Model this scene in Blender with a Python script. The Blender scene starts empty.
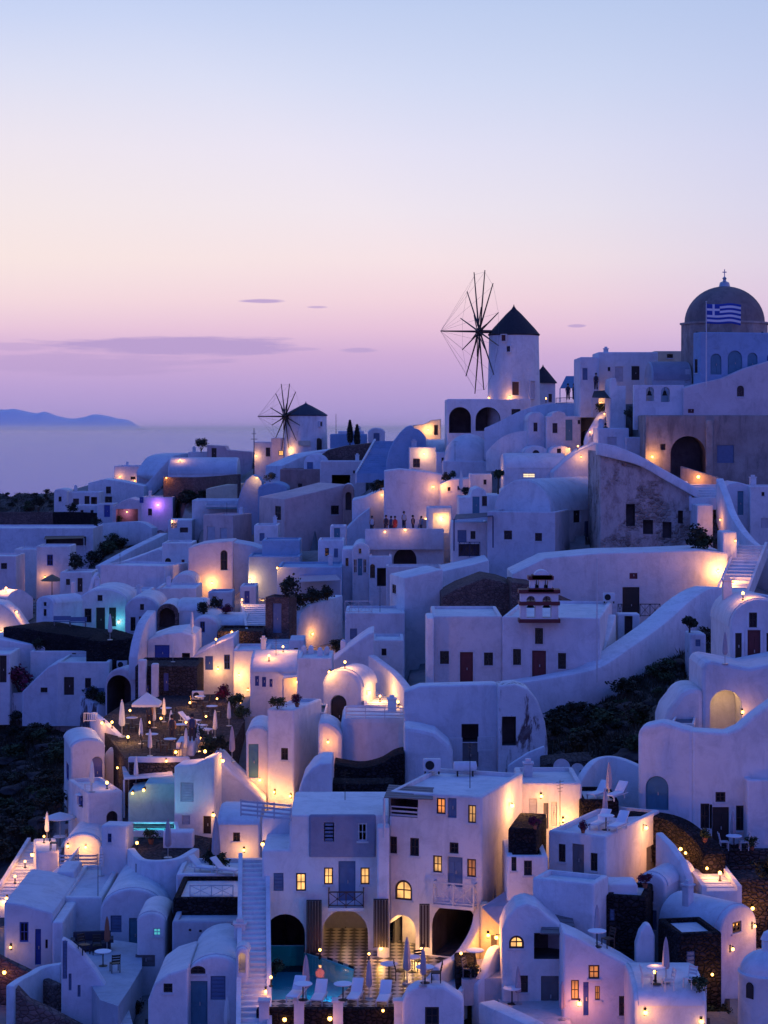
import bpy, bmesh, math, random
import numpy as np
from mathutils import Vector, Matrix, noise as mnoise
random.seed(7)
R = math.radians
sc = bpy.context.scene
C = sc.collection
F, CX, HY = 2000.0, 384.0, 428.0        # focal length in pixels, principal column, horizon row
def lin(c): c /= 255.0; return c/12.92 if c <= .04045 else ((c+.055)/1.055)**2.4
def rgb(r, g, b): return (lin(r), lin(g), lin(b), 1)
def P(px, py, D): return Vector(((px-CX)*D/F, D, (HY-py)*D/F))

# ------------------------------------------------------------------ camera
cam = bpy.data.cameras.new('camera'); co = bpy.data.objects.new('camera', cam); C.objects.link(co)
co.rotation_euler = (R(90), 0, 0); cam.sensor_fit = 'HORIZONTAL'; cam.sensor_width = 36
cam.lens = F/768*36; cam.shift_y = -(512-HY)/768; cam.clip_end = 300000; cam.clip_start = 1
sc.camera = co

# ------------------------------------------------------------------ materials
MT = {}
def nmat(name):
    m = bpy.data.materials.new(name); m.use_nodes = True
    nt = m.node_tree; b = nt.nodes['Principled BSDF']; MT[name] = m
    return m, nt, b
def node(nt, t, **k):
    n = nt.nodes.new(t)
    for a, v in k.items():
        if a in n.inputs.keys(): n.inputs[a].default_value = v
        else: setattr(n, a, v)
    return n
def mixc(nt, fac, a, b, bt='MIX'):
    n = nt.nodes.new('ShaderNodeMix'); n.data_type = 'RGBA'; n.blend_type = bt
    for s, v in ((0, fac), (6, a), (7, b)):
        if hasattr(v, 'links'): nt.links.new(v, n.inputs[s])
        else: n.inputs[s].default_value = v
    return n.outputs[2]
def ramp(nt, src, stops):
    n = nt.nodes.new('ShaderNodeValToRGB'); nt.links.new(src, n.inputs[0])
    e = n.color_ramp.elements
    while len(e) < len(stops): e.new(.5)
    for i, (p, c) in enumerate(stops):
        e[i].position = p; e[i].color = c if hasattr(c, '__len__') else (c, c, c, 1)
    return n.outputs[0]
def wpos(nt, scale=(1, 1, 1)):
    g = nt.nodes.new('ShaderNodeNewGeometry'); mp = nt.nodes.new('ShaderNodeMapping')
    mp.inputs['Scale'].default_value = scale; nt.links.new(g.outputs['Position'], mp.inputs[0]); return mp.outputs[0]
def plaster(name, c1, c2, rough=.85, stain=(.35, .33, .33), amt=.35, bump=.4, lo=.5, hi=.74):
    m, nt, b = nmat(name); L = nt.links.new
    n1 = node(nt, 'ShaderNodeTexNoise', Scale=.35, Detail=6.0, Roughness=.65); L(wpos(nt), n1.inputs[0])
    col = mixc(nt, ramp(nt, n1.outputs[0], [(.35, 0), (.65, 1)]), (*c1, 1), (*c2, 1))
    n2 = node(nt, 'ShaderNodeTexNoise', Scale=1.0, Detail=7.0, Roughness=.7, Distortion=.4); L(wpos(nt, (1.1, 1.1, .28)), n2.inputs[0])
    st = ramp(nt, n2.outputs[0], [(lo, 0), (hi, min(1, amt*1.1))])
    col = mixc(nt, st, col, (*stain, 1))
    n4 = node(nt, 'ShaderNodeTexNoise', Scale=.9, Detail=8.0, Roughness=.75, Distortion=.6); L(wpos(nt), n4.inputs[0])
    col = mixc(nt, ramp(nt, n4.outputs[0], [(.48, 0), (.7, .55)]), col, (*[x*.66 for x in c1], 1))
    oi = nt.nodes.new('ShaderNodeObjectInfo'); col = mixc(nt, 1.0, col, ramp(nt, oi.outputs['Random'], [(0, (.8, .82, .87, 1)), (.35, (.94, .94, .98, 1)), (.65, (1, .99, .98, 1)), (1, (.96, .91, .9, 1))]), 'MULTIPLY'); L(col, b.inputs['Base Color'])
    n3 = node(nt, 'ShaderNodeTexNoise', Scale=2.2, Detail=7.0, Roughness=.7); L(wpos(nt), n3.inputs[0])
    bp = node(nt, 'ShaderNodeBump', Strength=bump, Distance=.12); L(n3.outputs[0], bp.inputs['Height']); L(bp.outputs[0], b.inputs['Normal'])
    b.inputs['Roughness'].default_value = rough; b.inputs['Specular IOR Level'].default_value = .15
    return m
def stone(name, c1, c2, scale=2.2, gap=(.03, .03, .03), bump=.8):
    m, nt, b = nmat(name); L = nt.links.new
    p = wpos(nt, (1, 1, 1.5))
    v = node(nt, 'ShaderNodeTexVoronoi', Scale=scale); L(p, v.inputs[0])
    ve = node(nt, 'ShaderNodeTexVoronoi', Scale=scale, feature='DISTANCE_TO_EDGE'); L(p, ve.inputs[0])
    sp = nt.nodes.new('ShaderNodeSeparateColor'); L(v.outputs['Color'], sp.inputs[0])
    col = mixc(nt, sp.outputs[0], (*c1, 1), (*c2, 1))
    n = node(nt, 'ShaderNodeTexNoise', Scale=.5, Detail=5.0); L(wpos(nt), n.inputs[0])
    col = mixc(nt, ramp(nt, n.outputs[0], [(.4, 0), (.7, .5)]), col, (*[x*.55 for x in c1], 1))
    ed = ramp(nt, ve.outputs['Distance'], [(.0, 1), (.09, 0)])
    L(mixc(nt, ed, col, (*gap, 1)), b.inputs['Base Color'])
    bp = node(nt, 'ShaderNodeBump', Strength=bump, Distance=.15); L(ramp(nt, ve.outputs['Distance'], [(0, 0), (.2, 1)]), bp.inputs['Height']); L(bp.outputs[0], b.inputs['Normal'])
    b.inputs['Roughness'].default_value = .95; b.inputs['Specular IOR Level'].default_value = .1
    return m
def simple(name, c, rough=.6, metal=0, var=.25, scale=3):
    m, nt, b = nmat(name); L = nt.links.new
    n = node(nt, 'ShaderNodeTexNoise', Scale=float(scale), Detail=4.0); L(wpos(nt), n.inputs[0])
    L(mixc(nt, n.outputs[0], (*[x*(1-var) for x in c], 1), (*[min(1, x*(1+var)) for x in c], 1)), b.inputs['Base Color'])
    b.inputs['Roughness'].default_value = rough; b.inputs['Metallic'].default_value = metal
    return m
def emit(name, c, s, var=0):
    m, nt, b = nmat(name)
    b.inputs['Base Color'].default_value = (.3, .2, .1, 1); b.inputs['Emission Strength'].default_value = s
    if var:
        n = node(nt, 'ShaderNodeTexNoise', Scale=1.7, Detail=2.0); nt.links.new(wpos(nt), n.inputs[0])
        nt.links.new(mixc(nt, ramp(nt, n.outputs[0], [(.35, 0), (.6, 1)]), (*[x*(1-var) for x in c], 1), (*c, 1)), b.inputs['Emission Color'])
        oi = nt.nodes.new('ShaderNodeObjectInfo'); mr = nt.nodes.new('ShaderNodeMapRange'); nt.links.new(oi.outputs['Random'], mr.inputs[0]); mr.inputs[3].default_value = s*.35; mr.inputs[4].default_value = s*1.35; nt.links.new(mr.outputs[0], b.inputs['Emission Strength'])
    else: b.inputs['Emission Color'].default_value = (*c, 1)
    return m
plaster('white', (.72, .71, .72), (.82, .81, .81))
plaster('roofwhite', (.66, .68, .7), (.8, .8, .8), amt=.3)
plaster('greywhite', (.5, .5, .53), (.62, .61, .62), amt=.4)
plaster('bluewall', (.3, .43, .58), (.38, .52, .66), amt=.2)
plaster('tealwall', (.22, .5, .52), (.3, .58, .58), amt=.15)
plaster('greyblue', (.28, .28, .36), (.36, .35, .42), amt=.2)
plaster('pink', (.66, .47, .46), (.74, .57, .55), amt=.35, stain=(.3, .2, .18))
plaster('palepink', (.72, .6, .6), (.8, .7, .7), amt=.35, stain=(.4, .3, .3))
plaster('rust', (.42, .25, .22), (.55, .36, .31), amt=.6, stain=(.15, .09, .08))
plaster('oldstone', (.33, .28, .25), (.47, .41, .36), amt=.7, stain=(.1, .09, .09), bump=.5)
plaster('rockface', (.03, .026, .026), (.11, .085, .08), amt=.6, stain=(.02, .017, .018), bump=.9)
plaster('cave', (.1, .085, .09), (.2, .17, .18), amt=.5, stain=(.05, .04, .04), bump=.5)  # dark tone painted in for the shade inside deep openings
plaster('cream', (.7, .6, .42), (.78, .68, .5))
plaster('peel', (.66, .64, .66), (.78, .76, .77), amt=.9, stain=(.12, .075, .08), bump=.6, lo=.52, hi=.58)
plaster('domegrey', (.24, .17, .145), (.34, .255, .22), amt=.5, stain=(.08, .07, .08))
plaster('drum', (.36, .27, .22), (.54, .43, .36), amt=.8, stain=(.13, .1, .1), bump=.5)
stone('rubble', (.24, .165, .15), (.36, .26, .235), 2.6, gap=(.17, .12, .11), bump=.5)
def ruin():
    m, nt, b = nmat('ruin'); L = nt.links.new
    v = node(nt, 'ShaderNodeTexVoronoi', Scale=2.2); L(wpos(nt, (1, 1, 1.6)), v.inputs[0]); ve = node(nt, 'ShaderNodeTexVoronoi', Scale=2.2, feature='DISTANCE_TO_EDGE'); L(wpos(nt, (1, 1, 1.6)), ve.inputs[0])
    sp = nt.nodes.new('ShaderNodeSeparateColor'); L(v.outputs['Color'], sp.inputs[0])
    stn = mixc(nt, sp.outputs[0], (.2, .13, .11, 1), (.46, .34, .29, 1)); stn = mixc(nt, ramp(nt, ve.outputs['Distance'], [(0, .75), (.1, 0)]), stn, (.5, .42, .38, 1))
    n = node(nt, 'ShaderNodeTexNoise', Scale=.33, Detail=9.0, Roughness=.68); L(wpos(nt), n.inputs[0]); n2 = node(nt, 'ShaderNodeTexNoise', Scale=1.6, Detail=8.0, Roughness=.75); L(wpos(nt, (1, 1, .5)), n2.inputs[0])
    pl = mixc(nt, ramp(nt, n2.outputs[0], [(.35, 0), (.65, 1)]), (.36, .26, .24, 1), (.72, .6, .56, 1)); msk = ramp(nt, n.outputs[0], [(.44, 0), (.52, 1)])
    col = mixc(nt, msk, stn, pl); L(mixc(nt, ramp(nt, n2.outputs[0], [(.56, 0), (.75, .7)]), col, (.13, .085, .075, 1)), b.inputs['Base Color']); b.inputs['Roughness'].default_value = .95
    hh = mixc(nt, msk, ramp(nt, ve.outputs['Distance'], [(0, 0), (.2, .8)]), n2.outputs[0]); bp = node(nt, 'ShaderNodeBump', Strength=.8, Distance=.2); L(hh, bp.inputs['Height']); L(bp.outputs[0], b.inputs['Normal'])
ruin()
stone('brownstone', (.13, .09, .085), (.22, .15, .135), 3.2, gap=(.07, .05, .05), bump=.5)
stone('lava', (.018, .016, .02), (.045, .037, .042), 3.6, gap=(.01, .01, .012))
stone('darkstone', (.05, .045, .05), (.1, .085, .09), 3.4, gap=(.02, .02, .02))
simple('thatch', (.028, .026, .034), .95, var=.5, scale=5)
simple('thatchblue', (.02, .035, .06), .9, var=.4, scale=5)
simple('wood', (.06, .03, .02), .6); simple('darkwood', (.03, .018, .016), .6); simple('greywood', (.16, .15, .16), .8)
simple('blue', (.02, .06, .3), .45); simple('bluegrey', (.1, .17, .3), .5); simple('navy', (.015, .03, .1), .5)
simple('trim', (.6, .6, .62), .6); simple('teal', (.06, .2, .28), .5); simple('shutter', (.5, .5, .55), .6)
simple('iron', (.012, .012, .014), .5, .3); simple('steel', (.45, .45, .46), .4, .6); simple('maroon', (.12, .02, .025), .6)
simple('canvas', (.74, .7, .66), .9, var=.08); simple('canvasgrey', (.42, .36, .4), .9); simple('canvasblue', (.1, .2, .34), .9)
simple('cushion', (.78, .78, .8), .9, var=.05); simple('terracotta', (.3, .11, .06), .9); simple('dark', (.01, .01, .014), .8)
simple('skin', (.4, .22, .15), .6); simple('red', (.4, .02, .02), .7); simple('cloth', (.03, .03, .05), .9); simple('clothlight', (.45, .45, .5), .9)
simple('basin', (.25, .55, .62), .5, var=.1); simple('basindark', (.04, .12, .24), .5, var=.1); simple('flagblue', (.02, .06, .35), .8, var=.05)
simple('bark', (.07, .05, .04), .95); simple('straw', (.25, .17, .1), .95)
simple('bell', (.03, .025, .02), .4, .6)
def foliage(name, a, bb):
    m, nt, b = nmat(name)
    g = nt.nodes.new('ShaderNodeNewGeometry')
    nt.links.new(mixc(nt, g.outputs['Random Per Island'], (*a, 1), (*bb, 1)), b.inputs['Base Color'])
    b.inputs['Roughness'].default_value = .8; b.inputs['Specular IOR Level'].default_value = .2
foliage('leaf', (.02, .035, .016), (.06, .09, .04)); foliage('leafdark', (.01, .016, .012), (.035, .045, .03))
foliage('flower', (.05, .02, .03), (.2, .02, .07)); foliage('leafolive', (.05, .07, .05), (.1, .12, .09))
foliage('drygrass', (.03, .03, .02), (.075, .065, .045))
def glass():
    m, nt, b = nmat('glass'); b.inputs['Base Color'].default_value = (.008, .01, .02, 1); b.inputs['Roughness'].default_value = .12
    m, nt, b = nmat('water'); nt.nodes.remove(b); L = nt.links.new
    tr = node(nt, 'ShaderNodeBsdfTransparent', Color=(.35, .75, .9, 1)); gl = node(nt, 'ShaderNodeBsdfGlossy', Roughness=.05)
    lw = node(nt, 'ShaderNodeFresnel', IOR=1.33); mx = nt.nodes.new('ShaderNodeMixShader')
    n = node(nt, 'ShaderNodeTexNoise', Scale=2.5, Detail=2.0); L(wpos(nt), n.inputs[0])
    bp = node(nt, 'ShaderNodeBump', Strength=.15, Distance=.05); L(n.outputs[0], bp.inputs['Height'])
    L(bp.outputs[0], gl.inputs['Normal']); L(bp.outputs[0], lw.inputs['Normal'])
    L(lw.outputs[0], mx.inputs[0]); L(tr.outputs[0], mx.inputs[1]); L(gl.outputs[0], mx.inputs[2]); L(mx.outputs[0], nt.nodes['Material Output'].inputs[0])
glass()
emit('litglass', (1, .5, .14), 1.6, .55); emit('litorange', (1, .3, .05), .9, .6); emit('bulb', (1, .46, .1), 9); emit('litcyan', (.1, .75, .85), .6)
emit('ember', (1, .25, .08), 4); emit('litwhite', (1, .75, .42), 1.8, .3)
def tiles():
    m, nt, b = nmat('tiles'); L = nt.links.new
    mp = wpos(nt, (1, 1, 0)); r = nt.nodes.new('ShaderNodeMapping'); r.inputs['Rotation'].default_value = (0, 0, R(45)); L(mp, r.inputs[0])
    ch = node(nt, 'ShaderNodeTexChecker', Scale=2.3); ch.inputs[1].default_value = (.5, .45, .38, 1); ch.inputs[2].default_value = (.03, .025, .025, 1)
    L(r.outputs[0], ch.inputs[0]); L(ch.outputs[0], b.inputs['Base Color']); b.inputs['Roughness'].default_value = .35
tiles()
for k_ in ('bulb', 'ember', 'litglass', 'litorange', 'litcyan', 'litwhite'): MT[k_].cycles.emission_sampling = 'NONE'

# ------------------------------------------------------------------ mesh helpers
def bm_new(): return bmesh.new()
def box(bm, x0, x1, y0, y1, z0, z1, M=None):
    v = [Vector((x, y, z)) for z in (z0, z1) for y in (y0, y1) for x in (x0, x1)]
    if M: v = [M @ p for p in v]
    v = [bm.verts.new(p) for p in v]
    for f in ((0, 2, 3, 1), (4, 5, 7, 6), (0, 1, 5, 4), (2, 6, 7, 3), (0, 4, 6, 2), (1, 3, 7, 5)): bm.faces.new([v[i] for i in f])
def prism(bm, pts, vec, M=None):
    """closed polygon pts (3D) swept along vec"""
    a = [Vector(p) for p in pts]; b = [p+Vector(vec) for p in a]
    if M: a = [M @ p for p in a]; b = [M @ p for p in b]
    a = [bm.verts.new(p) for p in a]; b = [bm.verts.new(p) for p in b]; n = len(a)
    fs = [bm.faces.new(a), bm.faces.new(b[::-1])]
    for i in range(n): fs.append(bm.faces.new((a[i], b[i], b[(i+1) % n], a[(i+1) % n])))
    return fs
def tube(bm, p, q, r, r2=None, n=6):
    p, q = Vector(p), Vector(q); r2 = r if r2 is None else r2
    d = (q-p); M = d.to_track_quat('Z', 'Y').to_matrix()
    a = [bm.verts.new(p + M @ Vector((math.cos(t)*r, math.sin(t)*r, 0))) for t in [i*2*math.pi/n for i in range(n)]]
    b = [bm.verts.new(q + M @ Vector((math.cos(t)*r2, math.sin(t)*r2, 0))) for t in [i*2*math.pi/n for i in range(n)]]
    for i in range(n): bm.faces.new((a[i], a[(i+1) % n], b[(i+1) % n], b[i]))
    bm.faces.new(a[::-1]); bm.faces.new(b)
def lathe(bm, prof, n=16, c=(0, 0, 0), M=None, wob=0):
    c = Vector(c); rings = []
    for r, z in prof:
        ring = [c+Vector((math.cos(i*2*math.pi/n)*r*(1+wob*math.sin(i*2.5)), math.sin(i*2*math.pi/n)*r*(1+wob*math.cos(i*1.9)), z)) for i in range(n)]
        if M: ring = [M @ v for v in ring]
        rings.append([bm.verts.new(v) for v in ring])
    for a, b in zip(rings, rings[1:]):
        for i in range(n): bm.faces.new((a[i], a[(i+1) % n], b[(i+1) % n], b[i]))
    bm.faces.new(rings[0][::-1]); bm.faces.new(rings[-1])
def obj(name, bm, m, parent=None, loc=None, smooth=35, fix=True):
    if fix: bmesh.ops.recalc_face_normals(bm, faces=bm.faces)
    me = bpy.data.meshes.new(name); bm.to_mesh(me); bm.free()
    for mm in (m if isinstance(m, (list, tuple)) else [m]): me.materials.append(MT[mm])
    if smooth:
        me.shade_smooth(); me.set_sharp_from_angle(angle=R(smooth))
    o = bpy.data.objects.new(name, me); C.objects.link(o)
    if parent: o.parent = parent
    if loc is not None: o.location = loc
    return o
LABELS = {}
def tag(o, label, cat, group=None, kind=None):
    if label: o['label'] = label; LABELS.setdefault(label, []).append(o.name)
    if cat: o['category'] = cat
    if group: o['group'] = group
    if kind: o['kind'] = kind
    return o
def empty(name, label, cat, loc=(0, 0, 0), rz=0, group=None):
    o = bpy.data.objects.new(name, None); C.objects.link(o); o.location = loc; o.rotation_euler = (0, 0, rz); o.empty_display_size = .3
    return tag(o, label, cat, group)
def struct(name, bm, m, smooth=0): o = obj(name, bm, m, smooth=smooth); o['kind'] = 'structure'; return o
def dup(root, loc, rz=0, label=None, scale=None, group=None):
    r = root.copy(); C.objects.link(r); r.location = loc; r.rotation_euler = (0, 0, rz)
    if scale: r.scale = (scale,)*3 if not hasattr(scale, '__len__') else scale
    if label: r['label'] = label; LABELS.setdefault(label, []).append(r.name)
    if group: r['group'] = group
    for ch in list(root.children):
        c = ch.copy(); C.objects.link(c); c.parent = r
        for g in ch.children: e = g.copy(); C.objects.link(e); e.parent = c
    return r
def sharp_bevel(bm, off=.1, seg=2, zmin=-1e9, ang=28):
    bmesh.ops.recalc_face_normals(bm, faces=bm.faces)
    es = [e for e in bm.edges if len(e.link_faces) == 2 and e.calc_face_angle(0) > R(ang) and max(v.co.z for v in e.verts) > zmin]
    if es: bmesh.ops.bevel(bm, geom=es, offset=off, segments=seg, profile=.5, affect='EDGES', clamp_overlap=True)

# ------------------------------------------------------------------ the hillside: metres of distance at points of the picture
ANCH = [(-300,1100,86),(0,1100,86),(384,1100,84),(768,1100,84),(1050,1100,84),(384,1400,60),(0,1400,62),(768,1400,60),
(0,1024,92),(384,1024,90),(768,1024,90),(-300,900,115),(0,1000,95),(0,900,112),(130,900,110),(130,1000,95),(60,940,105),(150,830,122),(60,830,128),(0,850,132),
(150,760,135),(220,745,136),(40,760,155),(0,700,176),(100,690,174),(200,690,156),(300,700,140),(270,650,165),(400,950,99.5),(300,950,99.5),(400,745,122),(400,820,112),(470,745,121),
(560,760,116),(640,745,120),(600,680,146),(680,640,146),(720,830,107),(660,850,105),(768,830,106),(720,700,118),(768,600,138),(760,560,165),(600,900,98),(700,900,98),
(540,680,142),(480,683,142),(620,612,160),(560,600,164),(700,585,162),(560,540,176),(620,530,182),(680,500,190),(768,490,196),(720,470,200),
(600,430,212),(680,420,206),(768,420,202),(520,440,222),(515,405,236),(460,420,234),(600,390,226),(440,540,194),(430,500,208),(380,480,228),(350,560,204),
(330,640,172),(380,620,166),(300,455,295),(300,500,252),(250,520,246),(220,580,218),(250,620,188),(100,632,196),(200,620,192),(0,640,200),(50,600,216),(30,560,245),(100,550,256),
(60,510,325),(150,490,315),(200,475,335),(150,460,365),(0,510,335),(240,455,335),(-300,510,335),(-300,700,176),(360,440,270),(410,430,250),(1050,420,202),(1050,600,140),(1050,830,106),(690,380,205),(-300,600,216)]
_A = np.array(ANCH, float); _xy = _A[:, :2]/100.0; _v = np.log(_A[:, 2])
def _K(d2): return np.where(d2 > 0, .5*d2*np.log(np.maximum(d2, 1e-12)), 0)
_d2 = ((_xy[:, None]-_xy[None])**2).sum(-1); _n = len(_A)
_S = np.zeros((_n+3, _n+3)); _S[:_n, :_n] = _K(_d2)+np.eye(_n)*.02; _S[:_n, _n] = 1; _S[:_n, _n+1:] = _xy; _S[_n, :_n] = 1; _S[_n+1:, :_n] = _xy.T
_W = np.linalg.solve(_S, np.concatenate([_v, [0, 0, 0]]))
def Gs(px, py):
    q = np.stack([np.clip(px, -300, 1050), np.clip(py, 380, 1400)], -1)/100.0
    return np.exp(_K(((q[:, None]-_xy[None])**2).sum(-1)) @ _W[:_n] + _W[_n] + q @ _W[_n+1:])
def G(px, py): return float(Gs(np.array([px], float), np.array([py], float))[0])
def inpoly(x, y, poly):
    c = False; n = len(poly)
    for i in range(n):
        x1, y1 = poly[i]; x2, y2 = poly[i-1]
        if (y1 > y) != (y2 > y) and x < (x2-x1)*(y-y1)/(y2-y1)+x1: c = not c
    return c
SCRUB = [[(540,700),(600,676),(640,655),(690,640),(735,632),(735,660),(702,668),(665,695),(642,722),(636,775),(590,790),(545,775),(535,720)],
         [(-320,716),(102,714),(100,738),(66,745),(62,800),(38,860),(-320,900)], [(-320,482),(56,490),(58,512),(-320,512)],
         [(60,560),(96,520),(160,512),(170,522),(100,560),(62,592),(20,592)], [(20,625),(60,560),(72,590)], [(330,752),(400,740),(400,800),(330,800)],
         [(690,505),(716,505),(716,545),(690,548)], [(120,452),(175,448),(172,465),(122,466)], [(165,470),(238,470),(238,505),(165,505)], [(285,575),(335,582),(330,600),(290,612)], [(730,800),(790,800),(790,920),(735,905),(705,880)]]
PITS = [[(255,925),(372,925),(372,1012),(255,1012)]]
CREST = [(-600,484),(0,490),(60,488),(110,474),(150,464),(200,458),(250,452),(300,447),(350,444),(400,440),(440,434),(480,424),(520,410),(570,400),(620,396),(700,392),(900,390),(1400,400)]
def crest(px):
    for (a, b), (c, d) in zip(CREST, CREST[1:]):
        if a <= px <= c: return b+(d-b)*(px-a)/(c-a)
    return 400
def terrain():
    xs = np.concatenate([np.arange(-600, -10, 18.0), np.arange(-10, 780, 5.0), np.arange(780, 1400, 18.0)]); nrow = 190; bm = bm_new(); lay = bm.loops.layers.float_color.new('cover'); grid = []; dk = {}
    cell = {}
    for a in [q for q in ANCH if not (0 <= q[0] <= 768 and q[1] <= 1024)]+SPOTS: cell.setdefault((round(a[0]/14), round(a[1]/9)), []).append(a)
    global _xy, _W, _n
    AA = np.array([np.mean(v, axis=0) for v in cell.values()]); _xy = AA[:, :2]/100.0; v_ = np.log(AA[:, 2]); _n = len(AA); d2 = ((_xy[:, None]-_xy[None])**2).sum(-1)
    Sm = np.zeros((_n+3, _n+3)); Sm[:_n, :_n] = _K(d2)+np.eye(_n)*.02; Sm[:_n, _n] = 1; Sm[:_n, _n+1:] = _xy; Sm[_n, :_n] = 1; Sm[_n+1:, :_n] = _xy.T
    _W = np.linalg.solve(Sm, np.concatenate([v_, [0, 0, 0]]))
    for px in xs:
        foot = [q for q in FOOT if any(abs((q[0]+q[2]*a_*q[4]-q[3]*b_*q[5])/(q[1]+q[3]*a_*q[4]+q[2]*b_*q[5])*F+CX-px) < 90 for a_ in (0, 1) for b_ in (0, 1))]
        c = crest(px); rects = [q for q in RECTS if q[0]-8 <= px <= q[1]+8]; ys = [c+(1450-c)*(i/(nrow-1))**1.25 for i in range(nrow)]
        Ds = Gs(np.full(nrow, px), np.array(ys)); colm = []
        p0 = P(px, ys[0], Ds[0])
        for dd, dz in ((420, -130), (150, -90), (45, -22), (12, -5)): colm.append((Vector((p0.x*(1+dd/p0.y), p0.y+dd, p0.z+dz)), 1.0))
        for py, D in zip(ys, Ds):
            s = any(inpoly(px, py, q) for q in SCRUB); v = P(px, py, D); v.z -= .9; qy = HY-v.z*F/D
            for _ in range(3):
                for xa, xb, ta, tb, Dh in rects:
                    if xa-8 <= px <= xb+8 and ta-3 < qy < tb and D < Dh+.05: qy = tb+1.5
            v.z = min(v.z, (HY-qy)*D/F)
            if any(inpoly(px, py, q) for q in PITS): v.z -= 1.8
            for fx, fy_, fc, fs, fw, fd, fz in foot:
                ux, uy = (v.x-fx)*fc+(v.y-fy_)*fs, -(v.x-fx)*fs+(v.y-fy_)*fc
                if -.3 < ux < fw+.3 and -.6 < uy < fd+.3: v.z = min(v.z, fz)
            if s: v.z += 1.1*mnoise.noise(v*.22)+.4*mnoise.noise(v*.7)
            colm.append((v, 1.0 if s else 0.0))
        grid.append([(bm.verts.new(v), s) for v, s in colm])
    for a, b in zip(grid, grid[1:]):
        for i in range(len(a)-1):
            q = (a[i], b[i], b[i+1], a[i+1]); f = bm.faces.new([t[0] for t in q])
            for l, t in zip(f.loops, q): l[lay] = (t[1],)*3+(1,)
    m, nt, b = nmat('hillside'); L = nt.links.new
    at = node(nt, 'ShaderNodeVertexColor', layer_name='cover')
    n = node(nt, 'ShaderNodeTexNoise', Scale=.6, Detail=8.0, Roughness=.7); L(wpos(nt), n.inputs[0])
    earth = mixc(nt, ramp(nt, n.outputs[0], [(.4, 0), (.66, 1)]), (.014, .012, .013, 1), (.1, .08, .075, 1))
    pav = mixc(nt, n.outputs[0], (.1, .095, .1, 1), (.3, .29, .3, 1))
    L(mixc(nt, at.outputs[0], pav, earth), b.inputs['Base Color']); b.inputs['Roughness'].default_value = .95
    bp = node(nt, 'ShaderNodeBump', Strength=.7, Distance=.4); L(n.outputs[0], bp.inputs['Height']); L(bp.outputs[0], b.inputs['Normal'])
    struct('hillside_terrain', bm, 'hillside', smooth=60)

# ------------------------------------------------------------------ building kit
CUTS = []; SPOTS = []; RECTS = []; FOOT = []
def arch_pts(w, h, n=12):
    r = min(w/2, h*.6); zs = h-r; p = [(-w/2, 0), (w/2, 0)]
    return p+[(w/2*math.cos(t), zs+r*math.sin(t)) for t in [math.pi*i/n for i in range(n+1)]]
FRAME = {'w': ('darkwood', 'glass'), 'W': ('wood', 'litglass'), 'wo': ('wood', 'litorange'), 'wb': ('blue', 'glass'), 'wt': ('trim', 'glass'), 'wg': ('shutter', None), 'ws': ('bluegrey', None), 'wc': ('trim', 'litcyan'), 'wm': ('trim', 'litwhite')}
DOORS = {'d': 'darkwood', 'db': 'blue', 'dg': 'greywood', 'dt': 'teal', 'ds': 'bluegrey', 'dm': 'maroon', 'dw': 'shutter'}
def window_part(parent, M, w, h, fm, pm, arch=False):
    bm = bm_new(); t = min(.09, w*.14)
    out = arch_pts(w, h) if arch else [(-w/2, 0), (w/2, 0), (w/2, h), (-w/2, h)]
    if pm is None:
        k = max(3, int(h/.16)); box(bm, -w/2, w/2, .1, .16, 0, h, M)
        for i in range(k): z = h*(i+.15)/k; box(bm, -w/2+.05, w/2-.05, .05, .102, z, z+h/k*.6, M)
        return obj('window', bm, fm, parent)
    if arch:
        c = Vector((0, 0, h*.45)); n = len(out)
        inn = [(x*(1-2*t/w), h*.45+(z-h*.45)*(1-2*t/h)) for x, z in out]
        for i in range(n):
            j = (i+1) % n; q = [(out[i][0], .05, out[i][1]), (out[j][0], .05, out[j][1]), (inn[j][0], .05, inn[j][1]), (inn[i][0], .05, inn[i][1])]
            prism(bm, q, (0, .09, 0), M)
    else:
        box(bm, -w/2, -w/2+t, .05, .14, 0, h, M); box(bm, w/2-t, w/2, .05, .14, 0, h, M)
        box(bm, -w/2+t, w/2-t, .05, .14, 0, t, M); box(bm, -w/2+t, w/2-t, .05, .14, h-t, h, M)
    e = t*.3
    box(bm, -e, e, .055, .135, t, h-t, M); zz = h*.5; box(bm, -w/2+t, -e, .06, .13, zz-e, zz+e, M); box(bm, e, w/2-t, .06, .13, zz-e, zz+e, M)
    wo = obj('window', bm, fm, parent)
    bm = bm_new(); s = .97
    prism(bm, [(x*s, .1, z*s+.01) for x, z in out], (0, .03, 0), M); obj('pane', bm, pm, wo)
    bm = bm_new(); box(bm, -w/2-.08, w/2+.08, -.06, .05, -.1, -.003, M); obj('sill', bm, 'trim', wo)
    return wo
def door_part(parent, M, w, h, dm, arch=False):
    bm = bm_new(); out = arch_pts(w*.99, h*.99) if arch else [(-w/2, 0), (w/2, 0), (w/2, h), (-w/2, h)]
    prism(bm, [(x, .12, z) for x, z in out], (0, .07, 0), M)
    for sx in (-1, 1):
        for z0, z1 in ((.08, .42), (.5, .84 if not arch else .7)):
            x = sx*w*.25; box(bm, x-w*.17, x+w*.17, .09, .125, h*z0, h*z1, M)
    dobj = obj('door', bm, dm, parent)
    bm = bm_new(); box(bm, w*.02, w*.02+.05, .03, .1, h*.44, h*.44+.16, M); obj('handle', bm, 'steel', dobj)
    return dobj
def plight(name, loc, e, col=(1, .55, .2), r=.12, parent=None):
    l = bpy.data.lights.new(name, 'POINT'); l.energy = e; l.color = col; l.shadow_soft_size = r
    o = bpy.data.objects.new(name, l); C.objects.link(o); o.location = loc
    if parent: o.parent = parent
    return o
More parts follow.
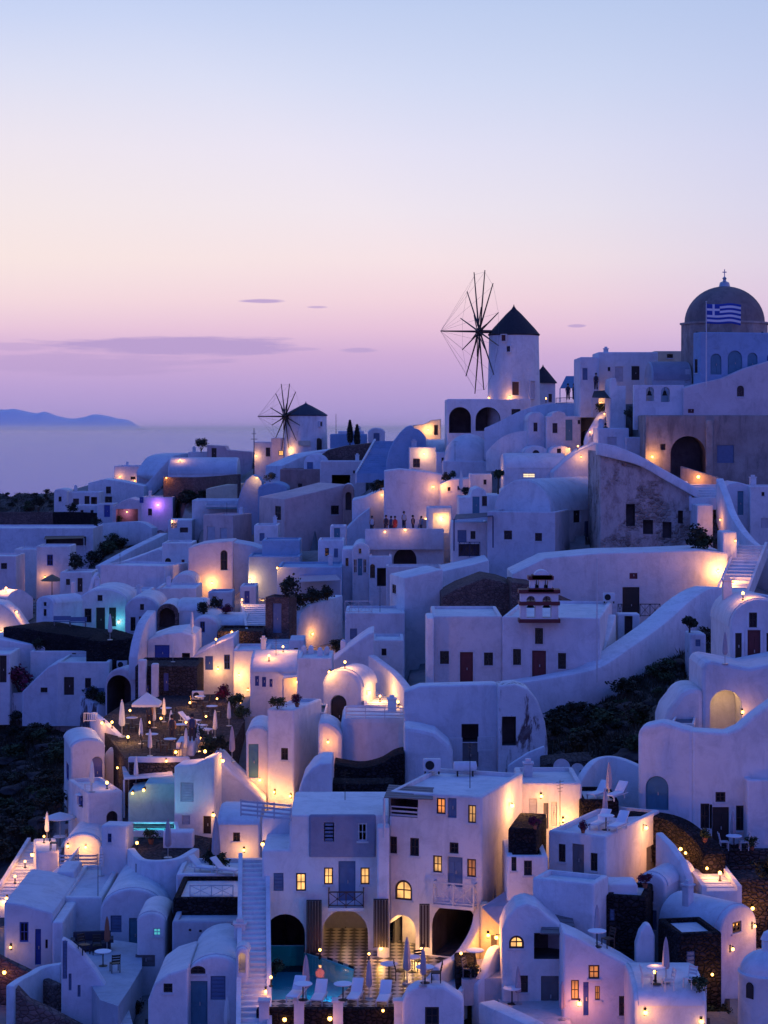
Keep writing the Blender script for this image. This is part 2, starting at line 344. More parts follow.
def H(name, label, x0, x1, yt, yb, d=6, a=0, xs=None, roof='flat', top=None, o=(), m='white', D=None, cat='house', rise=None, down=2.5, grp=None, rm='roofwhite', bev=.11, trim=None):
    ar = R(a); ca, sa = math.cos(ar), math.sin(ar); xn = x0 if a >= 0 else x1
    if D is None: D = G(xn, yb)
    Xn = (xn-CX)*D/F
    def ts(px, dx, dy): k = (px-CX)/F; return (k*D-Xn)/(dx-k*dy)
    if a >= 0: w = ts(x1, ca, sa); ox, oy = Xn, D
    else: w = -ts(x0, ca, sa); ox, oy = Xn-w*ca, D-w*sa
    if xs is not None: d = ts(xs, -sa, ca)
    zb = (HY-yb)*D/F; h = (HY-yt)*D/F-zb
    off = 0 if a >= 0 else w
    if cat not in ('bench','chest','wall panel','pillar'):
        SPOTS.append((xn, yb, D)); SPOTS.append((x1 if a >= 0 else x0, yb, D+abs(sa)*w*.5))
    RECTS.append((min(x0, xs or x0), max(x1, xs or x1), yt, yb, D))
    def fr(px, py): t = ts(px, ca, sa); return t+off, (HY-py)*(D+t*sa)/F-zb, (D+t*sa)
    def sd(px, py): t = ts(px, -sa, ca); return t, (HY-py)*(D+t*ca)/F-zb, (D+t*ca)
    root = empty(name, label, cat, (ox, oy, zb), ar, grp); FOOT.append((ox, oy, ca, sa, w, d, zb-min(down, 2.2)))
    if roof == 'vault':
        rs = (rise*D/F) if rise else min(w/2, h*.75); n = 14
        outl = [(w/2-w/2*math.cos(math.pi*i/n), h-rs+rs*math.sin(math.pi*i/n)) for i in range(n+1)]
    elif top: outl = [fr(px, py)[:2] for px, py in top]; outl[0] = (0, outl[0][1]); outl[-1] = (w, outl[-1][1])
    else: outl = [(0, h), (w, h)]
    bm = bm_new()
    if roof == 'vaultx':
        rs = (rise*D/F) if rise else min(d/2, h*.7); n = 14
        prof = [(d/2-d/2*math.cos(math.pi*i/n), h-rs+rs*math.sin(math.pi*i/n)) for i in range(n+1)]
        prism(bm, [(0, y, z) for y, z in prof]+[(0, d, -down), (0, 0, -down)], (w, 0, 0))
    else: prism(bm, [(x, 0, z) for x, z in outl]+[(w, 0, -down), (0, 0, -down)], (0, d, 0))
    sharp_bevel(bm, bev, 2, -down+.1)
    body = obj('wall', bm, m, root, smooth=22)
    cut = bm_new(); nc = 0
    if roof == 'flat' and not top and min(w, d) > 1.5:
        box(cut, .28, w-.28, .28, d-.28, h-.22, h+1); nc = 1
        bm = bm_new(); box(bm, .285, w-.285, .285, d-.285, h-.4, h-.2); obj('roof', bm, rm, root)
    elif roof in ('vault', 'vaultx'):
        bm = bm_new(); n = 14
        def sect(r2, k): return [(r2*math.cos(math.pi*i/n)*-1, k*math.sin(math.pi*i/n)) for i in range(n+1)]
        if roof == 'vault':
            A = [(w/2+x*(w/2+.05), .3, h-rs+z*(rs+.05)) for x, z in sect(1, 1)]; B = [(w/2+x*(w/2-.02), .3, h-rs+z*(rs-.02)) for x, z in sect(1, 1)]; vec = (0, d-.35, 0)
        else:
            A = [(.2, d/2+x*(d/2+.05), h-rs+z*(rs+.05)) for x, z in sect(1, 1)]; B = [(.2, d/2+x*(d/2-.02), h-rs+z*(rs-.02)) for x, z in sect(1, 1)]; vec = (w-.4, 0, 0)
        va, vb = [[bm.verts.new(p) for p in q] for q in (A, B)]; vc, vd = [[bm.verts.new(Vector(p)+Vector(vec)) for p in q] for q in (A, B)]
        for i in range(n):
            for p, q, fl in ((va, vc, 0), (vb, vd, 1), (va, vb, 1), (vc, vd, 0)): bm.faces.new((p[i], p[i+1], q[i+1], q[i]))
        for k in (0, n): bm.faces.new((va[k], vb[k], vd[k], vc[k]))
        obj('roof', bm, rm, root)
    elif roof == 'dome':
        bm = bm_new(); r = min(w, d)/2-.15; rr = (rise*D/F) if rise else r
        lathe(bm, [(r, h-.3), (r, h+.02)]+[(r*math.cos(t), h+rr*math.sin(t)) for t in [i*math.pi/2/9 for i in range(1, 9)]]+[(.02, h+rr)], 24, (w/2, d/2, 0)); obj('roof', bm, rm, root)
    rq = random.Random(int(x0*7+yb*13))
    if roof in ('flat', 'vault', 'vaultx') and not top and cat == 'house' and w > 2.6 and d > 3 and rq.random() < .4 and m in ('white', 'pink', 'palepink', 'bluewall'):
        cxx, cyy = w*(.2 if rq.random() < .5 else .8), d*rq.uniform(.55, .8); hz = h-(.25 if roof == 'flat' else .45*rs); bm = bm_new(); q = rq.uniform(.2, .3)
        box(bm, cxx-q, cxx+q, cyy-q, cyy+q, hz-.5, h+rq.uniform(.45, .8)); sharp_bevel(bm, .05); zt_ = max(v.co.z for v in bm.verts); box(bm, cxx-q-.06, cxx+q+.06, cyy-q-.06, cyy+q+.06, zt_+.003, zt_+.08); box(bm, cxx-q*.6, cxx+q*.6, cyy-q*.6, cyy+q*.6, zt_+.083, zt_+.26); obj('chimney', bm, 'white', root, smooth=22)
    for op in o:
        t, cx, cy, ow, oh = op[:5]; opt = op[5] if len(op) > 5 else None
        side = (cx < x0) if a > 0 else (cx > x1) if a < 0 else False
        if side:
            y, z, Dl = sd(cx, cy+oh/2); ww = abs(sd(cx+ow/2, cy)[0]-sd(cx-ow/2, cy)[0])
            M = Matrix.Translation((0 if a > 0 else w, y, z)) @ Matrix.Rotation(R(-90 if a > 0 else 90), 4, 'Z')
        else:
            x, z, Dl = fr(cx, cy+oh/2); ww = abs(fr(cx+ow/2, cy)[0]-fr(cx-ow/2, cy)[0]); M = Matrix.Translation((x, 0, z))
        hh = oh*Dl/F; arch = t.startswith('a'); k = t[1:] if arch else t
        out = arch_pts(ww, hh) if arch else [(-ww/2, 0), (ww/2, 0), (ww/2, hh), (-ww/2, hh)]
        dep = .22 if k[0] in 'wW' or k in DOORS else (opt or 2.0)
        if k in ('v', 'V'): dep = opt or 2.0
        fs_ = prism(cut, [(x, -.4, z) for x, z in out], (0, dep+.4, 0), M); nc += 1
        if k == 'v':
            for f_ in fs_: f_.material_index = 1  # void faces get the painted shade tone instead of the wall plaster
        if k in FRAME: window_part(root, M, ww*.985, hh*.985, *FRAME[k], arch=arch)
        elif k in DOORS: door_part(root, M, ww*.985, hh*.985, DOORS[k], arch)
        elif k == 'V': plight('interior_light', M @ Vector((0, dep*.5, hh*.72)), 22*ww*hh/4*(op[6] if len(op) > 6 else 1), parent=root)
        if trim and k in FRAME or (trim and k in DOORS):
            bm = bm_new(); tw = .14
            box(bm, -ww/2-tw, -ww/2-.004, -.03, .02, 0, hh+tw, M); box(bm, ww/2+.004, ww/2+tw, -.03, .02, 0, hh+tw, M); box(bm, -ww/2-.004, ww/2+.004, -.03, .02, hh+.004, hh+tw, M)
            obj('door_frame' if k in DOORS else 'window_frame', bm, trim, root)
    if nc:
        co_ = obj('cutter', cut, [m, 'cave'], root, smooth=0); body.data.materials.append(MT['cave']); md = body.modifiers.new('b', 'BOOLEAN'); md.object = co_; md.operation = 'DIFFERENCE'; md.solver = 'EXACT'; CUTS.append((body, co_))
    else: cut.free()
    return root
def apply_cuts():
    dg = bpy.context.evaluated_depsgraph_get(); dg.update(); new = []
    for b, c in CUTS: new.append(bpy.data.meshes.new_from_object(b.evaluated_get(dg)))
    for (b, c), me in zip(CUTS, new):
        if len(me.polygons) < 4: print('BOOL FAIL', b.parent['label'])
        else:
            b.data = me; b.data.materials.clear() if False else None
            me.shade_smooth(); me.set_sharp_from_angle(angle=R(22))
        b.modifiers.clear(); bpy.data.objects.remove(c)
    CUTS.clear()
def catmull(pts, k=5):
    if len(pts) < 3: return pts
    p = [pts[0]]+list(pts)+[pts[-1]]; out = []
    for i in range(1, len(p)-2):
        a, b, c, d = (np.array(q, float) for q in p[i-1:i+3])
        for j in range(k):
            t = j/k; out.append(tuple(.5*(2*b+(c-a)*t+(2*a-5*b+4*c-d)*t*t+(3*b-a-3*c+d)*t**3)))
    return out+[tuple(pts[-1])]
def Wl(name, label, pts, th=.45, m='white', cat='wall', curve=True, down=1.0, grp=None, bev=.1):
    """wall along (px, y top, y bottom[, D]) points"""
    q = [(p[0], p[1], p[2], p[3] if len(p) > 3 else G(p[0], p[2])) for p in pts]
    if curve: q = catmull(q)
    for i in range(0, len(q), 3): SPOTS.append((q[i][0], q[i][2], q[i][3]))
    for (xa, ta, ba, da), (xb, tb, bb, db) in zip(q, q[1:]): RECTS.append((min(xa, xb), max(xa, xb), max(ta, tb), min(ba, bb), min(da, db)))
    top = [P(x, yt, D) for x, yt, yb, D in q]; bot = [P(x, yb, D) for x, yt, yb, D in q]; bm = bm_new(); n = len(q); A = []
    org = bot[0].copy()
    for i in range(n):
        t = (top[min(i+1, n-1)]-top[max(i-1, 0)]); t.z = 0; t.normalize(); nn = Vector((-t.y, t.x, 0))*th
        zt, zb = top[i].z, bot[i].z-down; b = Vector((top[i].x, top[i].y, 0))
        A.append([bm.verts.new(v-org) for v in (b+Vector((0, 0, zb)), b+Vector((0, 0, zt)), b+nn+Vector((0, 0, zt)), b+nn+Vector((0, 0, zb)))])
    for u, v in zip(A, A[1:]):
        for k in range(4): bm.faces.new((u[k], v[k], v[(k+1) % 4], u[(k+1) % 4]))
    bm.faces.new(A[0]); bm.faces.new(A[-1][::-1])
    sharp_bevel(bm, min(bev, th*.3), 2, ang=40)
    return tag(obj(name, bm, m, loc=org), label, cat, grp)
def plane_pt(px, py, z): D = z*F/(HY-py); return Vector(((px-CX)*D/F, D, z))
def T(name, poly, ref, th=.25, m='roofwhite', kind='structure', label=None, cat=None):
    z = (HY-ref[0])*ref[1]/F; bm = bm_new(); prism(bm, [plane_pt(x, y, z) for x, y in poly], (0, 0, -th))
    o = obj(name, bm, m, smooth=0)
    if kind: o['kind'] = kind
    if label: tag(o, label, cat)
    return o
def S(name, label, p0, p1, w, n, m='roofwhite', grp=None, sides=True):
    """flight of n steps from p0 (bottom) to p1 (top)"""
    a, b = P(*p0), P(*p1); dx = Vector((b.x-a.x, b.y-a.y, 0)); L = dx.length; dx.normalize(); s = Vector((-dx.y, dx.x, 0)); rise = (b.z-a.z)/n; run = L/n
    M = Matrix(((dx.x, s.x, 0, 0), (dx.y, s.y, 0, 0), (0, 0, 1, 0), (0, 0, 0, 1)))
    root = empty(name, label, 'staircase', a, 0, grp); bm = bm_new()
    for i in range(n): box(bm, i*run, (i+1)*run+.02, -w/2, w/2, rise*i-.9, rise*(i+1), M)
    obj('step_flight', bm, m, root, smooth=0)
    if sides:
        for sg in (-1, 1):
            bm = bm_new(); y0, y1 = (w/2+.003, w/2+.22) if sg > 0 else (-w/2-.22, -w/2-.003)
            prism(bm, [(0, y0, -1), (L, y0, b.z-a.z-1), (L, y0, b.z-a.z+.28), (0, y0, .28)], (0, y1-y0, 0), M); obj('side_kerb', bm, 'white', root, smooth=0)
    return root
# ------------------------------------------------------------------ sea, far island
def sea():
    bm = bm_new(); prism(bm, [(-150000, 150, -110), (150000, 150, -110), (150000, 200000, -110), (-150000, 200000, -110)], (0, 0, -.5))
    m, nt, b = nmat('seawater'); L = nt.links.new
    b.inputs['Base Color'].default_value = (.045, .08, .5, 1); b.inputs['Specular IOR Level'].default_value = .06; b.inputs['Roughness'].default_value = .25; b.inputs['IOR'].default_value = 1.33
    n = node(nt, 'ShaderNodeTexNoise', Scale=.05, Detail=6.0, Roughness=.6); L(wpos(nt, (.5, 1.4, 1)), n.inputs[0])
    bp = node(nt, 'ShaderNodeBump', Strength=.6, Distance=4.0); L(n.outputs[0], bp.inputs['Height']); L(bp.outputs[0], b.inputs['Normal'])
    struct('sea', bm, 'seawater')
    bm = bm_new(); D0 = 150000.0
    rid = [(-420,418),(-300,412),(-200,414),(-110,407),(-60,411),(-20,409),(5,409.5),(15,409),(35,413),(45,411.8),(58,416),(72,418.5),(84,417),(95,414.3),(108,416),(118,418.5),(128,420),(137,425),(142,428.5)]
    rid = catmull(rid, 6); rows = []
    for k, (s, dd) in enumerate(((0, -5000), (.45, -3000), (.8, -1400), (1, 0), (.6, 2500), (0, 6000))):
        row = []
        for i, (px, py) in enumerate(rid):
            x = (px-CX)*D0/F; h = (HY-py)*D0/F+110
            j = mnoise.noise(Vector((px*.13, k*1.7, 0)))*60*(0 < s < 1); row.append(bm.verts.new((x, D0+dd, -111+max(0, h*s+j*min(1, h/200)))))
        rows.append(row)
    for a, b in zip(rows, rows[1:]):
        for i in range(len(a)-1): bm.faces.new((a[i], a[i+1], b[i+1], b[i]))
    m, nt, b = nmat('islandrock'); b.inputs['Base Color'].default_value = (.78, .7, .78, 1); b.inputs['Roughness'].default_value = 1  # rock lightened to lavender, distance haze put into its colour
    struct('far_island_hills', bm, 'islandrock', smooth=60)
sea()

# ------------------------------------------------------------------ windmills
def windmill(label, x0, x1, yt, yb, D, apex, hub, Rpx, ratio, pole, thatch, extras, eave=2.0):
    c = P((x0+x1)/2, yb, D); r = (x1-x0)/2*D/F; h = (yb-yt)*D/F
    root = empty('windmill', label, 'windmill', c)
    bm = bm_new(); n = 40
    lathe(bm, [(r*1.05, -3), (r*1.03, 0), (r*1.01, h*.4), (r*.985, h*.8), (r*.98, h)], n)
    tower = obj('tower', bm, 'white', root)
    rh = (yt-apex)*D/F; e = r+eave*D/F*.4
    bm = bm_new(); lathe(bm, [(e-.1, h-.22), (e, h-.1), (e*.8, h+rh*.2), (e*.55, h+rh*.46), (e*.3, h+rh*.72), (e*.1, h+rh*.9), (.09, h+rh), (.02, h+rh+.25)], n, wob=.012); obj('roof', bm, thatch, root)
    cut = bm_new()
    for k, cx, cy, w, hh, m1 in extras:
        xx = (cx-(x0+x1)/2)*D/F; y = -math.sqrt(max(.05, r*r*1.04-xx*xx))-.2; ang = math.atan2(xx, -y); M = Matrix.Translation((xx*1.0, y-.05, (yb-cy-hh/2)*D/F)) @ Matrix.Rotation(ang, 4, 'Z')
        ww, h2 = w*D/F, hh*D/F
        bm = bm_new(); o_ = arch_pts(ww, h2) if k == 'adoor' else [(-ww/2, 0), (ww/2, 0), (ww/2, h2), (-ww/2, h2)]
        if k == 'patch': prism(bm, [(x*1, .0, z) for x, z in o_], (0, .3, 0), M); obj('stone_patch', bm, m1, root); continue
        prism(bm, [(x, .12, z) for x, z in o_], (0, .25, 0), M); pn = obj('door' if 'door' in k else 'window', bm, m1, root)
        bm = bm_new(); t = .1; box(bm, -ww/2-t, -ww/2, -.04, .4, 0, h2, M); box(bm, ww/2, ww/2+t, -.04, .4, 0, h2, M); box(bm, -ww/2-t, ww/2+t, -.06, .4, -t, 0, M)
        if k != 'adoor': box(bm, -ww/2-t, ww/2+t, -.04, .4, h2, h2+t, M)
        obj('frame', bm, 'white', pn)
    # wheel
    b = math.asin(ratio); off = ((x0+x1)/2-hub[0])*D/F/math.cos(b); cz = (yb-hub[1])*D/F
    nrm = Vector((-math.cos(b), -math.sin(b), 0)); tx = Vector((math.sin(b), -math.cos(b), 0)); cen = nrm*off+Vector((0, 0, cz)); RR = Rpx*D/F
    bm = bm_new(); tube(bm, Vector((0, 0, cz)), cen+nrm*.5, .2, .2, 8); tube(bm, cen-nrm*.25, cen+nrm*.45, .5, .42, 10)
    wheel = obj('wheel_hub', bm, 'darkwood', root)
    for i in range(12):
        an = R(15+30*i); d = tx*math.sin(an)+Vector((0, 0, math.cos(an))); rr = RR*(1+.03*math.sin(i*2.3))
        bm = bm_new(); tube(bm, cen+nrm*.12*(i % 2), cen+d*rr+nrm*.12*(i % 2), .115, .06, 5); tube(bm, cen+d*rr*.1+nrm*.25, cen+d*rr*.4+nrm*.1, .07, .05, 5); obj('spoke', bm, 'darkwood', wheel)
    pl = (hub[0]-pole)*D/F/math.cos(b); tip = cen+nrm*pl
    bm = bm_new(); tube(bm, cen, tip, .15, .08, 6); obj('bowsprit', bm, 'darkwood', wheel)
    bm = bm_new()
    for i in range(12):
        an = R(15+30*i); d = tx*math.sin(an)+Vector((0, 0, math.cos(an))); tube(bm, tip, cen+d*RR*.97, .012, .012, 3)
        an2 = R(45+30*i); d2 = tx*math.sin(an2)+Vector((0, 0, math.cos(an2))); tube(bm, cen+d*RR*.97, cen+d2*RR*.97, .012, .012, 3)
    obj('rope_stays', bm, 'greywood', wheel)
    return root
windmill('tall white windmill with pointed black roof and a wheel of bare spokes', 488.4, 539.3, 334, 400, 236, 306.5, (479.5, 332), 62, .26, 440, 'thatch',
         [('window', 502, 339, 4.5, 6, 'maroon'), ('window', 506.7, 350, 3.5, 5.5, 'glass'), ('door', 513.7, 389, 6.5, 13, 'wood'), ('door', 531, 390, 6.5, 17, 'dw' if 'dw' in MT else 'shutter')])
windmill('smaller distant windmill with blue-grey cap and arched dark door', 284.7, 327, 414.5, 452, 300, 403, (286.3, 416.5), 33.5, .48, 259.5, 'thatchblue',
         [('window', 321.7, 424, 3, 4.5, 'glass'), ('adoor', 320, 444.5, 7, 13, 'darkwood'), ('patch', 305, 443, 12, 5, 'cream')])

# ------------------------------------------------------------------ the grey domed church on the right skyline
def church():
    D = 212; c = P(724.5, 356, D); r = 43.5*D/F; root = empty('domed_church', 'big grey-brown domed church on the skyline behind the flag', 'church', c)
    k = D/F; bm = bm_new(); lathe(bm, [(r, -7), (r, 0), (r*.995, 31*k), (r*1.03, 31.2*k), (r*1.03, 33*k), (r*.95, 33.4*k)], 12)
    obj('drum', bm, 'drum', root, smooth=20)
    rd = 39.7*k; zb = 33.2*k; bm = bm_new(); lathe(bm, [(rd*1.02, zb-.1), (rd, zb)]+[(rd*math.cos(t), zb+36.5*k*math.sin(t)) for t in [i*math.pi/2/12 for i in range(1, 12)]]+[(.3, zb+36.5*k)], 36); dm = obj('dome', bm, 'domegrey', root, smooth=60)
    bm = bm_new(); z = zb+36*k; lathe(bm, [(.62, z), (.5, z+.45), (.2, z+.6), (.16, z+.75), (.24, z+.9), (.1, z+1.05), (.03, z+1.1)], 10); box(bm, -.045, .045, -.04, .04, z+1.05, z+1.85); box(bm, -.22, -.05, -.035, .035, z+1.5, z+1.6); box(bm, .05, .22, -.035, .035, z+1.5, z+1.6); obj('cross_finial', bm, 'steel', dm)
    for px in (692, 700, 745, 758):
        x = (px-724.5)*k; y = -math.sqrt(r*r-x*x)*.985; M = Matrix.Translation((x, y, 3*k)) @ Matrix.Rotation(math.atan2(x, -y), 4, 'Z')
        bm = bm_new(); prism(bm, [(a_, .04, b_) for a_, b_ in arch_pts(3.6*k, 20*k)], (0, .25, 0), M); w = obj('window', bm, 'dark', root)
        bm = bm_new(); box(bm, -2.4*k, -1.85*k, -.06, .3, 0, 16*k, M); box(bm, 1.85*k, 2.4*k, -.06, .3, 0, 16*k, M); obj('frame', bm, 'oldstone', w)
church()
H('blue_chapel', 'blue painted house with three arches in front of the big dome', 700, 790, 332, 378, d=6, a=12, xs=693, D=204, m='bluewall', cat='chapel',
  o=[('adt', 716, 364, 11, 21), ('adt', 735, 362.5, 14.5, 24), ('adt', 752.5, 363.5, 10, 22), ('adb', 772, 363.5, 10, 22), ('w', 696, 366, 3, 14)])
def flag():
    D = 199; b = P(706.3, 378, D); root = empty('flagpole', 'white flagpole rising in front of the big grey dome', 'flagpole', b); k = D/F
    bm = bm_new(); tube(bm, (0, 0, -1), (0, 0, 75.5*k), .07, .045, 8); obj('pole', bm, 'trim', root); bm = bm_new(); lathe(bm, [(.02, 75.4*k), (.1, 75.9*k), (.1, 76.4*k), (.02, 77*k)], 10); obj('finial', bm, 'steel', root)
    W, Hh, z0 = 34*k, 19.5*k, 54.5*k; nx, nz = 48, 18; bm = bm_new(); g = []
    for j in range(nz+1):
        row = []
        for i in range(nx+1):
            u, v = i/nx, j/nz; y = .16*math.sin(u*9+v*.8)*(.25+u); dz = -.12*math.sin(u*7)*u-.25*u*(1-v)*.5; row.append(bm.verts.new((.06+u*W, y, z0+v*Hh+dz)))
        g.append(row)
    for j in range(nz):
        for i in range(nx):
            f = bm.faces.new((g[j][i], g[j][i+1], g[j+1][i+1], g[j+1][i])); s = j//2; blue = s % 2 == 0
            if s >= 4 and i < 18: ci, cj = i, j-8; blue = not (8 <= i < 11 or 12 <= j < 14)
            f.material_index = 1 if blue else 0
    o = obj('flag', bm, ['cushion', 'flagblue'], None, b, fix=False); md = o.modifiers.new('s', 'SOLIDIFY'); md.thickness = .012
    tag(o, 'blue and white striped flag with a cross flying before the dome', 'flag')
flag()

# ------------------------------------------------------------------ bell gables
def belfry(name, label, D, x0, x1, y0, yb, tiers, trim, d=1.0):
    """tiers: (xl, xr, ytop, [(cx, w, ytop, ybot)]) pierced arches"""
    c = P((x0+x1)/2, yb, D); k = D/F; root = empty(name, label, 'bell tower', c); cx0 = (x0+x1)/2
    for xl, xr, yt, yb2, holes, dome in tiers:
        X = lambda px: (px-cx0)*k
        Z = lambda py: (yb-py)*k
        bm = bm_new(); outl = [(X(xl), 0, Z(yb2)), (X(xr), 0, Z(yb2))]
        if dome: outl += [(X((xl+xr)/2)+(X(xr)-X(xl))/2*math.cos(t), 0, Z(yt)+dome*k*math.sin(t)) for t in [math.pi*i/10 for i in range(11)]]
        else: outl += [(X(xr), 0, Z(yt)), (X(xl), 0, Z(yt))]
        prism(bm, outl, (0, d, 0)); sharp_bevel(bm, .05); w = obj('wall', bm, 'white', root); cut = bm_new()
        for hx, hw, hy0, hy1 in holes:
            M = Matrix.Translation((X(hx), 0, Z(hy1))); prism(cut, [(a_, -.5, b_) for a_, b_ in arch_pts(hw*k, (hy1-hy0)*k)], (0, d+1, 0), M)
            bm = bm_new(); lathe(bm, [(.02, .5), (.1, .48), (.16, .35), (.2, .15), (.3, 0), (.27, -.01)], 12, (X(hx), d/2, Z(hy0)-.85)); tube(bm, (X(hx), d/2, Z(hy0)-.4), (X(hx), d/2, Z(hy0)+.1), .03); obj('bell', bm, 'bell', root)
        if holes:
            c_ = obj('cutter', cut, 'white', root, smooth=0); md = w.modifiers.new('b', 'BOOLEAN'); md.object = c_; md.operation = 'DIFFERENCE'; md.solver = 'EXACT'; CUTS.append((w, c_))
        if trim:
            bm = bm_new(); t = .26
            for yy in (yb2, yt): box(bm, X(xl)-.12, X(xr)+.12, -.12, d+.12, Z(yy)-t/2, Z(yy)+t/2)
            if yb2-yt > 20: box(bm, X(xl)-.1, X(xr)+.1, -.1, d+.1, Z(yt+12)-t/2, Z(yt+12)+t/2)
            obj('moulding', bm, trim, root)
    return root
belfry('bell_gable', 'small white bell gable with dark red mouldings on the long house roof', 140.1, 520.5, 558.5, 560, 621,
       [(520.5, 558.5, 591.5, 621, [(531, 9, 596, 618), (547, 9, 596, 618)], 0), (530, 552, 578, 590, [(537, 4, 580, 589.5), (546, 4, 580, 589.5)], 0), (534, 550, 577, 577.5, [], 7)], 'maroon')
belfry('bell_gable', 'low pale bell wall holding dark bells below the blue vaulted roof', 203.5, 634, 684, 384, 430,
       [(634, 684, 385, 430, [(650, 8, 387, 401), (665.5, 9, 387, 402)], 0)], None)
# ------------------------------------------------------------------ houses: skyline and upper slope
h = 'white_house'
H('windmill_terrace_house', 'white house with two deep arches carrying the tall windmill', 447, 531, 399, 436, d=9, D=232, o=[('av', 460, 420, 22, 26, 4), ('av', 488, 419, 25, 24, 4), ('w', 516, 412, 9, 6)])
H(h, 'cubic white skyline house with two shuttered doors between windmill and dome', 598, 658, 352, 394, D=217, o=[('dw', 619, 374, 8, 15), ('d', 635.5, 373, 8, 14), ('w', 609, 369, 2.5, 4), ('w', 648, 374, 2.5, 5)])
H(h, 'low bluish house end beside the cubic skyline house', 580, 599, 357, 394, D=214, d=7, o=[('ws', 585, 374, 5, 12)])
H('cream_house', 'small cream block behind the blue-grey vault on the skyline', 654, 686, 351, 372, D=222, m='cream', o=[('w', 670, 356, 6, 4)])
H('vaulted_house', 'blue-grey barrel vault just left of the blue chapel', 652, 692, 361, 388, D=208, roof='vaultx', m='greywhite', rm='greyblue', d=6, o=[('dw', 688, 376, 5, 14)])
H('pink_house', 'long pale pink wall house beneath the blue chapel', 683, 800, 373, 425, D=203, d=8, m='palepink', top=[(683, 388), (700, 383), (722, 378), (745, 368), (800, 352)], o=[('aw', 740.5, 391, 7, 11), ('dm', 691, 411, 6, 4)])
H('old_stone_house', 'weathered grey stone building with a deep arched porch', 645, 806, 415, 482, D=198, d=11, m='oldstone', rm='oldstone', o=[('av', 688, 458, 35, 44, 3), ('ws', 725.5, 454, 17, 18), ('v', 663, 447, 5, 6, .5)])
H('porch_pillar', 'square stone pillar right of the arched porch', 706, 713, 420, 482, D=197.6, d=.35, m='oldstone', cat='pillar')
H('roof_pillar', 'tall slim white pillar wall beside the dark pergola', 610, 626, 386, 432, D=207, d=5, top=[(610, 388), (611, 378), (616, 378), (617, 386), (626, 386)])
H(h, 'white garden block with a pale hatch below the small tree', 598, 629, 428, 456, D=203, d=5, o=[('wg', 612, 441, 9, 8)])
H(h, 'low white planter block between the garden block and grey stone building', 626, 646, 437, 458, D=202, d=4)
H('vaulted_house', 'narrow arched white house end, left of a twin', 528, 545.5, 412, 456, D=217, d=9, roof='vault', o=[('w', 535.5, 427, 4, 9)])
H(h, 'white house with teal door and arched pediment below the windmill', 546, 581, 413, 457, D=216, d=7, top=[(546, 416), (551, 416), (552, 413), (558.5, 410.5), (565, 413), (566, 416), (581, 416)], o=[('w', 555, 428, 5, 10), ('dt', 569, 430, 7, 21), ('w', 579, 422, 2.5, 4)])
H('vaulted_house', 'tiny vaulted annex under the teal-doored house', 549, 571, 446, 462, D=213, d=5, roof='vault', rise=7, o=[('w', 559, 451, 4, 5)])
H('vaulted_house', 'low arched annex with half-round window under the twin arches', 524, 548, 446, 462, D=214, d=5, roof='vault', rise=7, o=[('aw', 536, 453, 7, 6)])
Wl('retaining_wall', 'long white sloping retaining wall right below the windmill house', [(484, 428, 452, 226), (500, 421, 448, 225), (520, 411, 446, 224), (545, 404, 440, 223), (580, 403, 430, 221), (608, 405, 430, 219)], th=4)
Wl('stepped_wall', 'lamp-lit diagonal wall climbing past the white garden block', [(572, 466, 480, 210), (585, 446, 470, 209), (600, 424, 455, 210), (614, 404, 440, 212)], th=1.2)
Wl('terrace_wall', 'curved low white wall between the dome and the twin arches', [(486, 452, 462, 222), (498, 440, 462, 220), (512, 433, 462, 219), (530, 430, 462, 218)], th=5)
H('vaulted_house', 'long low barrel vault with one glowing window', 504, 567, 454, 482, D=208, d=7, roof='vaultx', rise=14, o=[('wm', 529, 475.5, 13, 5)])
H('domed_house', 'blue-white domed house below the windmill terrace', 443, 497, 461, 478, D=226, d=6.1, roof='dome', rise=27)
H('vaulted_house', 'ribbed barrel roof left of the blue-white dome', 412, 462, 440, 462, D=240, d=8, roof='vaultx', rise=14)
H(h, 'lamp-lit small white house front left of the dome', 409, 436, 447, 474, D=231, d=5, o=[('w', 416.5, 463, 7, 9)])
H('cream_house', 'glowing yellow rooftop room at the head of the blue flank', 413, 441, 419, 440, D=248, d=6, m='cream', top=[(413, 425), (425, 424), (432, 420), (441, 419)], o=[('v', 436, 430, 4, 10, .6)])
H('flank_wall', 'tall curved blue flank wall beside the long stairway', 386, 426, 424, 474, D=235, d=7, m='bluewall', top=[(386, 464), (389, 452), (394, 441), (400, 433), (406, 427), (411, 425), (414, 428), (420, 430), (426, 437)], cat='wall')  # skylight blue of this left-facing wall put into its plaster colour
S('staircase', 'long bluish stairway left of the curved blue flank', (371, 475, 238), (389, 441, 256), 3.4, 18, m='bluewall')
H('stone_terrace', 'dark stone mound terrace beside the long stairway', 318, 381, 443, 464, D=264, d=9, m='brownstone', top=[(318, 457), (328, 450), (345, 446), (381, 442)], cat='terrace')
H(h, 'long low white house under the dark stone mound', 320, 366, 461, 486, D=256, d=6, o=[('w', 354, 472, 2, 3), ('w', 361, 472, 2, 3)])
H('vaulted_house', 'small skyline vault with pale blue door near the cypresses', 368, 385, 428, 446, D=282, d=6, roof='vault', rise=5, o=[('ws', 376.5, 438, 6, 10)])
H('blue_house', 'low blue-roofed house behind the two cypresses', 330, 367, 434, 448, D=288, d=7, m='bluewall', rm='bluewall')
H(h, 'low pale house right behind the small windmill', 338, 364, 431, 446, D=296, d=5)
H('vaulted_house', 'white vault with dark doorway in front of the small windmill', 304, 328, 454, 480, D=262, d=7, roof='vault', rise=9, o=[('ws', 310, 466, 6, 8)])
